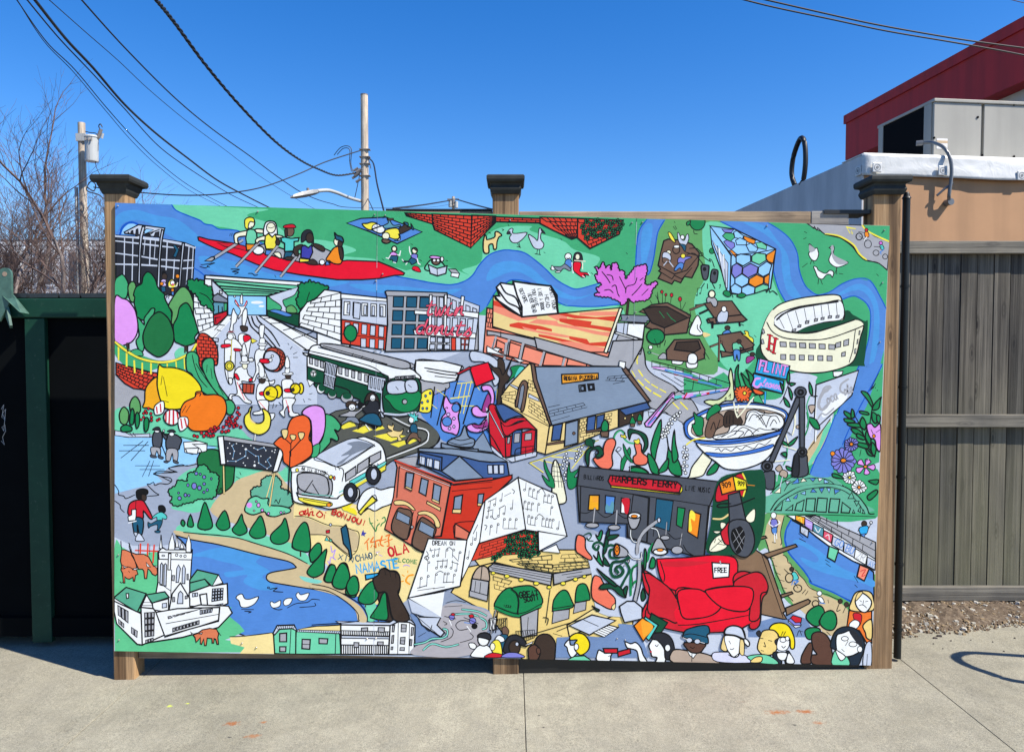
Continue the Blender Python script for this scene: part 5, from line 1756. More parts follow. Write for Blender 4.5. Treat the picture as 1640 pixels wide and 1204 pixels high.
P m:0 380,900 470,880 560,900 590,920 420,990 340,1060 300,1060 400,990 330,1000 400,950 420,920
L k:12 300,1080 340,1070 580,920 590,910
p q 365,1140 450,1080 450,1150 370,1200
p q 465,1070 555,1010 555,1080 460,1140
p q 560,1005 650,960 650,1020 562,1075
p T:14 400,1200 690,1040 690,1070 400,1240
p y:14 420,1230 690,1075 690,1110 420,1270
L k:14 120,1005 280,1080 350,1110 340,1204
l k:12 280,1075 290,1110
l k:12 310,1080 320,1110
P w:12 -60,1090 30,1080 150,1110 230,1150 210,1170 100,1130 0,1125 -60,1130
t k:12 15,1110 24/15 12 "66 VIA ALLSTON
P q 10,1140 100,1135 200,1170 260,1204 240,1330 100,1340 -10,1300
E y:10 252,1168 14,16
E Q 590,1150 60,70
E w:14 590,1120 32,50
E o:8 567,1165 9,9
E o:8 628,1165 9,9
@painted_steeple|green grey church steeple rising above the brick building, painted
p B1:14 1380,920 1470,810 1550,970 1400,950
p B1 1135,895 1300,940 1430,945 1425,975 1300,980 1135,930
P B1 1190,880 1250,850 1290,830 1322,755 1350,840 1400,870 1390,920 1330,930 1200,910
L k:12 1190,885 1280,910 1395,890
L k:12 1215,855 1290,875 1370,858
l k:14 1490,700 1460,800
l k:12 1430,770 1500,790
l k:12 1440,800 1490,760
@painted_caboose|red railway caboose with a grey roof and railings, painted
T 780 540 5
p A:0 -10,560 40,900 150,1000 400,940 240,760
l k:40 20,570 0,600
p C 15,580 145,800 150,970 30,860 15,720
p C 145,800 390,730 375,920 150,960
p B2 205,745 280,740 270,940 190,945
p q:12 220,770 265,765 260,840 215,845
p q:12 305,770 358,765 355,820 300,825
p q:12 165,800 188,795 180,850 160,850
P C 15,580 60,540 150,680 140,800
P C 110,680 160,710 260,680 330,660 400,700 438,745 400,745 330,730 240,740 150,790
P B2 70,550 110,535 180,550 270,590 325,640 250,630 160,660 130,670
P C:12 60,560 130,680 200,650 325,645 320,665 250,670 140,710
l k:22 20,590 130,800
l A:12 20,590 130,800
l k:24 0,740 60,830
l k:24 60,830 130,960
p A:14 150,970 400,910 395,950 200,1000
L k:14 225,990 225,910 260,885 370,870
L k:14 400,850 400,945
l k:12 310,880 310,950
l k:12 365,880 365,930
L k:14 230,930 400,890
@painted_pizzeria|stone pizzeria building with a grey blue roof and orange sign, painted
p V:0 300,80 400,90 640,170 850,215 850,240 400,230 300,200
p V 80,20 160,60 150,130 110,110 120,95 70,80
p V 185,40 275,70 250,170 170,150
p V 300,70 455,120 425,225 310,190 275,180
p V 470,120 615,160 600,230 445,225
p V 650,165 800,210 795,235 635,225
l q:46 155,50 140,170
l q:46 285,60 255,215
l q:46 460,110 425,228
l q:46 625,155 605,230
l k:12 150,170 175,40
l k:12 268,215 300,70
l k:12 440,228 475,115
p q 380,0 930,150 970,160 1010,30 1250,20 1240,80 1140,260 1070,235 850,230 400,90
p w:14 0,70 110,130 300,190 260,200 200,160 0,120
P U:14 30,240 100,250 130,300 200,170 180,230 160,290 180,330 130,400 110,520 80,530 90,400 100,330 50,270
P G:14 190,240 260,225 300,250 200,330 160,370 200,290
P T:0 260,240 300,260 220,330
p v 340,210 360,230 500,700 465,935 395,915 400,740 280,620 120,530 110,470 170,390 300,250
l k:14 130,530 490,710
b k:10 130,450 230,430 220,530 120,490 2 3
b k:10 330,340 390,360 400,440 335,420 2 3
b k:10 340,500 450,570 490,700 330,590 3 4
p A:12 180,370 250,400 245,420 185,385
p A:12 335,450 410,490 420,515 330,480
P u 225,540 250,420 275,360 300,345 325,370 320,440 295,580 270,580 290,450 290,380 270,420 245,550
p m:12 270,400 290,375 300,400 285,500 265,580 245,560
p u 350,205 380,215 400,330 525,700 500,700 370,350
p B1 385,235 1070,235 1110,260 1310,510 520,705 400,340
p u 1075,235 1110,240 1310,510 1280,515 1090,270
p w:14 1060,190 1110,200 1100,255 1055,230
p O 597,298 890,288 890,335 600,372
t k:18 618,345 26/18 -2 "REGINA PIZZERIA
p B1 735,385 785,378 790,430 740,435
p B1 805,375 855,372 860,420 815,425
p B1 750,395 775,390 780,425 752,428
p B1 818,385 845,382 848,415 822,415
L k:10 490,560 580,540
b k:10 500,590 770,525 800,560 505,635 4 2
L k:10 520,670 660,630
b k:10 970,315 1140,300 1100,350 950,345 3 2
l k:10 1010,372 1100,355
p v 500,710 1050,575 1050,720 880,780 740,850 465,940
p B2 530,705 605,690 585,820 515,830
p B1 630,690 730,660 725,845 620,875
E u:10 695,768 12,12
p B2 805,640 870,625 860,740 795,750
p B2 880,630 940,615 930,710 875,735
p u:12 480,850 615,825 615,845 480,865
p u:12 790,750 940,725 940,745 795,768
l k:14 500,710 465,940
l k:14 630,685 615,880
l k:14 740,650 735,850
b k:9 745,660 795,650 790,740 745,760 2 4
b k:9 745,770 900,745 880,780 750,830 3 2
b k:9 940,620 1000,605 990,700 940,690 2 4
p U 1055,580 1250,590 1245,650 1055,720
E v:8 1105,648 10,10
E v:8 1165,622 8,8
p B2 1060,580 1280,520 1310,570 1110,625
P G 915,740 920,690 945,660 970,690 970,740 945,760
p u 905,755 975,750 970,800 915,795
P G:12 1145,690 1150,655 1165,635 1185,670 1185,690
p u:12 1145,690 1185,690 1180,715 1150,715
P G:12 1205,665 1210,630 1225,612 1245,650 1240,670
p u:12 1205,668 1240,668 1235,695 1210,695
@painted_squash_plant|pink gourds, corn and tall green leaves growing over the bar, painted
T 780 540 5
P G 1440,790 1460,900 1530,980 1560,1100 1480,1090 1440,1000 1450,880
P G 1500,740 1510,850 1530,960 1490,1000 1480,880
P G 1395,660 1390,780 1360,900 1340,990 1310,900 1330,800 1360,720
P G 1290,930 1340,980 1380,1090 1320,1080 1290,990
P G 1370,1080 1450,970 1440,1060
P D 1130,740 1200,745 1270,780 1290,850 1275,900 1240,930 1260,850 1220,780 1160,770 1140,820
L k:12 1030,910 1050,880 1075,890 1050,915 1030,905 1075,960 1070,1000
L g:40 1010,820 1030,770 1070,745 1100,770
L k:10 1005,810 1030,760 1070,740 1110,770
L g:30 1090,800 1130,840 1180,850
P G:12 1070,1060 1075,990 1110,930 1140,880 1150,930 1110,1000 1090,1060
P G:12 1090,850 1130,930 1170,1000 1140,990 1100,930
P C3 960,820 1010,810 1030,850 1000,940 1005,1020 970,1055 900,1040 850,980 870,960 920,950 935,870
P C3 1180,860 1200,840 1235,860 1240,920 1285,960 1280,1010 1230,1025 1180,1010 1170,960 1195,930
P y:10 1070,780 1095,785 1100,765 1110,790 1120,800 1100,810 1090,800 1075,800
P y:10 1175,825 1200,820 1215,810 1225,835 1210,855 1190,850
L D:34 870,950 900,955 920,930 910,890 870,880 840,870 860,830 830,820 800,830
P D 800,1020 785,960 800,900 850,880 900,870 930,910 925,950 880,970 870,940 890,930 880,900 840,900 820,940 815,1020
P D:12 790,860 790,820 830,810 850,840 850,880 820,870
L k:12 880,930 895,925 890,905 870,915 868,945 900,960 920,940
P G 1140,1040 1200,1030 1270,1060 1290,1090 1200,1080
P G 1140,1060 1180,1040 1240,1050 1290,1090 1170,1080
d w:10 12 1405,800 1415,770 1430,745 1440,715 1455,690 1470,660 1485,650 1500,630 1520,615 1545,600 1400,780 1425,790 1450,760 1410,740 1460,720 1480,690 1505,660 1530,630 1445,735 1435,770
d w:10 12 1580,880 1600,900 1570,920 1605,940 1575,960 1600,970 1580,1000 1570,1030 1600,1030 1580,1060 1590,1085 1585,945
d w:10 11 760,880 735,900 750,910 720,930 745,940 715,960 710,985 635,930 620,960 645,970 615,990 640,1000 605,1020 640,1030 610,1050 650,1060 630,1080 655,1100 640,1120 655,1140 630,1130 655,1170 620,1100 615,1160
P c 1620,1110 1640,1040 1700,960 1780,860 1820,880 1800,980 1760,1050 1720,1110 1600,1130
P G 1760,1100 1800,1030 1900,950 1870,1000 1830,1080
P c 520,1190 520,1050 540,985 565,1000 590,1080 620,1204 630,1320 530,1320
L k:10 535,1000 540,1200
L k:10 555,985 575,1200
L k:10 575,1010 600,1200
L k:10 520,1030 590,1040
L k:10 520,1070 595,1080
L k:10 520,1110 600,1115
L k:10 520,1150 610,1155
P G:12 460,980 490,1060 530,1130 540,1204 480,1180 440,1100 500,1150 460,1050
P G:12 640,1100 660,1000 670,1080 740,1050 700,1120 760,1110 700,1204 650,1204
@painted_neon_sign|blue sign boards with pink cleaners lettering on a post, painted
T 1095 560 5
l k:44 655,340 650,425
l b3:30 655,340 650,425
p b3 595,70 850,130 830,240 570,185
p b3 560,190 800,250 790,350 540,295
t k:56 603,160 66/46 12 "FLINT
t p:34 603,160 66/46 12 "FLINT
L p:34 610,230 575,235 560,280 590,300 620,270
t p:15 618,288 52/25 12 "leaners
L k:8 630,305 700,323 780,345
@painted_billboard|white billboard with pale grey script lettering, painted
l w:30 1060,640 1055,730
l k:12 1050,640 1045,750
l w:20 1180,530 1180,580
l w:16 1030,600 1010,655
p w:14 1195,175 1275,170 1270,195 1235,215 1200,215
p w 1060,280 1398,165 1345,365 1085,605 1045,580
p A:0 1065,285 1395,172 1340,362 1085,600 1060,560
P w:0 1120,480 1280,330 1300,400 1130,540
L q:30 1170,290 1130,300 1110,340 1150,330 1165,300
L q:50 1175,300 1110,350 1080,440 1110,480 1160,430
t q:24 1150,440 66/33 -30 "oca
L q:32 1318,235 1262,275 1255,330 1290,350
t q:22 1285,365 62/25 -22 "ola
L q:26 1070,560 1105,510 1140,520 1200,470
@painted_noodle_bowl|large blue rimmed bowl of noodles with mushrooms and herbs, painted
P Z 375,150 390,200 400,300 400,400 330,410 250,450 165,420 200,400 270,400 330,360 370,290 360,220
L k:8 325,400 340,380 335,415
L k:8 360,375 375,355 370,390
P G 415,160 440,120 435,200 455,300 415,300 410,220
P G 460,185 520,250 540,300 550,340 500,290 475,230
P G 500,160 560,220 530,280 520,210
* W2:14 475,352 72 15
E W2:0 475,352 44,44
E y:12 487,347 14,16
P W2 555,310 640,340 620,360 570,350
p g:12 560,370 600,360 640,430 560,415
P b4 5,640 10,580 80,530 200,470 350,430 550,425 750,460 830,510 820,600 760,680 660,700 500,730 300,745 120,735 30,700
P w:12 30,640 50,580 150,520 300,460 480,440 650,450 800,500 810,560 770,640 600,690 380,715 180,725 60,700
P q2:12 60,640 90,580 200,530 350,480 550,470 700,490 800,530 790,600 700,660 450,700 160,700 80,680
P w 105,740 300,745 500,730 760,660 740,740 700,830 640,890 560,930 440,960 330,950 260,900 170,830
P b4:12 105,725 300,740 500,720 770,650 760,680 550,735 300,760 120,750
P b4:12 180,820 350,830 550,800 710,755 690,790 520,835 300,860 200,845
L k:10 130,760 300,780 500,760 750,690
L k:10 250,800 280,790 300,815 330,790 380,810 420,780 460,800 500,770 560,790 600,750 650,760 700,720
P w:18 240,690 350,660 380,600 480,600 500,520 520,490 570,480 620,500 680,510 740,510 790,540 800,600 740,650 600,680 400,710 260,715
L k:12 500,560 530,500 580,500 620,540 660,620
L k:12 520,570 550,520 590,530 640,600
L k:12 660,620 690,540 740,530 770,580
L k:12 690,610 720,560 745,590
L k:12 380,650 450,600 530,620 600,650
L k:12 400,680 470,620 540,650
L k:12 300,700 400,650 480,660 440,700
L k:12 350,700 420,670
L k:12 480,690 520,640 560,680
L k:12 540,680 600,630 650,640 740,640
L k:12 580,540 620,520 700,530
L k:12 600,480 650,500 600,560
L k:12 270,700 330,680
P u:14 170,660 190,580 230,500 270,500 320,540 320,600 260,640 230,700 180,700
L k:12 215,640 240,580 260,640 290,560
P U:14 320,540 350,490 420,500 470,570 450,600 400,600 340,620 320,600
l k:14 345,530 340,590
l k:14 370,520 365,590
l k:14 395,520 395,590
P G:14 80,500 110,530 150,540 160,590 150,640 150,680 100,680 65,600 90,590
P G:14 180,540 200,480 260,435 300,470 270,500 220,530 190,560
L y:22 20,760 80,720 170,705
L k:12 770,650 700,630 800,640 860,680
L c:22 400,420 420,520 440,440 430,540 560,380
@painted_daisy|purple, pink and white daisies with leaves at the right edge, painted
P G 1420,335 1470,345 1510,420 1510,460 1470,400
P G 1580,380 1530,430 1510,480 1560,470 1575,400
P G 1285,490 1330,510 1360,540 1330,550 1290,520
P G 1345,475 1365,500 1365,540 1340,540
P G 1285,550 1350,560 1370,580 1300,580
P G 1310,590 1400,590 1430,620 1340,615
P G 1340,630 1400,640 1440,690 1370,670
P G 1410,490 1470,500 1480,520 1420,510
P G 1430,540 1460,590 1450,640 1410,600
P G 1510,500 1550,530 1540,590 1510,560
P G 1550,520 1575,540 1565,590 1545,560
P G 1470,640 1500,700 1490,760 1455,700
P G 1390,670 1450,700 1440,720 1390,700
P G 1510,740 1540,790 1525,850 1500,800
P G 1455,780 1500,830 1530,850 1480,840
P G 1390,740 1480,760 1470,790 1400,770
L k:12 1360,510 1420,620 1470,760 1530,860
L k:12 1510,460 1490,620 1500,760
L k:12 1420,800 1410,850
P p 1465,610 1500,590 1530,620 1575,600 1575,800 1545,790 1530,720 1490,700
E o:10 1522,690 12,14
l k:12 1540,660 1570,640
l k:12 1500,640 1515,670
* h:12 1342,755 60 14
E o:12 1342,755 14,14
* h:12 1278,885 108 14
E o:12 1278,885 22,16
* p:14 1455,935 78 5
E o:12 1455,935 14,12
* w:10 1328,1022 58 12
E y:10 1328,1022 10,10
* w:10 1404,1100 62 12
E o:10 1404,1100 12,12
E o:10 1192,830 18,18
l k:10 1192,848 1196,900
P G 1190,990 1240,1000 1280,1030 1200,1020
P G 1480,1050 1560,1040 1540,1080
P G 1470,1170 1540,1120 1550,1150 1490,1204
L k:8 1490,330 1560,190
L k:6 1500,320 1520,290 1515,310 1535,270
E k:0 1535,305 4,4
E k:0 1550,325 4,5
@painted_microphone_arm|dark grey folding microphone arm stand, painted
P G 825,230 840,170 850,230 835,270
P G 850,265 895,270 860,290
P G 840,300 870,350 865,400 850,370
P G 800,380 840,420 850,460 815,440
P G 770,260 800,300 790,330
L k:12 845,260 800,380 770,430
P G 1005,260 1030,310 1030,370 1005,330
L k:12 1010,370 1070,370 1040,380
P G 1000,540 1060,560 1090,630 1050,630 1010,580
L G:20 985,500 1000,600 970,690
P q2:14 1000,450 1050,445 1045,480 1020,510
L g:18 1010,370 985,450 1000,540 985,620
P q2:12 900,610 930,600 930,630 905,630
L c:24 890,510 890,600 870,680
L c:22 810,650 840,760
P G 765,715 830,750 820,770 790,750
P G 840,750 910,695 880,750 840,770
L g:20 830,770 825,860 800,920
P G 780,830 820,820 820,860
L c:22 800,770 900,800
L c:22 720,895 850,880
P G 820,930 870,950 865,970 830,960
P q2:14 735,950 770,920 790,960 760,975
P q2:14 765,1000 790,960 830,980 820,1025
L A:20 750,980 745,1050
L A:20 790,1020 770,1100
p S 900,380 945,385 830,640 720,900 680,895 800,620
p S 925,380 968,380 965,800 930,800
E S 935,338 46,42
E k:12 935,340 24,24
E S:12 935,340 12,12
P S 880,870 900,840 980,840 990,900 990,1000 875,1010
E S 948,818 38,36
E k:12 948,818 24,24
E S:12 948,818 10,10
P Q 870,960 890,840 920,840 920,1000 870,1010
P S 640,980 720,970 730,1020 720,1110 660,1110 650,1040
E S 668,930 44,40
E k:12 670,932 24,24
E S:12 670,932 10,10
@painted_fruit_pile|giant yellow lemon, oranges and zucchini beside a striped candy, painted
T 180 530 5
P g:0 30,90 200,180 400,240 600,200 680,110 680,200 600,310 400,290 200,340 30,200
P g:14 150,160 200,145 240,170 240,200 160,190
P l:0 500,170 560,130 600,200 520,230
p R 30,255 250,320 380,340 360,380 260,470 170,460 100,420 30,350
b k:18 30,255 375,345 265,480 30,345 8 5
P R 670,120 680,60 710,20 760,30 820,90 845,170 840,270 800,260 760,215 720,240 720,300 690,260 680,180
b k:16 690,40 850,60 835,270 700,270 4 8
l y:34 50,130 50,230
l y:34 115,180 115,280
l y:34 175,240 180,330
l y:34 240,260 240,340
l y:34 310,260 310,340
l y:30 370,270 370,340
l y:26 440,265 440,300
l y:26 510,250 515,310
l y:26 575,220 580,300
L k:46 25,90 100,150 200,210 300,240 400,250 500,235 600,190 640,160 672,105
L y:34 25,90 100,150 200,210 300,240 400,250 500,235 600,190 640,160 672,105
P d 245,40 270,-40 310,-110 370,-153 420,-130 460,-80 490,10 490,80 470,130 430,180 370,208 310,180 260,130
l U:36 120,100 125,160
l U:30 582,120 582,170
P g 600,180 650,165 690,200 700,280 760,370 900,530 960,560 985,610 960,665 920,660 880,580 700,470 640,350 600,320 590,250
P g 720,290 740,230 790,215 815,240 820,330 860,440 930,540 880,540 780,420
L k:12 640,190 660,280 700,380 760,450
L k:12 670,260 720,340 790,440
L k:10 760,270 755,330
L k:10 790,300 800,380
L k:10 850,440 890,510
P Y 365,370 300,410 265,470 260,560 245,610 290,615 340,630 390,600 380,480
P y2 370,290 380,270 410,290 500,295 600,330 680,400 715,480 660,560 560,620 430,620 390,560 365,470 360,400
L k:12 410,370 440,520
L k:12 400,360 390,430
L k:12 420,560 450,570
P o2 545,640 580,570 660,530 670,490 720,485 740,510 840,510 900,550 915,640 880,720 830,780 740,800 640,795 590,740 550,700
L k:14 665,520 680,500 710,500 700,520
L k:14 560,650 590,600
L k:12 590,650 625,595
P w:16 340,600 410,560 410,650 345,670
l C:30 355,610 360,655
l C:30 385,585 390,645
E w 478,690 66,64
L C:34 430,650 430,720
L C:34 460,630 455,745
L C:34 490,630 490,750
L C:34 520,650 530,720
o k:20 478,690 66,64
P w:14 530,700 600,690 605,760 545,800
l C:30 550,705 560,775
l C:30 580,700 595,760
@painted_berries|red berries scattered round the giant fruit, painted
d C:8 11 290,620 250,660 275,655 310,660 230,710 315,690 315,715 375,705 360,715 265,640 250,690
d C:8 12 1010,615 1003,650 1018,668 960,685 935,695 1000,695 915,720 940,705 950,720 985,710 915,745 940,760 955,735 970,745 985,735 1000,755 1030,768 975,765 930,725
d C:8 13 820,770 850,775 890,768 790,785 800,805 820,800 775,800 715,815 735,840 770,835 790,840 810,835 755,820 880,805 910,805 932,797 655,838 680,845 830,790
@painted_small_tree|small rounded green bushes beside the frozen pond, painted
P F 55,670 75,620 100,610 130,650 125,720 100,750 65,730
P F 140,590 160,540 190,525 220,570 225,640 190,670 150,650
P G 145,660 160,620 175,650 170,740 140,740
P G 185,680 200,650 218,680 215,750 195,780 185,740
P G 255,720 275,690 295,720 285,790 260,800
P G 70,770 110,750 155,770 150,800 80,805
@painted_skater|two people in dark coats and hats standing on the frozen pond, painted
p w:14 570,890 690,880 760,900 755,960 640,985 580,970
p w:14 650,910 760,900 755,960 720,970 700,940
p w:14 585,940 690,935 680,985 600,975
l k:14 640,905 760,905
l k:14 750,915 850,925
l k:14 90,915 290,915
l k:14 55,958 260,958
l k:14 70,1015 245,880
l k:14 150,1035 285,885
l k:12 185,1078 380,1078
l k:12 220,1108 415,1108
l k:12 240,1165 300,1040
l k:12 290,1160 330,1040
P S 320,870 335,810 385,800 400,860 385,930 335,935
P q:14 310,930 380,935 385,990 370,990 355,960 340,1000 315,990
P S:10 305,990 350,1000 350,1015 310,1010
P S:10 368,995 408,1010 400,1025 370,1015
E w:8 358,800 20,14
P Q:10 320,790 345,770 375,770 385,795 350,795
P S 440,830 510,830 555,870 540,920 525,950 435,945
P q:14 440,945 520,950 520,1040 490,1040 480,980 460,1040 430,1035
P S 405,805 420,830 440,840 430,870 405,840
E w:8 475,825 20,16
P Q:10 440,805 460,790 490,790 505,810
P S:10 415,1040 450,1040 440,1055 415,1050
P S:10 490,1030 530,1050 520,1062 490,1050
l k:20 390,900 430,1000
E w:10 412,798 8,10
@painted_marching_band|marching band in white and red uniforms playing drums, cymbals and horns, painted
T 180 320 5
l w:26 1030,900 1040,960
P w:12 1020,850 1055,850 1075,810 1080,830 1060,870 1050,920 1060,960 1040,960 1035,920 1010,955 1010,930 1025,900 1020,870 985,830 985,800 1010,840
l r:18 985,805 1010,850
l r:18 1078,810 1060,850
E w:8 980,775 8,8
P w:12 1025,830 1025,780 1040,755 1045,830
P w:14 950,990 955,920 970,870 985,900 1000,930 990,980 970,1000 965,1050 940,1045
P w:14 1040,1000 1045,900 1075,870 1080,940 1065,1000 1060,1020
P U:12 1025,1010 1080,1015 1080,1050 1040,1055
P w:14 1180,1010 1200,1000 1220,1010 1215,1060 1205,1150 1220,1170 1180,1175 1185,1110 1175,1060
P w:14 920,1070 950,1060 980,1080 990,1140 950,1150 925,1120
p y:12 1100,1100 1160,1130 1120,1150
P w:14 1015,1080 1050,1070 1110,1100 1100,1190 1080,1310 1070,1340 1040,1300 1010,1130
P r:12 1050,1090 1090,1085 1110,1110 1060,1140
T 180 530 5
P w:14 905,70 980,60 1040,130 1010,160 990,150 985,210 980,330 960,400 930,420 900,300 900,120
l k:10 945,200 940,300
P r:12 875,110 940,105 945,125 880,135
P r:12 975,140 1025,145 1025,160 980,160
l k:20 957,60 950,240
l y:12 957,60 950,240
E y 938,280 36,38
E y:12 938,280 20,22
l k:14 925,320 930,400
E w:10 945,45 24,26
l C:10 930,5 975,5
P w:14 930,380 960,380 960,420 940,425
P w:14 1040,130 1060,100 1080,180 1080,220 1120,215 1130,240 1095,240 1070,190 1060,250 1040,240
P w:14 975,340 1010,290 1070,290 1090,350 1130,380 1120,410 1040,400 1040,420 1020,440 1080,540 1110,560 1110,580 1060,570 1010,520 960,520 960,550 935,540 945,505 1000,500 985,400
E c:10 1062,278 22,26
P w:10 1030,245 1090,240 1090,262 1030,262
P w:10 1040,245 1040,200 1080,205 1080,245
P r:12 975,345 1000,345 1020,390 995,385
P r:12 1095,385 1120,375 1120,400 1095,400
l r:14 1000,410 1060,550
p C2 1045,420 1138,425 1130,500 1045,495
l k:12 1075,425 1070,495
l k:12 1110,425 1105,500
P w:14 1140,200 1160,150 1220,150 1240,220 1200,250 1230,340 1260,400 1300,390 1290,425 1240,415 1200,330 1160,350 1140,400 1120,395 1150,320 1145,250
E w:10 1200,130 24,24
P w:10 1180,105 1185,60 1220,60 1220,105
P w:10 1170,100 1240,105 1220,120 1175,115
P C2 1215,190 1250,140 1310,135 1370,170 1385,240 1350,310 1290,325 1230,300 1210,260
b k:14 1320,150 1385,200 1385,260 1330,315 3 4
P A 1215,220 1230,170 1280,160 1330,190 1345,240 1320,300 1270,315 1225,290 1205,250
P r:14 1185,225 1250,225 1255,255 1190,255
l k:14 1240,240 1282,205
E w:8 1282,200 10,10
E w:8 1268,232 14,14
P w:14 1160,450 1190,410 1250,400 1260,480 1250,560 1160,555
P w:14 1165,560 1250,560 1250,650 1300,660 1290,700 1265,705 1210,620 1210,660 1140,670 1130,650 1190,630
l r:14 1175,565 1250,650
E U:10 1200,395 26,26
P w:10 1170,370 1235,365 1230,380 1170,380
P w:10 1180,365 1175,290 1165,265 1185,250 1215,300 1215,365
P r:12 1180,490 1240,485 1250,510 1190,515
E y2 1325,485 34,52
E y2 1268,500 56,60
L k:10 1240,500 1265,465
L k:10 1255,520 1300,530
E U:10 1245,498 16,16
P w:14 1355,410 1380,385 1440,390 1450,440 1460,530 1370,540 1365,480
P w:14 1370,540 1460,540 1460,570 1440,600 1450,650 1490,660 1490,680 1420,680 1410,600 1380,640 1380,690 1340,650 1370,620
l r:14 1390,550 1420,650
P r:12 1380,465 1450,460 1460,485 1390,490
E U:10 1408,360 24,26
P w:10 1370,335 1440,332 1440,350 1370,350
P w:10 1385,335 1390,290 1420,290 1415,335
P w:12 1385,290 1385,240 1400,200 1420,250 1415,295
E y2 1510,460 22,44
E y2 1465,462 40,42
L k:10 1440,470 1465,430
E U:10 1445,470 14,14
l k:12 1405,100 1415,110
l k:12 1425,145 1440,125
l k:12 1450,185 1480,170
l k:12 1450,212 1485,212
l k:12 1285,615 1292,580
l k:12 1310,605 1318,590
l k:12 1335,570 1355,590
l k:12 1530,545 1540,570
l k:12 1570,545 1590,550
l k:12 1580,505 1600,500
p w:12 1560,385 1580,445 1620,410
@painted_star_screen|dark screen with white constellations on two posts, painted
P y 1090,650 1100,620 1120,605 1105,660 1120,720 1170,740 1210,720 1215,670 1200,620 1250,650 1270,710 1250,790 1180,830 1100,800 1060,740 1062,680
P v:0 1100,640 1110,700 1150,740 1110,720
l k:34 1145,830 1140,900
l w:22 1145,830 1140,895
l k:40 890,1070 895,1300
l v:22 890,1070 895,1300
l k:40 1300,1130 1260,1400
l v:22 1300,1130 1260,1400
p S2 885,850 1370,920 1290,1120 895,1070
p q:14 840,850 900,840 1390,920 1390,945 1320,935 900,875
p w 845,845 890,840 910,1065 870,1068
p w 1345,915 1388,925 1325,1120 1285,1130
l a:6 975,905 960,920 978,960 965,1020
l a:6 925,1040 990,1042 1070,1000 1070,945
l a:6 1070,945 1150,1000 1172,1000 1175,1055 1240,1100
l a:6 1135,935 1165,950 1215,930 1230,955
l a:6 1265,1010 1240,1030 1270,1078 1240,1100
d w:0 5 940,898 995,900 958,918 978,960 965,1020 925,1040 990,1042 1062,1000 1070,945 1110,915 1045,918 1150,1000 1190,1000 1172,1055 1240,1100 1135,935 1165,950 1215,930 1230,955 1265,1010 1270,1078 1140,1070 1085,1015 945,980 1025,980 1280,960 1300,970 1305,950 1050,1055 1230,1045 1065,1075 1140,1045 925,935
E w:0 1070,945 10,8
E w:0 1140,1075 10,10
@painted_orange_tree|orange and pink trees with street lamps beside the screen, painted
P p 1520,660 1560,610 1640,595 1700,640 1700,800 1640,920 1600,920 1590,720
P g:14 1590,940 1660,900 1650,990 1600,1010
P W2 1300,890 1350,845 1380,860 1400,790 1430,710 1480,680 1540,675 1580,710 1590,780 1575,860 1600,900 1600,980 1550,1030 1440,1090 1400,1070 1370,1040 1360,960 1300,910
l k:26 1425,960 1410,1300
l k:20 1380,860 1425,900
l k:20 1430,900 1430,1000
l k:20 1520,860 1420,970
l k:18 1450,860 1430,900
P v:14 1355,795 1405,790 1400,845 1375,860
P v:14 1425,830 1470,835 1460,870 1435,868
P v:14 1490,815 1538,815 1530,855 1505,868
@painted_skating_adult|adult in a red jumper carrying skates and holding a child's hand, painted
T 180 740 5
P k:12 190,260 195,225 240,210 280,220 285,250 260,270 240,300 200,290
P U:10 235,260 270,265 270,300 240,310
P C 125,380 140,330 185,305 240,305 270,340 320,440 300,450 250,390 245,450 180,455 130,420
P t 165,450 245,455 240,570 215,570 200,500 200,570 175,570
P A:12 175,560 200,565 205,600 180,585
P A:12 205,570 225,575 250,610 250,630 185,625
p w:14 155,380 190,375 190,430 185,465 130,470 125,435 155,420
l w:20 130,485 190,470
L k:12 190,300 185,380
P k:10 370,350 405,345 425,370 420,400 375,395
P T:12 365,405 400,400 435,430 430,455 400,450 400,470 360,465 355,440 320,450 330,430
P t:12 360,465 400,470 385,520 360,545 360,500 310,510 290,525 285,480 310,490
P t:10 340,550 380,545 380,562 350,562
@painted_cattle|two orange brown cows grazing by a red fence, painted
l R:30 185,705 370,712
l R:36 225,655 222,740
l R:36 285,655 280,770
l R:36 335,665 325,800
l k:10 210,660 208,730
l k:10 300,660 298,740
L k:14 150,720 135,680 138,650
L k:12 155,722 145,680 130,645
p o3:16 150,720 190,735 250,735 290,755 330,830 355,830 362,890 345,908 320,895 305,870 285,850 282,870 275,930 258,930 252,870 240,855 210,855 185,800 150,740
L k:14 78,705 70,670 68,630
p o3:16 75,700 100,700 145,718 170,760 195,830 190,850 205,895 185,905 178,950 168,950 165,920 135,935 115,930 100,915 100,965 88,965 82,890 68,860 75,830 65,790
L k:12 70,850 95,850 120,835 150,845 165,862
L k:12 150,740 180,790 195,840
p w:12 80,820 95,845 125,840 100,835
p w:12 165,850 205,845 205,855 175,862
p w:12 270,800 278,835 305,838 290,822
p w:12 340,828 365,830 362,840 345,842
L k:10 130,870 138,880
L k:10 60,955 75,965 90,950
T 180 740 5
@painted_college_building|large white stone college with towers and green roofs, painted
T 180 740 5
p F3:0 20,985 380,985 380,1204 900,1160 960,1160 900,1204 1020,1300 1060,1350 960,1400 900,1420 1050,1440 1300,1520 20,1520
p w 365,960 365,720 400,680 430,700 560,700 640,700 635,780 615,1100 450,1204 350,1040
p w:14 375,690 390,580 400,690
p w:14 455,650 480,568 500,650 500,700 450,700
p w:14 505,680 515,595 532,680
p w:14 590,650 612,580 630,650 630,720 590,720
p w:14 540,690 555,640 575,690
p w:14 370,720 640,725 635,780 375,775
p w:14 450,730 470,730 465,860 445,860
E w:10 515,742 10,10
E w:10 548,750 8,8
E w:10 582,750 10,10
E w:8 408,747 12,6
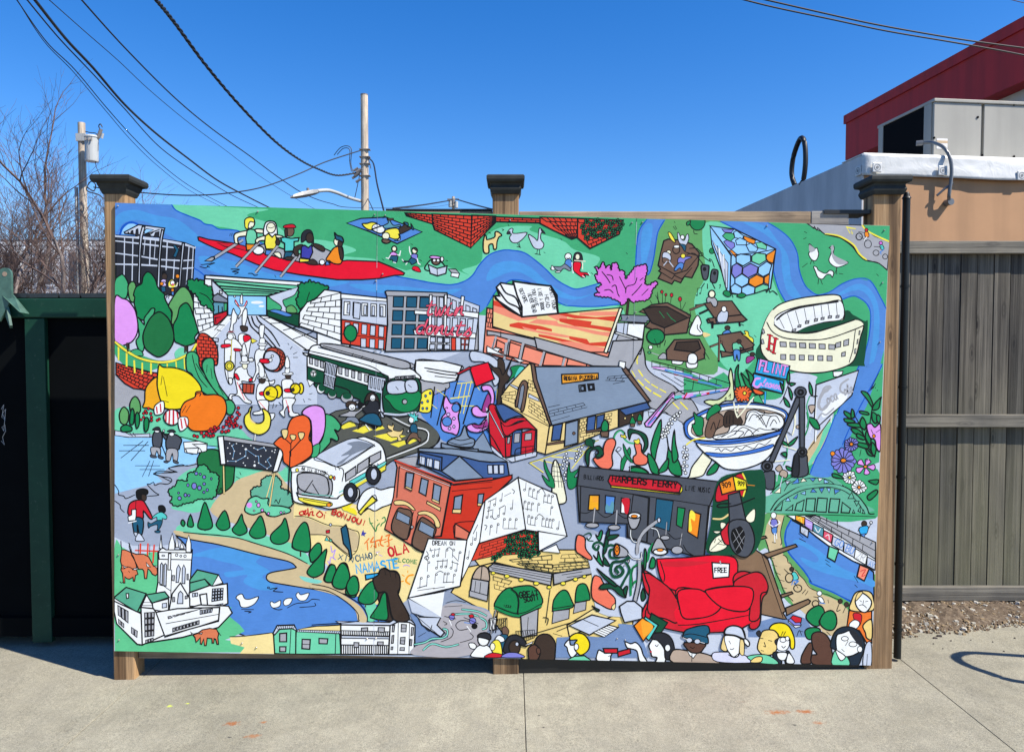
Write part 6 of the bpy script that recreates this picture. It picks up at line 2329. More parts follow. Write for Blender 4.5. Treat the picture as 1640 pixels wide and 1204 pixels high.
p A:14 385,820 395,805 405,820 400,985 380,980
p A:14 415,820 425,810 435,820 430,990 412,985
p A:14 515,850 530,820 545,850 530,960 510,960
p A:14 560,850 572,820 585,850 580,970 558,970
l k:14 370,960 470,1030
p q:12 478,905 500,905 495,948 476,945
p q:12 597,895 608,895 608,940 597,940
l k:14 475,860 465,1160
p B3 620,940 680,860 850,900 800,995 740,935 620,965
p B3 620,965 740,935 780,985 620,1040
p w:14 850,900 885,965 800,990
p w 800,990 920,970 925,1130 770,1190 620,1204 615,1045 780,985
w A:14 800,1010 890,1005 885,1100 795,1115 4 4 10 10
w A:12 810,1140 890,1125 885,1165 810,1180 4 1 20 10
w A:12 640,1045 685,1040 685,1075 640,1080 2 1 10 10
p w 700,1060 755,1050 765,1180 720,1190
p w 450,1204 480,1050 545,965 620,1090 620,1150 900,1160 500,1280
p A:14 520,1130 530,1050 545,1030 565,1050 565,1130
p q:12 485,1080 500,1080 500,1115 482,1115
p q:12 583,1070 600,1066 600,1090 583,1092
p B3 15,1080 110,1000 270,1050 200,1200 15,1100
p B3 270,1060 420,1035 455,1080 320,1125
p w 230,1160 275,1060 340,1170 230,1204
l k:10 250,1120 310,1120
l k:10 240,1145 325,1145
p w:14 110,1050 130,1050 130,1085 115,1090
p w 320,1125 450,1090 450,1204 330,1204
p A:12 400,1130 435,1125 435,1160 400,1165
p w 15,1085 200,1200 330,1180 470,1204 700,1140 930,1150 960,1204 850,1320 560,1400 300,1440 220,1460 90,1300 20,1204
T 180 940 5
p w 15,110 230,210 240,460 200,455 35,290 15,190
w q:14 40,130 130,180 130,300 45,230 3 1 12 12
w q:12 45,245 95,290 95,330 50,290 2 1 10 10
w q:12 150,310 205,345 200,410 150,370 2 1 12 12
p w 230,160 330,170 350,200 420,190 420,380 240,460
w q:14 255,200 340,195 335,390 260,400 3 4 10 8
w q:12 265,420 330,400 330,430 265,450 3 1 12 10
p w 350,200 520,170 860,160 850,270 560,350 420,390
w q:12 440,230 600,200 780,150 440,260 6 1 18 20
w q:14 480,325 700,260 700,295 480,360 8 1 16 10
l k:14 430,290 850,215
l k:14 420,400 850,260
w A:12 700,180 810,165 800,200 700,220 5 1 20 10
@painted_bull|orange brown bull standing on grass near the bottom edge
T 180 880 5
L k:14 850,660 868,685
p o3:16 720,640 780,628 835,635 852,670 845,700 850,755 838,755 828,715 815,710 812,745 800,745 798,710 760,705 752,765 738,765 732,712 715,755 705,752 705,700 690,720 670,740 662,700 645,680 680,670 700,655
p w:12 625,655 640,680 660,680 645,672
p w:12 690,672 715,675 722,660 700,668
@painted_duck|white ducks swimming on the blue pond, painted
T 180 740 5
P w:14 990,1085 1010,1060 1040,1055 1060,1090 1100,1095 1170,1075 1140,1130 1080,1160 1030,1155 1015,1110
P w:12 1265,1120 1280,1115 1300,1125 1345,1105 1340,1150 1290,1165 1268,1145
P w:12 1370,1115 1395,1090 1440,1090 1420,1135 1380,1145
P w:12 1470,1065 1490,1040 1510,1060 1575,1045 1550,1100 1500,1105
L k:14 1035,1175 1130,1178
L k:14 1060,1190 1110,1195 1090,1204
L k:12 1400,1165 1470,1130 1560,1120 1600,1095 1660,1100
L k:12 1500,1160 1620,1150 1620,1125
L k:14 1260,1015 1320,1005 1290,1030 1365,1038
E b:10 1250,1003 9,7
L k:12 1290,1170 1330,1180 1360,1175
@painted_greeting|handwritten greetings in many languages on the yellow sand, painted
T 460 700 5
L C4:24 130,590 100,600 105,620 135,615 150,585 130,600 145,620 160,605
L C4:22 165,570 170,625 180,620 185,600 205,595 200,620 215,625
L C4:22 260,590 235,620 260,640 285,620 260,590
l C4:20 300,620 295,650
l C4:20 308,600 310,605
t C4:22 358,612 34/42 20 "BONJOU!
l C4:18 190,575 200,570
P yy:0 440,540 520,530 500,560 540,570 560,620 500,600 480,590 450,580
t g3:20 665,690 40/30 -10 "L
L g3:20 670,690 700,740 710,750 720,710 740,690
L g3:20 760,650 780,640 785,670 760,690 750,710
l g3:18 720,660 725,665
P n:0 595,770 610,740 615,760 635,765 620,780 625,795 605,785 595,790
L o4:24 655,810 620,850
L o4:24 640,840 645,900
L o4:24 690,800 670,840 740,820
L o4:24 705,830 710,880 695,870
L o4:22 680,860 670,880
L o4:22 730,850 735,870
L o4:24 760,790 745,850 770,870
L o4:24 740,830 790,815
L o4:24 790,790 820,780 810,810 815,865 800,870
L o4:24 780,840 840,815
t C:34 820,955 62/58 -14 "OLA
l C:20 965,855 985,850
t t:18 408,975 34/44 12 "XIN
t t:18 553,995 42/36 -12 "CHAO
t g3:14 830,990 26/31 6 "WELCOME
t b3:30 558,1088 60/50 -8 "NAMASTE
L pp:18 350,870 360,920 385,900 370,960 390,980 350,960 340,1010 325,990
L pp:14 710,920 740,915
L pp:14 735,940 760,950
L pp:14 930,1030 950,1020 980,1030
L o5:30 1010,1100 970,1110 950,1150 980,1175
l o5:22 935,1110 920,1100
l o5:22 965,1080 965,1070
l o5:22 930,1150 910,1155
p C:10 310,745 340,740 340,765 312,768
E A:10 347,700 10,12
p T:10 300,825 315,795 335,830
E F2:10 348,825 12,12
p t 430,730 470,700 485,740 520,960 505,980 490,900 450,850
P w 560,560 600,450 680,400 750,420 830,400 900,410 850,520 760,560 700,590 650,570 600,600
p y 570,600 680,470 700,490 720,505 630,570 590,620
L k:12 650,510 700,460 720,500
@painted_conifer|row of teardrop shaped trees at the sandy edge, painted
l U:26 108,900 108,950
P G 40,870 70,760 130,680 170,720 185,900 110,910
P G 180,920 235,850 270,860 270,930 200,1000 180,960
P G 165,1060 250,960 315,895 300,1000 290,1080 220,1120 170,1100
l U:24 210,1115 210,1145
P T3:0 100,1110 200,1130 280,1150 240,1170 140,1150
P G 295,1120 340,1020 385,1040 380,1140 330,1160 300,1150
P G 360,1150 430,1015 480,1020 495,1130 440,1210 380,1190
P G 480,1180 510,1120 560,1120 570,1204 540,1280 470,1250
@painted_bus_front|front of the white bus with lamps, windscreen and tyres, painted
p q:0 80,330 100,290 200,280 330,320 330,460 110,420
P q 80,330 100,290 200,285 300,310 330,360 325,460 200,450 100,410
l k:18 205,345 140,440
l k:18 205,375 260,465
P w 75,440 120,460 380,490 420,470 560,400 560,500 380,570 280,560 130,520
l T3:14 120,450 370,470
P y:14 100,480 240,500 350,520 350,550 230,545 110,510
l k:14 130,495 320,530
E o:12 335,540 18,16
E y:10 80,262 12,14
E y:10 350,318 14,14
E C3:8 378,325 8,16
l T3:26 420,440 640,320
l y:16 430,470 640,345
l T3:22 730,240 790,200
l y:14 735,260 790,225
E Q 508,440 55,75
E A:12 508,440 24,40
E Q 690,305 55,72
E A:12 695,295 26,45
p q:12 470,290 550,235 550,300 470,350
@painted_brick_building|orange brick fire station with arched doors and a slate roof, painted
P q:12 860,180 1050,155 1060,240 900,200
p B2 1055,95 1640,190 1760,200 1780,320 1340,350 1050,210
p B1 1050,88 1320,90 1650,130 1760,190 1640,200 1540,190 1380,150 1240,130 1055,110
p B2 1060,120 1240,160 1235,270 1040,215
w A:14 1055,140 1230,185 1225,270 1050,215 3 1 12 8
l k:10 1080,145 1070,215
l k:10 1140,165 1130,235
p B1 1235,270 1380,150 1570,325 1350,345
w A:14 1600,215 1740,210 1740,300 1605,300 3 1 10 10
p C5 860,180 1310,370 1230,800 1080,920 780,735 850,480 880,240
p R2 1310,380 1640,340 1800,300 1800,330 1640,480 1540,640 1440,820 1100,800 1235,790
l k:40 865,185 1330,365
l R:28 865,185 1330,360
l R:28 1330,365 1640,330
l k:12 1340,345 1640,320
l k:12 1320,430 1640,400
L k:8 910,230 1310,385
L w:8 910,237 1305,388
l k:10 1330,385 1640,355
l k:14 900,230 880,480
p B1 955,280 1015,290 995,425 945,400
p v:10 950,390 1000,412 995,425 945,402
p B1 1075,325 1130,345 1110,470 1055,440
p B1 1175,370 1235,395 1215,530 1160,500
p v:10 1160,490 1218,515 1215,532 1160,508
p v:14 1120,510 1230,565 1225,590 1115,530
P v:14 860,510 920,505 980,530 1025,580 1000,580 950,545 865,540
P v:14 1050,600 1110,590 1180,620 1220,680 1220,720 1190,715 1170,660 1110,620 1055,620
P u 835,740 880,580 930,570 1000,610 960,815
p B1:14 885,590 985,640 975,700 870,650
P u 1000,850 1060,660 1110,650 1190,720 1170,800 1090,910
p B1:14 1070,670 1180,730 1165,800 1050,740
l k:18 1010,600 960,820
l k:12 1050,620 1000,850
l k:18 785,735 1090,920
E q:10 1000,717 12,12
p B1 1340,475 1405,460 1390,590 1330,575
p v:14 1325,575 1395,575 1390,608 1322,605
p B1 1530,455 1575,450 1560,545 1525,530
p v:12 1525,525 1560,530 1555,548 1525,548
p C5 1345,690 1460,760 1440,820 1340,800
L k:14 1340,800 1345,690 1520,670
l k:14 1345,690 1460,765
@painted_writing_hand|brown hand holding a blue chalk over the sand, painted
p b3 625,1100 740,1085 750,1110 630,1140
P U 690,1130 730,1110 740,1070 780,1045 820,1065 870,1070 900,1110 905,1190 890,1250 850,1300 840,1360 900,1460 760,1460 760,1380 690,1200
L k:10 780,1050 795,1100
L k:10 820,1060 835,1100
L k:10 860,1070 865,1110
@painted_corner_bar|cream brick corner bar with green awnings and yellow bulbs, painted
T 620 760 5
P j2:0 440,960 600,960 800,1080 800,1204 400,1204
p v3 640,740 840,700 1000,620 1200,620 1560,600 1800,760 1990,860 1960,1300 1460,1430 1100,1500 800,1100 510,945
p v3 700,680 830,640 1380,600 1560,600 1640,650 1780,720 2000,850 1900,900 1640,760 1330,800 1200,780 860,700 740,730
p R:14 740,545 1100,440 1210,440 1210,620 850,650 670,690
b k:10 760,560 950,510 940,600 730,670 3 4
p R:0 940,520 1205,450 1205,600 940,600
* G:10 985,490 28 5
* G:10 1030,470 28 5
* G:10 1075,460 28 5
* G:10 1120,465 28 5
* G:10 1165,460 28 5
* G:10 1195,490 28 5
* G:10 960,530 28 5
* G:10 1000,530 28 5
* G:10 1045,510 28 5
* G:10 1090,520 28 5
* G:10 1130,510 28 5
* G:10 1180,530 28 5
* G:10 975,575 28 5
* G:10 1020,560 28 5
* G:10 1065,565 28 5
* G:10 1110,560 28 5
* G:10 1160,580 28 5
* G:10 1195,575 28 5
* G:10 940,610 28 5
* G:10 985,610 28 5
* G:10 1030,605 28 5
* G:10 1075,610 28 5
* G:10 1120,605 28 5
* G:10 1170,620 28 5
* G:10 1205,625 28 5
* G:10 900,640 28 5
* G:10 1070,645 28 5
* G:10 1110,640 28 5
* G:10 860,665 28 5
* G:10 1140,650 28 5
b k:11 980,680 1320,640 1325,790 1100,740 4 4
b k:11 1080,700 1325,720 1325,780 1080,720 4 2
b k:11 1330,720 1640,690 1740,760 1330,780 7 3
b k:11 1400,640 1560,630 1640,690 1380,700 3 2
p q 810,740 850,710 1320,790 1310,885 820,770
l k:14 830,740 1310,830
l k:10 850,725 1310,810
l k:12 840,755 1310,855
p q 1330,790 1640,740 2000,850 1990,870 1640,790 1335,880
l k:12 1400,800 1560,775
l k:12 1440,820 1640,790
E y:10 850,785 16,12
E y:10 960,810 20,14
E y:10 1075,838 20,14
E y:10 1195,868 22,14
E y:10 1298,898 18,12
E y:10 1410,868 20,14
E y:10 1508,835 18,14
E y:10 1580,812 16,12
b k:11 850,810 1000,850 930,930 860,910 2 3
l k:16 820,770 815,1145
P q2 700,780 740,735 790,735 815,780 810,860 690,840
l k:18 760,735 750,840
p q 680,830 815,850 800,1010 660,970
l k:14 680,830 815,855
l k:12 710,850 700,940
l k:12 750,860 740,960
p q:12 660,925 805,965 800,1010 660,970
P G 870,1070 880,990 940,920 1000,905 1040,960 1055,1020 1060,1140
P G 1000,905 1120,885 1180,900 1225,950 1235,1040 1060,1130 1055,1020 1040,950
L G:40 865,1065 1060,1130 1235,1045
L k:12 870,1050 1060,1110 1235,1030
L k:12 865,1085 1060,1140 1235,1060
t k:22 1060,985 40/32 -6 "GREAT
t k:20 1100,1020 36/25 -12 "SCOTT
t k:10 930,1055 14/17 8 "1222
p q 1070,1130 1210,1070 1200,1280 1080,1300
l k:12 1130,1140 1120,1280
l k:18 865,1090 850,1260
l k:18 885,1095 870,1260
L k:12 960,1150 900,1210
l k:14 1305,920 1270,1180
P G 1325,1080 1335,1000 1390,930 1440,930 1475,1000 1485,1060 1340,1090
L k:12 1325,1070 1400,1060 1485,1045
p q:14 1330,1090 1460,1075 1455,1150 1320,1190
P G 1505,1005 1520,900 1560,870 1600,890 1625,990 1600,1005 1520,1020
p q:14 1505,1025 1595,1010 1590,1080 1490,1110
p v2 1440,1204 1640,1080 1960,1000 1960,1060 1640,1204 1460,1300
L k:12 1250,1140 1290,1150 1280,1200
l k:14 1080,1300 1640,1130
@painted_sheet_music|large folded sheets of white music paper, painted
T 620 760 5
p w 330,510 640,520 585,890 170,985
p w 640,520 760,240 785,205 750,530 735,550 590,860
p w 785,205 1050,20 1110,435 740,545
p w 1050,20 1355,155 1375,240 1440,490 1110,440
p w 170,985 470,930 430,1140
p w 1210,450 1440,490 1215,610
p w:14 1240,610 1355,555 1385,625
t k:14 365,560 28/23 1 "DREAM ON
n k:9 60 370,650 405,645
l k:9 385,600 425,590
n k:9 -60 480,600 535,600 585,620
l k:12 525,640 570,690
n k:9 60 395,745 435,735 470,735 512,745 550,765
l k:14 400,690 480,685
l k:14 518,695 570,712
n k:9 -70 335,700 395,795 465,790 490,790 540,800
l k:14 450,860 535,855
n k:9 -80 275,825 330,810
l k:16 245,905 315,885
l k:9 245,925 380,905
l k:12 370,910 460,895
l k:12 345,585 355,615
l k:12 340,605 370,600
L k:9 315,610 330,640 300,660 320,680 335,660 310,650 325,690
L k:9 480,590 500,580 525,600
L k:9 400,780 425,770 450,780
n k:9 60 675,555 705,515
l k:14 690,470 725,400
n k:9 60 645,665
n k:9 60 815,265 860,240 910,205
l k:14 810,215 865,190
n k:9 60 800,340 835,335 890,330 935,310
l k:14 805,290 840,280
l k:14 895,270 940,245
n k:9 70 995,270
n k:9 -70 835,410 890,395 940,355 985,355 1035,355
l k:14 935,430 1040,430
n k:9 60 1100,120
n k:9 -60 1145,110 1175,120 1210,135 1265,165 1295,165 1325,170
l k:12 1140,170 1200,195
l k:12 1260,215 1315,230
n k:9 -60 1105,215 1135,225 1165,230 1215,235 1320,260
l k:12 1105,270 1160,280
n k:9 -60 1135,330 1160,340 1195,345 1250,350 1280,355 1305,360 1330,360
l k:12 1130,395 1190,405
l k:12 1240,410 1325,425
n k:9 60 1365,430
L k:9 1215,125 1240,110 1265,150
L k:9 1200,330 1220,315 1250,335
L k:9 845,340 860,355 880,345
l k:10 940,170 990,145
L k:9 1000,115 1020,130 1010,150
L k:9 780,400 800,410 785,440
l k:14 1045,20 1110,440
@painted_bar|dark grey bar with a red name board and coloured windows, painted
T 880 740 5
P B5:0 250,480 620,490 1240,700 1180,770 900,740 600,640 620,670 440,580
P A:0 600,600 900,700 880,760 740,1000 740,1204 400,1204 340,900 300,600
p S 240,30 1360,155 1280,350 1240,745 1160,750 620,600 620,490 240,475 220,190
l k:18 225,185 1300,350
l k:18 1270,350 1235,745
l k:14 1280,350 1305,350
p S 670,255 800,285 780,640 630,600 620,490
l k:14 790,280 775,640
l k:14 855,290 830,590
p t:14 855,290 990,310 960,550 840,510
p S:14 250,190 670,255 640,490 245,475
p Y 320,262 398,262 395,382 310,380
p O:0 345,270 392,270 390,320 345,318
p b:18 448,265 525,275 510,412 445,405
P J:0 455,330 480,350 500,310 515,330 505,400 450,390
p w:18 575,285 645,295 632,412 570,405
P C:0 585,290 640,295 628,405 600,400 595,350 580,320
p G:16 1025,358 1085,368 1060,525 1015,500
p o 1120,385 1210,415 1185,605 1105,555
P y:0 1125,390 1165,410 1160,470 1130,450 1140,540 1115,540
p yy:14 495,185 1040,250 1060,185 1065,225 1040,258 490,200
p C 485,105 1020,155 1055,185 1040,240 1000,240 490,185 468,150
t k:26 500,152 42/41 6 "HARPERS FERRY
t k:13 275,132 28/18 5 "BILLIARDS
t k:14 1088,222 32/20 6 "LIVE MUSIC
L k:12 245,400 300,405 360,370
L k:12 380,390 450,440 535,390
L k:12 545,410 600,445 640,440
l k:38 362,370 350,490
l q:26 362,370 350,490
E q:14 342,503 52,20
l k:38 540,385 530,510
l q:26 540,385 530,510
E q:14 518,520 48,20
l k:26 938,480 930,590
l q:16 938,480 930,590
E q:14 925,602 38,18
l k:28 1060,570 1040,690
l q:18 1060,570 1040,690
E q:14 1022,700 46,32
L k:12 945,560 1000,610 1060,600
L k:12 1070,660 1100,710 1160,750
@painted_plant_scroll|curling dark green vines around a grey lamp, painted
T 880 740 5
P C3 220,590 255,585 285,610 290,690 340,760 320,780 250,740 210,700
P C3 350,920 400,915 430,960 470,1030 525,1090 520,1160 490,1175 430,1150 340,1080
P v2:12 495,1160 520,1130 530,1150 515,1180
L D:20 280,580 320,565 335,590 310,620 300,600 310,625 350,630
L D:44 460,810 430,750 440,680 400,640 360,650 350,680 380,700 395,670
L k:10 400,655 370,665 365,690
P D 430,720 440,650 460,560 480,540 470,640 450,720
P G 370,580 390,590 410,545 425,560 410,620 390,620
P D 460,600 490,580 555,580 520,610 470,620
L D:44 440,690 490,660 560,690 490,700 490,760 560,760
P G 350,740 380,770 390,710 405,760 430,830 390,800
P D 440,760 480,820 470,830 430,810
L D:50 640,760 580,790 510,800 490,860 510,910 560,910 590,870 560,830 530,850 550,880
L k:10 600,800 540,830 520,870 550,900 585,870
L k:10 620,830 640,780 580,790 500,800
L D:40 610,800 640,860 600,940 570,1000
P D 400,1000 440,970 540,980 600,1040 610,1080 560,1060 500,1010 420,1015
P D 380,850 430,890 530,970 520,990 440,930
P D 590,1030 610,990 625,1000 610,1070
L G:40 650,1060 650,960 660,860 700,820 780,790 800,700 830,650
L G:36 655,990 690,950 750,940
P G 760,700 775,720 770,840 755,850
P G 820,760 845,780 840,840 800,840
L k:10 670,1000 660,860 700,830
P D 740,1110 730,1060 750,1010 770,1080
P D 345,1150 360,1160 400,1180 380,1190
L q:40 720,780 715,950 680,1120
L k:14 700,780 700,950 665,1110
L k:14 740,780 735,950 700,1110
p A 560,1150 620,1110 680,1110 740,1160 740,1250 600,1280 570,1200
L k:60 700,720 710,640 760,550 870,460
L q:44 700,730 710,640 760,550 875,460
E A:14 876,462 14,20
P q 635,410 725,430 700,520 655,530 630,470
E w 680,425 50,24
E o:8 678,430 26,12
P q 540,650 620,700 620,750 530,755 515,720 520,670
E O2 540,700 22,44
E o:8 540,695 10,18
P q 820,720 850,620 885,610 930,680 940,725
E w 885,715 56,26
E o:10 885,700 26,12
L k:26 650,540 650,590 670,630 700,640
L w:12 650,540 650,590 670,630 700,640
L k:26 815,525 860,540 880,600
L w:12 815,525 860,540 880,600
L k:26 630,730 670,770 730,770 735,720
L w:12 630,730 670,770 730,770 735,720
@painted_sofa|bright red sofa with a FREE note pinned to it, painted
T 880 740 5
P C 740,880 780,870 900,960 1010,1030 1080,1204 1000,1300 830,1230 760,1280 740,1200 790,1100 800,1080 760,1000
P r 860,790 890,770 1100,760 1300,740 1450,750 1500,790 1505,870 1490,990 1400,1020 1250,1050 1010,1025 900,950
P C 1480,900 1560,870 1700,920 1745,980 1740,1040 1700,1100 1680,1300 1600,1320 1600,1140 1480,990
P r 1010,1025 1150,1010 1240,1045 1370,1150 1360,1220 1200,1260 1080,1290
P r 1245,1045 1300,1005 1480,985 1600,1000 1625,1030 1610,1130 1600,1240 1380,1160
P C:0 1260,1050 1300,1020 1340,1080 1390,1150 1560,1120 1600,1130 1590,1200 1370,1170
P C:0 900,800 1000,790 1200,790 1280,800 1100,830 920,830
L k:16 885,790 920,900 915,950
P C 910,1150 975,1105 960,1130 1000,1150 940,1180
T 1000 860 5
P C 180,560 280,540 440,560 560,520 900,640 980,640 1040,560 1030,660 900,740 700,760 500,760 300,720 180,680
P C 140,210 170,330 200,420 190,600 330,650 420,680 440,560 380,430 290,350 200,290 150,280
P r:0 420,560 740,520 1000,500 1080,480 1060,640 900,720 600,740 440,700
P C 880,350 1020,280 1100,290 1145,370 1140,430 1090,460 1080,640 1000,660 1000,520 900,440
L k:14 430,570 600,600 760,530 1000,520
L k:14 430,700 600,690 1000,620
P r 430,430 560,410 650,440 770,540 700,620 550,650 470,640 440,560
P r 650,440 700,410 880,390 1020,410 1020,520 960,590 780,560
l C:40 300,560 410,500
T 880 740 5
p w 1300,800 1440,810 1435,915 1310,925
t k:18 1322,880 32/26 -1 "FREE
l q:24 1365,790 1370,815
@painted_microphone|large dark microphone in front of red lips and leaves, painted
T 880 740 5
P D:0 1340,160 1500,80 1640,60 1720,100 1720,480 1640,720 1470,740 1260,720 1290,500
P C 1350,180 1460,120 1540,90 1580,200 1530,280 1420,300 1330,310
L y:24 1545,90 1575,170 1550,270
l o:14 1580,180 1640,185
L v:30 1310,450 1380,450 1440,410
P c:14 1280,710 1290,650 1340,590 1400,580 1420,670 1350,710
L k:12 1290,700 1400,600
l k:12 1340,650 1400,660
l k:12 1320,640 1330,610
l k:12 1350,610 1380,640
P c:12 1340,570 1310,550 1370,550
P c:12 1370,480 1410,490 1400,530 1370,525
P c:12 1570,440 1640,370 1640,460 1600,480
P C 1370,560 1400,520 1440,470 1470,480 1450,560 1460,640 1420,660 1390,630
p o 1358,165 1468,108 1490,225 1380,258
p yy 1468,108 1570,145 1580,215 1490,228
t k:16 1382,205 36/26 -8 "909
t k:14 1502,182 30/20 8 "909
p S 1430,260 1520,235 1570,460 1440,480
P S 1440,480 1560,460 1620,530 1640,640 1600,740 1540,755 1480,720 1440,640
P k:0 1460,540 1500,520 1530,510 1560,560 1560,620 1540,700 1500,730 1470,660 1450,600
L q:8 1470,560 1540,700
L q:8 1490,530 1550,650
L q:8 1550,540 1470,640
L q:8 1560,590 1490,700
L k:20 1640,285 1500,340 1380,360 1340,350 1370,330 1450,330
@painted_triple_decker|white houses with balconies and a mint house at the bottom edge, painted
T 500 880 5
p v2 -380,700 -200,660 0,615 230,600 230,835 -300,830
T 180 880 5
p v2:0 940,700 1060,685 1290,665 1640,615 1850,610 1850,835 1020,830 1060,780 950,750
L k:14 940,695 1060,690 1290,662
p l 1290,670 1330,620 1450,615 1480,650 1470,835 1300,830
p l 1470,650 1820,665 1830,835 1468,835
p A 1285,670 1320,605 1455,600 1480,650 1440,630 1340,635 1300,680
b k:12 1310,610 1460,605 1450,630 1325,635 8 1
p A:12 1480,640 1910,650 1890,675 1480,655
b k:10 1480,640 1910,650 1895,672 1480,655 24 1
l k:14 1430,640 1420,830
l k:14 1475,650 1465,835
p q 1340,670 1395,665 1395,735 1340,735
p q 1340,775 1390,775 1388,815 1340,815
p q 1520,715 1585,718 1580,795 1518,790
l k:14 1520,755 1580,757
p q 1655,708 1725,712 1720,752 1655,750
T 500 880 5
l k:14 190,670 185,835
p w 230,590 625,605 610,835 230,835
p A 190,570 620,580 650,560 790,560 830,600 630,605 240,600
b k:18 235,645 620,655 615,690 235,680 26 1
b k:22 235,760 615,765 615,835 235,835 22 1
p A:12 235,685 620,695 618,710 235,705
p q:14 395,625 445,622 445,650 395,650
p q:14 530,620 580,622 578,660 528,655
p q:14 335,740 375,742 372,780 335,780
p q:14 525,735 570,735 568,765 523,760
p w 625,605 690,575 780,580 825,605 815,835 615,835
l k:14 690,575 685,835
l k:14 780,580 775,835
p q:14 645,605 662,600 655,655 640,655
p q:14 715,595 755,598 752,655 712,655
p q:14 795,620 812,620 808,680 792,685
p q:14 640,685 655,682 650,745 635,748
p q:14 708,700 745,698 740,755 705,750
p q:14 785,715 800,718 796,765 782,765
p q:12 633,775 647,775 645,798 631,798
p q:12 705,780 740,780 738,805 702,803
l k:12 712,625 755,627
l k:12 706,725 743,727
@painted_raised_arm|raised brown arm and trees in front of the sand, painted
T 500 880 5
P l:0 380,320 480,350 520,540 450,570 430,480
P X:0 0,275 150,310 300,390 400,470 440,570 370,570 340,480 200,370 0,310
L k:14 0,275 130,300 280,370 390,440 440,520 440,570
L k:14 0,308 140,335 280,420 360,500 370,550 340,575 0,600
P G 100,230 140,130 180,125 190,180 170,250 120,260
P G 165,240 220,120 260,112 290,160 300,230 260,310 180,300
P G 275,290 310,220 350,212 375,280 360,350 300,360
P G 370,390 420,300 480,250 510,290 530,370 480,430 400,430
P G 470,530 530,440 560,360 590,345 600,440 605,550 540,560 480,545
l U:24 425,435 428,455
l U:24 530,560 530,575
P U 490,230 530,200 545,160 580,150 620,170 660,175 700,210 705,300 690,360 780,550 650,555 600,350 530,340 500,290
L k:10 580,160 590,200
L k:10 620,170 630,215
L k:10 665,180 670,225
@painted_puddle_square|grey square with swirling mint water and two small figures, painted
T 500 880 5
P j2:0 1060,330 1200,400 1280,440 1420,490 1420,640 1250,660 1000,480
p B5:0 780,510 860,530 1050,700 830,760 830,600
P q3:0 980,560 1060,440 1200,430 1420,500 1420,600 1260,840 820,840 830,770 1000,720 1090,690
p A 830,510 880,600 1030,695 1060,660 1000,600 1030,540 860,535
p A:0 770,390 1050,540 900,530 800,500
p w:0 1060,335 800,390 1030,535
L k:12 800,500 1030,695
L k:10 890,605 940,650 960,600
L k:10 850,695 910,660
L k:34 820,755 900,740 960,710 1040,705 1080,680 1080,640 1050,630
L T3:20 820,755 900,740 960,710 1040,705 1080,680 1080,640 1050,630
L k:34 890,800 960,750 1070,775 1170,755
L T3:20 890,800 960,750 1070,775 1170,755
L k:32 1140,515 1250,510 1330,530
L T3:18 1140,515 1250,510 1330,530
L k:32 1200,475 1320,490 1395,525
L T3:18 1200,475 1320,490 1395,525
L k:34 1345,540 1390,570 1395,620 1365,635
L T3:20 1345,540 1390,570 1395,620 1365,635
L k:10 1070,425 1150,405 1230,420
L k:10 1060,455 1200,445
L k:10 1185,740 1270,715 1290,690 1265,665
L k:10 1110,620 1130,650 1110,700 1030,735
L k:12 1250,630 1180,640 1150,600 1190,565 1260,570
P h:10 1095,530 1130,520 1140,550 1110,560
E C:8 1128,515 16,10
L w:18 1100,560 1115,600
L k:8 1050,570 1080,590 1060,600
L k:8 1060,530 1100,540 1150,550
P h:10 1260,550 1300,545 1310,580 1270,590
E C:8 1275,528 20,14
L b:18 1260,585 1220,580
L w:16 1240,610 1270,650
E k:8 1300,610 22,20
L k:8 1215,540 1265,560 1330,590
p w:14 1420,550 1470,540 1480,520 1460,640 1420,640
b k:14 1410,560 1560,545 1560,620 1420,640 10 1
l k:26 1470,480 1430,670
l q:14 1470,480 1430,670
@painted_steps|pale steps and grating beside the corner bar, painted
T 820 880 5
p A 460,605 640,520 830,565 620,680
l k:12 575,560 690,610
p w 650,660 770,600 850,620 740,700
b k:12 650,660 780,600 850,625 740,700 6 1
p B5:0 360,700 600,690 740,700 860,620 850,590 1000,600 1100,860 350,860
l k:12 330,670 400,690
l k:12 360,650 460,610
b k:12 30,650 180,640 180,700 60,750 8 1
@painted_records|orange, mint and green square record sleeves beside the sofa, painted
T 820 880 5
p D 1115,505 1245,580 1180,680 1080,620
p T 1065,530 1170,600 1095,725 1010,640
p o 975,605 1045,540 1135,610 1050,730
P O:0 1040,560 1130,610 1060,700 1040,640
l k:12 1065,530 1170,600
@painted_crowd|row of people seen from the chest up along the bottom edge, painted
T 500 881.5 5
P w:14 1275,845 1300,790 1340,755 1400,755 1440,800 1430,850
P w:14 1255,740 1280,735 1300,740 1315,760 1300,785 1265,775
E w 1372,710 46,50
P Q 1325,690 1330,670 1360,655 1400,655 1430,680 1425,710 1390,700 1340,690
P u:12 1520,620 1550,605 1575,640 1560,680 1530,670
P t:12 1490,680 1560,670 1570,740 1530,800 1490,730
P w:12 1465,710 1490,675 1530,690 1540,720 1500,730
P y:14 1430,770 1440,730 1480,710 1510,740 1520,830 1470,830 1440,800
E c:8 1445,765 20,30
P C:12 1380,850 1440,815 1530,830 1530,850
P Q 1530,800 1560,700 1620,670 1690,700 1720,760 1690,760 1620,740 1580,810
E U 1620,770 46,56
E A:10 1640,745 14,16
P h:12 1520,850 1560,815 1640,815 1700,850
T 820 884 5
P U 180,740 200,680 240,655 300,660 345,720 345,800 330,870 230,870 200,810
P u2 135,760 180,735 220,770 225,810 200,860 140,860 130,800
P u2:12 195,770 220,765 228,800 205,812
p w:14 100,740 170,710 160,730 110,745
P w 440,710 460,700 470,740 520,740 530,790 480,840 450,800 440,760 420,740
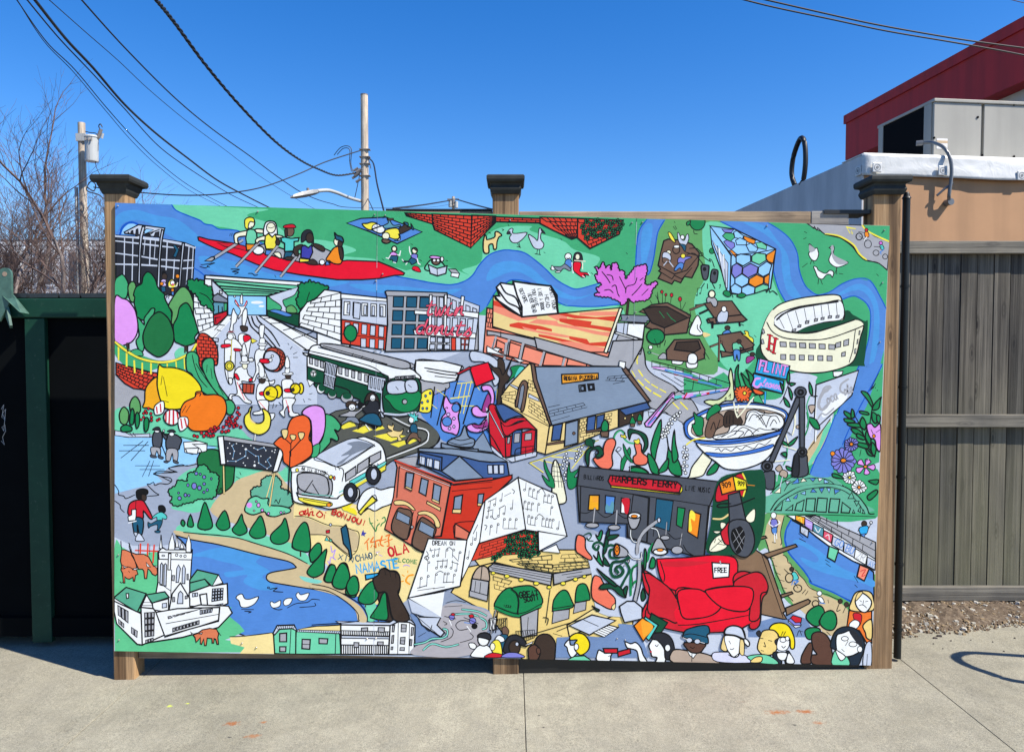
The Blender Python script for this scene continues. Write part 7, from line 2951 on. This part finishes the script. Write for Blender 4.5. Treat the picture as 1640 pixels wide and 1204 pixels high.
P y2 465,700 470,670 520,645 580,660 620,720 610,780 560,820 530,810 500,770 530,760 500,730 520,700
E w:12 515,755 18,26
p l 440,862 500,830 580,825 640,868
P w 680,865 685,800 700,780 740,800 800,800 790,830 780,870
p C 730,768 845,768 845,805 740,805
p C 845,795 945,768 950,805 850,835
l k:10 750,810 800,805
l k:10 770,830 800,820
P w 905,715 950,730 990,720 1030,760 1050,820 1080,875 1020,870 1000,790 950,770 920,760
P w 1095,745 1120,700 1130,670 1180,680 1230,740 1230,850 1210,885 1150,880 1160,840 1120,830 1110,790
P Q 1120,690 1130,650 1190,640 1250,660 1290,720 1300,840 1230,850 1220,780 1200,740 1160,700
E w:12 1245,762 22,28
L k:10 1145,740 1160,750 1170,735
P C:0 1103,785 1120,790 1110,800
P q2 1290,780 1400,785 1430,810 1500,800 1600,830 1650,890 1290,880
p w:12 1400,780 1420,820 1450,845 1490,790
P u2 1380,720 1540,730 1530,770 1500,800 1440,800 1400,770
P t 1370,655 1390,620 1440,600 1520,582 1570,590 1580,640 1560,660 1570,700 1550,728 1380,680
L k:12 1375,660 1440,650 1570,680
E A:12 1418,700 24,20
E A:12 1482,710 24,20
l w:10 1370,680 1400,695
l w:10 1505,715 1540,725
L k:10 1425,755 1445,765 1460,755
T 1100 881 5
l k:12 40,815 38,885
P p2:14 205,820 300,810 420,820 500,860 520,895 240,888
P W 300,680 420,680 420,780 410,840 370,850 340,820 300,750
P v:12 300,670 270,780 320,800 300,720
P v:12 430,680 455,700 455,830 420,810
P w 300,670 310,620 370,598 440,620 465,680 450,710 380,680
P A 305,665 315,620 370,600 435,620 460,680 460,705 380,675
P w 455,705 480,710 500,740 490,765 460,740
L k:10 335,720 350,745
L k:10 345,785 360,790 375,780
L k:12 330,830 370,850 415,820
P v3 590,680 620,640 700,640 740,700 720,790 690,830 620,840 580,810 565,770
P Q:10 555,660 580,640 595,670 575,690
P Q:10 705,720 740,700 755,740 730,760 710,750
L k:14 580,700 610,705
L k:14 655,720 680,725
L k:12 620,735 630,770 615,765
L k:12 595,800 615,805
P y2 660,630 690,590 760,580 820,610 860,700 860,780 830,780 820,700 740,690 730,670 700,640
P W:12 740,700 810,700 820,760 790,800 740,800 720,770
E w:10 770,715 24,20
E w:10 805,705 16,18
l k:14 755,680 770,650
l k:14 775,680 790,650
L k:12 760,765 775,780 790,765
P Q2 690,820 740,820 760,900 730,905 700,880
P Q2 790,820 820,810 850,900 790,905
P w:14 725,820 800,820 790,870 760,880 730,860
P w:14 800,860 820,820 860,880 850,905 800,900
P l:14 480,850 560,830 660,840 730,905 560,895
P v3:14 510,880 550,850 600,850 590,890 520,895
P G 945,650 980,620 1050,620 1070,650 1040,700 970,710
P u2 935,810 980,740 1010,760 1000,830 1000,880 990,905 920,905 915,860
P u2 1000,680 1050,650 1110,670 1150,730 1160,800 1170,915 1010,910 1000,840 1040,830 1010,780
P G 955,540 980,480 1050,440 1090,460 1100,510 1060,560 1060,600 1010,600
P G 1065,580 1090,510 1150,480 1190,510 1200,580 1170,635 1110,630
L k:10 880,690 900,640 920,680
L k:10 900,640 930,650
L k:10 1120,650 1150,680
p w:12 810,570 850,550 915,590 910,610 870,620
p h:12 810,555 840,540 910,580 915,600 860,600
p C:12 830,540 850,520 920,540 915,575 870,578
p o4 1300,480 1480,480 1480,740 1440,740 1380,640 1280,620
P v 1310,480 1320,400 1350,340 1400,322 1460,330 1490,370 1490,480
P W 1350,390 1400,340 1470,390 1475,440 1440,490 1400,490 1360,450
P v:12 1350,390 1370,340 1410,335 1360,400
L k:10 1385,400 1400,410
L k:10 1430,410 1450,405
L k:10 1380,440 1410,435 1440,460
L k:10 1415,400 1410,430
P C:12 1330,515 1360,500 1400,520 1390,590 1360,600
P w:14 1300,590 1340,555 1380,570 1380,600 1350,630 1310,630
P v3 1410,600 1470,550 1485,600 1480,710 1440,700 1430,660
P Q2 1150,760 1180,660 1240,615 1320,615 1390,660 1425,760 1400,850 1370,920 1300,915 1290,830 1180,790
P W 1200,680 1250,660 1320,640 1370,700 1400,780 1350,830 1270,850 1210,820 1195,760
P Q:0 1300,650 1340,640 1400,720 1400,770 1360,740
E w:10 1265,705 28,18
E w:10 1330,750 32,20
E w:10 1385,790 20,24
L k:10 1240,790 1260,808
L k:10 1290,725 1270,760
P l:14 1165,915 1175,820 1200,800 1220,870 1280,850 1300,920
P w:14 1190,800 1230,880 1270,850 1220,810
P A:14 1410,920 1430,760 1475,740 1475,925
l k:12 1445,830 1440,920
"""

# ---------------------------------------------------------------- the painted mural
PAL = dict(k='101012', w='EDEEEA', W='EDEEEA', c='F1EBCB', y='F7DF45', yy='F8DC2C', Y='F2A81E', y2='F7D61C', o='F58A1E', o2='F0781A', O='F4A02C', O2='F08018', r='E4102C',
  R='D5402A', R2='C8321E', C='C81C2C', C2='B4452E', C3='EC7458', C4='C02020', C5='D4735A', s='E2566C', p='DD97DF', p2='D2D2E4', pp='B79ADB', g='3FA56E', G='138049', l='6ECBA0', F='5F9E5C', F2='64AE90', F3='5FBF86',
  d='1E6E3C', D='0B4A30', b='5084C8', b2='2F6FD0', b3='2FA3D8', b4='3C6FC4', e='4C95D2', B='0F55B8', a='93C8F0', n='3B3E9A', t='1C5670', T='55C6BC', T3='7FD0BE', A='C3CAD6', q='A5A5A8', q2='B39F8C', q3='ABA6A8', Q='26282E', Q2='1C2A38',
  m='7C8490', u='6E5444', U='3B2E26', u2='5A3C30', u3='85694F', v='E8CD88', v2='EFD894', v3='E8CB7C', V='EE8C70', h='7C7CC8', i='C8B4E0', j='9DA6B6', j2='8E99AC', K='55564E', J='5A94A4',
  S='4A4E56', S2='2E323C', X='CBB58A', Z='D6E0A8', M='D66CCF', z='9A3A80', B1='7F8FA2', B2='3C5A8C', B3='57A585', B5='6F88AE', E='4A4A9A', W2='E8622A', o3='D67850', o4='E8762C', o5='F09A28', g3='2E8248', f='E8622A')
PAL['orange'] = 'E8622A'
_pm = {}
def paint(c):
    if c not in _pm:
        k = NT('mural_paint_' + c); base = [min(.86, x) for x in lin(PAL[c])]
        g = k.n('NewGeometry'); mp = k.n('Mapping'); mp.inputs['Scale'].default_value = (1, 1, 1); k.l(g.outputs['Position'], mp.inputs['Vector'])
        n1 = k.n('TexNoise', Scale=7.0, Detail=5.0, Roughness=.6, Distortion=1.5); k.l(mp.outputs[0], n1.inputs['Vector'])
        mp2 = k.n('Mapping'); mp2.inputs['Scale'].default_value = (30, 1, 120); mp2.inputs['Rotation'].default_value = (0, .5, 0); k.l(g.outputs['Position'], mp2.inputs['Vector'])
        n2 = k.n('TexNoise', Scale=1.0, Detail=3.0, Roughness=.6, Distortion=.8); k.l(mp2.outputs[0], n2.inputs['Vector'])
        cc = k.ramp(n1.outputs[0], [(.3, [x*.93 for x in base]), (.7, [min(1, x*1.06 + .002) for x in base])])
        cc = k.mix(.5, cc, k.ramp(n2.outputs[0], [(.3, (.93,)*3), (.7, (1.06,)*3)]), 'MULTIPLY')
        k.l(cc, k.b.inputs['Base Color']); k.b.inputs['Roughness'].default_value = .55; k.b.inputs['Specular IOR Level'].default_value = .18
        k.bump(n2.outputs[0], .22, .002); _pm[c] = k.m
    return _pm[c]
GX0, GY0, GW, GH = 160, 300, 1300, 800
grid = np.zeros((GH, GW), np.int16)
STEP = 2.2e-5
def smooth2(P, closed, n=4):
    A = [Vector((x, y, 0)) for x, y in P]
    if len(A) < 3: return P
    return [(v.x, v.y) for v in cr(A, n, closed)]
def poly_mask(P):
    P = np.array(P, float); x0, y0 = np.floor(P.min(0) - 1).astype(int); x1, y1 = np.ceil(P.max(0) + 2).astype(int)
    x0 = max(x0, GX0); y0 = max(y0, GY0); x1 = min(x1, GX0+GW); y1 = min(y1, GY0+GH)
    if x1 <= x0 or y1 <= y0: return None
    X, Y = np.meshgrid(np.arange(x0, x1) + .5, np.arange(y0, y1) + .5); m = np.zeros(X.shape, bool)
    Q = np.roll(P, -1, 0)
    for (ax, ay), (bx_, by_) in zip(P, Q):
        if ay == by_: continue
        c = ((ay > Y) != (by_ > Y)) & (X < (bx_ - ax) * (Y - ay) / (by_ - ay) + ax); m ^= c
    return x0 - GX0, y0 - GY0, m
def seg_mask(P, w, closed):
    P = np.array(P, float); r = w/2 + 1.3
    x0, y0 = np.floor(P.min(0) - r - 1).astype(int); x1, y1 = np.ceil(P.max(0) + r + 1).astype(int)
    x0 = max(x0, GX0); y0 = max(y0, GY0); x1 = min(x1, GX0+GW); y1 = min(y1, GY0+GH)
    if x1 <= x0 or y1 <= y0: return None
    m = np.zeros((y1-y0, x1-x0), bool); n = len(P)
    for i in range(n if closed else n-1):
        a, b = P[i], P[(i+1) % n]; L_ = math.hypot(*(b-a)); k = max(1, int(L_ / 25))
        for j in range(k):
            s, e = a + (b-a)*j/k, a + (b-a)*(j+1)/k
            u0, v0 = max(x0, int(min(s[0], e[0]) - r)), max(y0, int(min(s[1], e[1]) - r)); u1, v1 = min(x1, int(max(s[0], e[0]) + r) + 1), min(y1, int(max(s[1], e[1]) + r) + 1)
            if u1 <= u0 or v1 <= v0: continue
            X, Y = np.meshgrid(np.arange(u0, u1) + .5, np.arange(v0, v1) + .5); d = e - s; dd = d @ d + 1e-9
            t = np.clip(((X-s[0])*d[0] + (Y-s[1])*d[1]) / dd, 0, 1)
            m[v0-y0:v1-y0, u0-x0:u1-x0] |= (X - s[0] - t*d[0])**2 + (Y - s[1] - t*d[1])**2 < r*r
    return x0 - GX0, y0 - GY0, m
def level(*ms):
    ms = [q for q in ms if q]; L_ = 0
    for gx, gy, m in ms:
        s = grid[gy:gy+m.shape[0], gx:gx+m.shape[1]]
        if m.any(): L_ = max(L_, int(s[m].max()))
    L_ += 1
    for gx, gy, m in ms: grid[gy:gy+m.shape[0], gx:gx+m.shape[1]][m] = L_ + (len(ms) > 1)
    return L_
# clip rectangle of the mural: the four board corners in photograph pixels
TL, TR, BR, BL = (184.5, 325), (1425, 361.5), (1396, 1065), (183, 1042)
QUAD = [TL, TR, BR, BL]
def clip(P):
    for i in range(4):
        a, b = QUAD[i], QUAD[(i+1) % 4]; out = []
        def side(p): return (b[0]-a[0])*(p[1]-a[1]) - (b[1]-a[1])*(p[0]-a[0])
        for j in range(len(P)):
            p, q = P[j-1], P[j]; sp, sq = side(p), side(q)
            if (sp >= 0) != (sq >= 0):
                t = sp / (sp - sq); out.append((p[0]+(q[0]-p[0])*t, p[1]+(q[1]-p[1])*t))
            if sq >= 0: out.append(q)
        P = out
        if len(P) < 3: return []
    return P
def sarea(V): return sum(V[i-1][0]*V[i][1] - V[i][0]*V[i-1][1] for i in range(len(V)))
class Layer:
    def __init__(s, name, label): s.name, s.label, s.v, s.f, s.mi, s.mats = name, label, [], [], [], []
    def face(s, P, col, lv, thin=False):
        P = clip(P)
        if len(P) < 3: return
        ar = sum(P[i-1][0]*P[i][1] - P[i][0]*P[i-1][1] for i in range(len(P)))
        if abs(ar) < .02 and not thin: return
        if ar > 0: P = P[::-1]
        n = len(s.v); y = -lv*STEP
        if col not in s.mats: s.mats.append(col)
        ci = s.mats.index(col)
        if len(P) > 4:          # split into triangles that never overlap, even where an outline crosses itself
            vo, _, fo, _, _, _ = delaunay_2d_cdt([Vector(p) for p in P], [], [list(range(len(P)))], 1, 1e-4)
            for v in vo:
                q = pt(v.x, v.y, 0); s.v.append((q.x, y, q.z))
            for f in fo: s.f.append(tuple(n + i for i in (f if sarea([vo[i] for i in f]) < 0 else f[::-1]))); s.mi.append(ci)
            return
        for x, z in P:
            q = pt(x, z, 0); s.v.append((q.x, y, q.z))
        s.f.append(tuple(range(n, n+len(P)))); s.mi.append(ci)
    def fill(s, P, col, lv): s.face(P, col, lv)
    def stroke(s, P, w, col, lv, closed=False):
        Q = [P[0]]
        for p in P[1:]:
            if math.hypot(p[0]-Q[-1][0], p[1]-Q[-1][1]) > .15: Q.append(p)
        if closed and math.hypot(Q[0][0]-Q[-1][0], Q[0][1]-Q[-1][1]) < .15: Q.pop()
        n = len(Q)
        if n < 2: return
        if closed and n < 3: closed = False
        Lf, Rt = [], []
        for i in range(n):
            p = Q[i]
            a = Q[i-1] if (i or closed) else None; b = Q[(i+1) % n] if (i < n-1 or closed) else None
            d1 = ((p[0]-a[0]), (p[1]-a[1])) if a else None; d2 = ((b[0]-p[0]), (b[1]-p[1])) if b else None
            if d1 is None: d1 = d2
            if d2 is None: d2 = d1
            l1, l2 = math.hypot(*d1), math.hypot(*d2); d1 = (d1[0]/l1, d1[1]/l1); d2 = (d2[0]/l2, d2[1]/l2)
            n1 = (-d1[1], d1[0]); n2 = (-d2[1], d2[0]); mx, my = n1[0]+n2[0], n1[1]+n2[1]; ml = math.hypot(mx, my)
            if ml < .3: mx, my, sc = n2[0], n2[1], 1
            else: mx, my = mx/ml, my/ml; sc = min(1.7, 1/max(.4, mx*n2[0]+my*n2[1]))
            hw = w/2*(1 + random.uniform(-.12, .12))*sc
            e = (0, 0)
            if not closed and i == 0: e = (-d2[0]*w*.35, -d2[1]*w*.35); hw *= .75
            if not closed and i == n-1: e = (d1[0]*w*.35, d1[1]*w*.35); hw *= .75
            Lf.append((p[0]+e[0]+mx*hw, p[1]+e[1]+my*hw)); Rt.append((p[0]+e[0]-mx*hw, p[1]+e[1]-my*hw))
        for i in range(n if closed else n-1):       # a hair's breadth between pieces, so that crossings never lie in one plane
            j = (i+1) % n; s.face([Lf[i], Lf[j], Rt[j], Rt[i]], col, lv + (i % 5)*.16)
    def build(s, parent):
        if not s.f: return
        me = bpy.data.meshes.new(s.name); me.from_pydata(s.v, [], s.f)
        for c in s.mats: me.materials.append(paint(c))
        me.polygons.foreach_set('material_index', s.mi); me.update()
        o = bpy.data.objects.new(s.name, me); COL.objects.link(o); o.parent = parent; o['label'] = s.label
        return o
FONT = {'A':'0,0 2,6 4,0;1,2 3,2','B':'0,0 0,6 3,6 3.6,4.6 3,3.3 0,3.2;3,3.2 4,1.7 3,0 0,0','C':'4,5 2.6,6 .8,5.2 0,3 .8,.8 2.6,0 4,1','D':'0,0 0,6 2,6 4,4.4 4,1.6 2,0 0,0','E':'4,6 0,6 0,0 4,0;0,3 3,3',
 'F':'4,6 0,6 0,0;0,3 3,3','G':'4,5 2.4,6 .6,5 0,3 .6,1 2.4,0 4,1 4,2.8 2.4,2.8','H':'0,0 0,6;4,0 4,6;0,3 4,3','I':'2,0 2,6','J':'3,6 3,1 2,0 .6,.6','K':'0,0 0,6;4,6 0,2.6 4,0','L':'0,6 0,0 3.6,0','M':'0,0 .3,6 2,2 3.7,6 4,0',
 'N':'0,0 0,6 4,0 4,6','O':'2,6 .5,5 0,3 .5,1 2,0 3.5,1 4,3 3.5,5 2,6','P':'0,0 0,6 3,6 4,4.6 3,3 0,3','Q':'2,6 0,3 2,0 4,3 2,6;2.4,1.6 4,0','R':'0,0 0,6 3,6 4,4.6 3,3.2 0,3.2;1.6,3.2 4,0','S':'3.8,5.2 2,6 .4,5 .6,3.6 3.4,2.6 3.8,1 2,0 0,.8',
 'T':'0,6 4,6;2,6 2,0','U':'0,6 0,1.4 1.2,0 2.8,0 4,1.4 4,6','V':'0,6 2,0 4,6','W':'0,6 1,0 2,4 3,0 4,6','X':'0,0 4,6;0,6 4,0','Y':'0,6 2,3 4,6;2,3 2,0','Z':'0,6 4,6 0,0 4,0','6':'3.4,5.8 1,4 0,2 1.4,0 3.4,.6 3.6,2.4 2,3.4 .4,2.4',
 '9':'3.6,4 2.4,3 .8,3.4 .4,5 2,6 3.6,5 3.4,2 2,0','0':'2,6 .3,4.5 .3,1.5 2,0 3.7,1.5 3.7,4.5 2,6','1':'1.4,5 2.2,6 2.2,0','2':'.4,5 2,6 3.4,4.8 .3,0 3.8,0','!':'2,6 2,2;2,.6 2,0',
 'a':'3.4,3 2.4,3.5 .8,2.6 .8,.7 2,0 3.2,1.2 3.4,3.2 3.3,.6 4,0','c':'3.4,2.9 2.2,3.5 .8,2.4 .9,.7 2.2,0 3.8,.6','d':'3.4,3 2.2,3.4 .8,2.4 .9,.6 2.2,0 3.3,1.2 3.8,6 3.5,.6 4,0','e':'.8,1.6 2.6,2 3,3 2,3.5 .8,2.4 1,.6 2.2,0 3.8,.6',
 'i':'.6,.4 1.6,3.3 1.6,.6 2.6,0 3.6,.6;1.9,4.6 2.1,4.9','l':'.4,.4 2.2,3.4 2.4,5.6 1.6,5.6 1.4,1 2.4,0 3.6,.6','n':'.4,.2 .9,3.3 .8,0 1.6,2.6 2.8,3.4 3,.8 4,.2','o':'2.2,3.4 .9,2.6 .9,.7 2,0 3.2,.9 3.2,2.6 2.2,3.4 3.2,3 4,3.2',
 'r':'.4,.2 1.2,3.4 1.8,3 3,3.2 2.4,.6 3.6,.2','s':'.4,.2 2.4,3.5 2,2.6 3.2,1.2 2.4,0 1,.3','t':'2,5.6 1.4,1 2,0 3.4,.6;.4,3.8 3.8,4.2','u':'.6,3.3 .7,.8 1.6,0 2.8,1 3.2,3.4 3.2,.6 4,.2','w':'.4,3.2 .7,.4 1.6,.2 2,2.6 2.4,.3 3.2,.4 3.7,3.3 4,3'}
mural = empty('mural', (0, 0, 0), 0, 'large colourful painted mural of neighbourhood scenes mounted on three wooden posts', 'mural')
def parse(txt):
    cur = None; layers = []; T = (0, 0, 1)
    def M(x, y): return (T[0] + x/T[2], T[1] + y/T[2])
    def cw(tok, dflt):
        c, _, w_ = tok.partition(':'); return c, (float(w_)/10 if w_ else dflt)
    def PT(toks): return [M(*map(float, t.split(','))) for t in toks]
    def st(P, c, w_, closed=False, raw=False):
        if w_ <= 0: return
        if raw: w_ = max(w_, 1.05)
        elif c == 'k': w_ = max(w_*1.13, 1.2) if w_ < 3.5 else w_
        cur.stroke(P, w_, c, level(seg_mask(P, w_, closed)), closed)
    def fl(P, c, w_):
        if w_ > 0:
            w_ = max(w_*1.13, 1.2)
            lv = level(poly_mask(P), seg_mask(P, w_, True)); cur.fill(P, c, lv); cur.stroke(P, w_, 'k', lv+1, True)
        else: lv = level(poly_mask(P)); cur.fill(P, c, lv)
    def quad(P):
        a, b, c, d = P
        return lambda u, v: tuple((a[i]*(1-u)+b[i]*u)*(1-v) + (d[i]*(1-u)+c[i]*u)*v for i in (0, 1))
    for line in txt.strip().split('\n'):
        line = line.strip()
        if not line: continue
        if line[0] == '@':
            nm, lb = line[1:].split('|'); cur = Layer(nm, lb.replace(', painted', '') + ', painted on the mural' if 'mural' not in lb else lb); layers.append(cur); continue
        tk_ = line.split(' ')
        k = tk_[0]
        if k == 'T': T = tuple(map(float, tk_[1:4])); continue
        if k == 't':
            c, w_ = cw(tk_[1], 1.5); x, y = map(float, tk_[2].split(',')); sz, _, adv = tk_[3].partition('/'); sz = float(sz)*1.15; adv = float(adv) if adv else sz*.7; an = R(float(tk_[4]))
            s_ = line.split('"', 1)[1]; ca, sa = math.cos(an), math.sin(an)
            for ch in s_:
                for sg in FONT.get(ch, '').split(';'):
                    if sg:
                        Q = []
                        for q in sg.split(' '):
                            gx, gy = map(float, q.split(',')); gx = gx/4*adv*(1 if ch.islower() else .72); gy = gy/6*sz; gx += gy*.25*ch.islower(); Q.append(M(x + gx*ca + gy*sa, y + gx*sa - gy*ca))
                        if len(Q) > 3 and ch in 'BCDGJOPQRSU0692acdeilnorsuw': Q = smooth2(Q, False, 3)
                        st(Q, c, w_, False, True)
                x += adv*ca; y += adv*sa
            continue
        if k == 'S':            # closed outline with leafy scallops:  S colour:width amplitude points
            c, w_ = cw(tk_[1], 2.0); amp = float(tk_[2])/T[2]; P = smooth2(PT(tk_[3:]), True, 8)
            ar = sarea(P); sg = 1 if ar > 0 else -1; out = []; acc = 0; per = amp*3.2
            for i in range(len(P)):
                a, b = P[i], P[(i+1) % len(P)]; dx_, dy_ = b[0]-a[0], b[1]-a[1]; L_ = math.hypot(dx_, dy_)
                if L_ < 1e-6: continue
                q = max(1, int(L_/(per/6)))
                for j in range(q):
                    t = j/q; ph = (acc + L_*t)/per; o_ = amp*abs(math.sin(math.pi*ph))*(.8 + .4*math.sin(int(ph)*2.3))
                    out.append((a[0]+dx_*t + sg*dy_/L_*o_, a[1]+dy_*t - sg*dx_/L_*o_))
                acc += L_
            fl(out, c, w_); continue
        if k in 'pP':
            c, w_ = cw(tk_[1], 2.0); P = PT(tk_[2:])
            if max(abs(P[0][0]-P[-1][0]), abs(P[0][1]-P[-1][1])) < .5 and len(P) < 5: continue
            fl(smooth2(P, True) if k == 'P' else P, c, w_)
        elif k in 'lL':
            c, w_ = cw(tk_[1], 1.6); P = PT(tk_[2:])
            st(smooth2(P, False) if k == 'L' else P, c, w_)
        elif k in 'eE':
            c, w_ = cw(tk_[1], 2.0); x, y = map(float, tk_[2].split(',')); rx, ry = map(float, tk_[3].split(','))
            if rx < 2: continue
            n = 18 if rx/T[2] > 3 else 10
            P = [M(x + rx*math.cos(6.2832*i/n), y + ry*math.sin(6.2832*i/n)) for i in range(n)]
            fl(P, c, w_)
        elif k == 'o':
            c, w_ = cw(tk_[1], 2.0); x, y = map(float, tk_[2].split(',')); rx, ry = map(float, tk_[3].split(','))
            st([M(x + rx*math.cos(.3927*i), y + ry*math.sin(.3927*i)) for i in range(16)], c, w_, True)
        elif k == 'd':
            c, w_ = cw(tk_[1], 1.0); r_ = float(tk_[2])
            for q in tk_[3:]:
                x, y = map(float, q.split(',')); fl([M(x + r_*math.cos(.785*i), y + r_*math.sin(.785*i)) for i in range(8)], c, w_)
        elif k == '*':
            c, w_ = cw(tk_[1], 1.0); x, y = map(float, tk_[2].split(',')); r_, n = float(tk_[3]), int(tk_[4])
            for i in range(n):
                a = 6.2832*i/n + .1; rr = r_*random.uniform(.82, 1.1); hw = min(.3*r_*6.28/n, .2*r_)*1.5; ca, sa = math.cos(a), math.sin(a)
                P = [(x + ca*rr*t - sa*hw*s_, y + sa*rr*t*.92 + ca*hw*s_) for t, s_ in ((.15, .1), (.6, .8), (.85, 1), (1, 0), (.85, -1), (.6, -.8), (.15, -.1))]
                fl(smooth2([M(*q) for q in P], True, 2), c, w_)
        elif k in 'bw':
            c, w_ = cw(tk_[1], 1.2); Q = quad(PT(tk_[2:6])); nx, ny = int(tk_[6]), int(tk_[7])
            if k == 'b':
                for j in range(ny + 1): st([Q(0, j/ny), Q(1, j/ny)], c, w_)
                for j in range(ny):
                    for i in range(nx + 1):
                        u = (i + (.5 if j % 2 else 0))/nx
                        if 0 <= u <= 1: st([Q(u, j/ny), Q(u, (j+1)/ny)], c, w_)
            else:
                mx, my = float(tk_[8])/100, float(tk_[9])/100
                for j in range(ny):
                    for i in range(nx):
                        u0, u1, v0, v1 = (i+mx)/nx, (i+1-mx)/nx, (j+my)/ny, (j+1-my)/ny
                        fl([Q(u0, v0), Q(u1, v0), Q(u1, v1), Q(u0, v1)], c, w_)
        elif k == 'n':
            c, w_ = cw(tk_[1], .9); h = float(tk_[2])
            for q in tk_[3:]:
                x, y = map(float, q.split(',')); n = 8
                st([M(x + 8*math.cos(.785*i), y + 8*math.sin(.785*i)) for i in range(8)], c, max(1.0, w_), True, True)
                sx = 8 if h > 0 else -8
                st([M(x + sx, y), M(x + sx*1.6, y - h)], c, w_)
        else: raise ValueError(line)
    return layers
ML = parse(PAINT)
# board seams, as thin painted-over joints
sl_ = Layer('seam_line', 'thin vertical seam between two boards of the mural')
for x0, x1 in ((604.5, 598.5), (1020, 1001)):
    n = 40
    for i in range(n):
        a, b = i/n, (i+1)/n
        P = [(x0+(x1-x0)*a, 337+735*a - 40*a*0), (x0+(x1-x0)*b, 337+735*b)]
        if random.random() < .8: sl_.stroke(P, .7, random.choice(('A', 'q', 'm', 'k')), 70)
ML.append(sl_)
for q in ML: q.build(mural)
print('max level', grid.max(), 'faces', sum(len(q.f) for q in ML))
# three plywood boards carrying the paint
BW = plain('board_core', (.42, .36, .27), .8)
cuts = [0, (604.5-184.5)/1240.5, (1020-184.5)/1240.5, 1]
cutb = [0, (598.8-183)/1212, (1003-183)/1212, 1]
for i in range(3):
    def e(t, A_, B_): return (A_[0]+(B_[0]-A_[0])*t, A_[1]+(B_[1]-A_[1])*t)
    c4 = [e(cuts[i], TL, TR), e(cuts[i+1], TL, TR), e(cutb[i+1], BL, BR), e(cutb[i], BL, BR)]
    P = [pt(x, y, 0) for x, y in c4]
    MB().add([(p.x, 0, p.z) for p in P] + [(p.x, .0125, p.z) for p in P], [(3,2,1,0),(4,5,6,7),(0,1,5,4),(1,2,6,5),(2,3,7,6),(3,0,4,7)]).obj('board', BW, mural)
SCR = plain('screw_steel', (.45, .43, .4), .35, .8, .2, 30, 0)
me = None
for px, py in ((189,330),(413,339),(600,344),(617,345),(817,353),(1012,357),(1029,356),(1228,362),(1416,369),(602,450),(613,439),(1006,508),(1018,500),(1413,453),(1409,548),(602,1021),(588,1022),(988,1022),(1001,1024),(190,888),(191,1024),(388,1029),(600,562),(612,561),(593,742),(606,742),(593,888),(604,886),(1000,905),(1006,898),(1390,735),(1397,868),(411,1036)):
    p = pt(px, py, 0)
    if me is None:
        o = MB().tube([(0, 0, 0), (0, -.0035, 0), (0, -.0045, 0)], .0042, 10, .0022).obj('screw', SCR, mural); me = o.data
    else:
        o = bpy.data.objects.new('screw', me); COL.objects.link(o); o.parent = mural
    o.location = (p.x, -.0012, p.z)
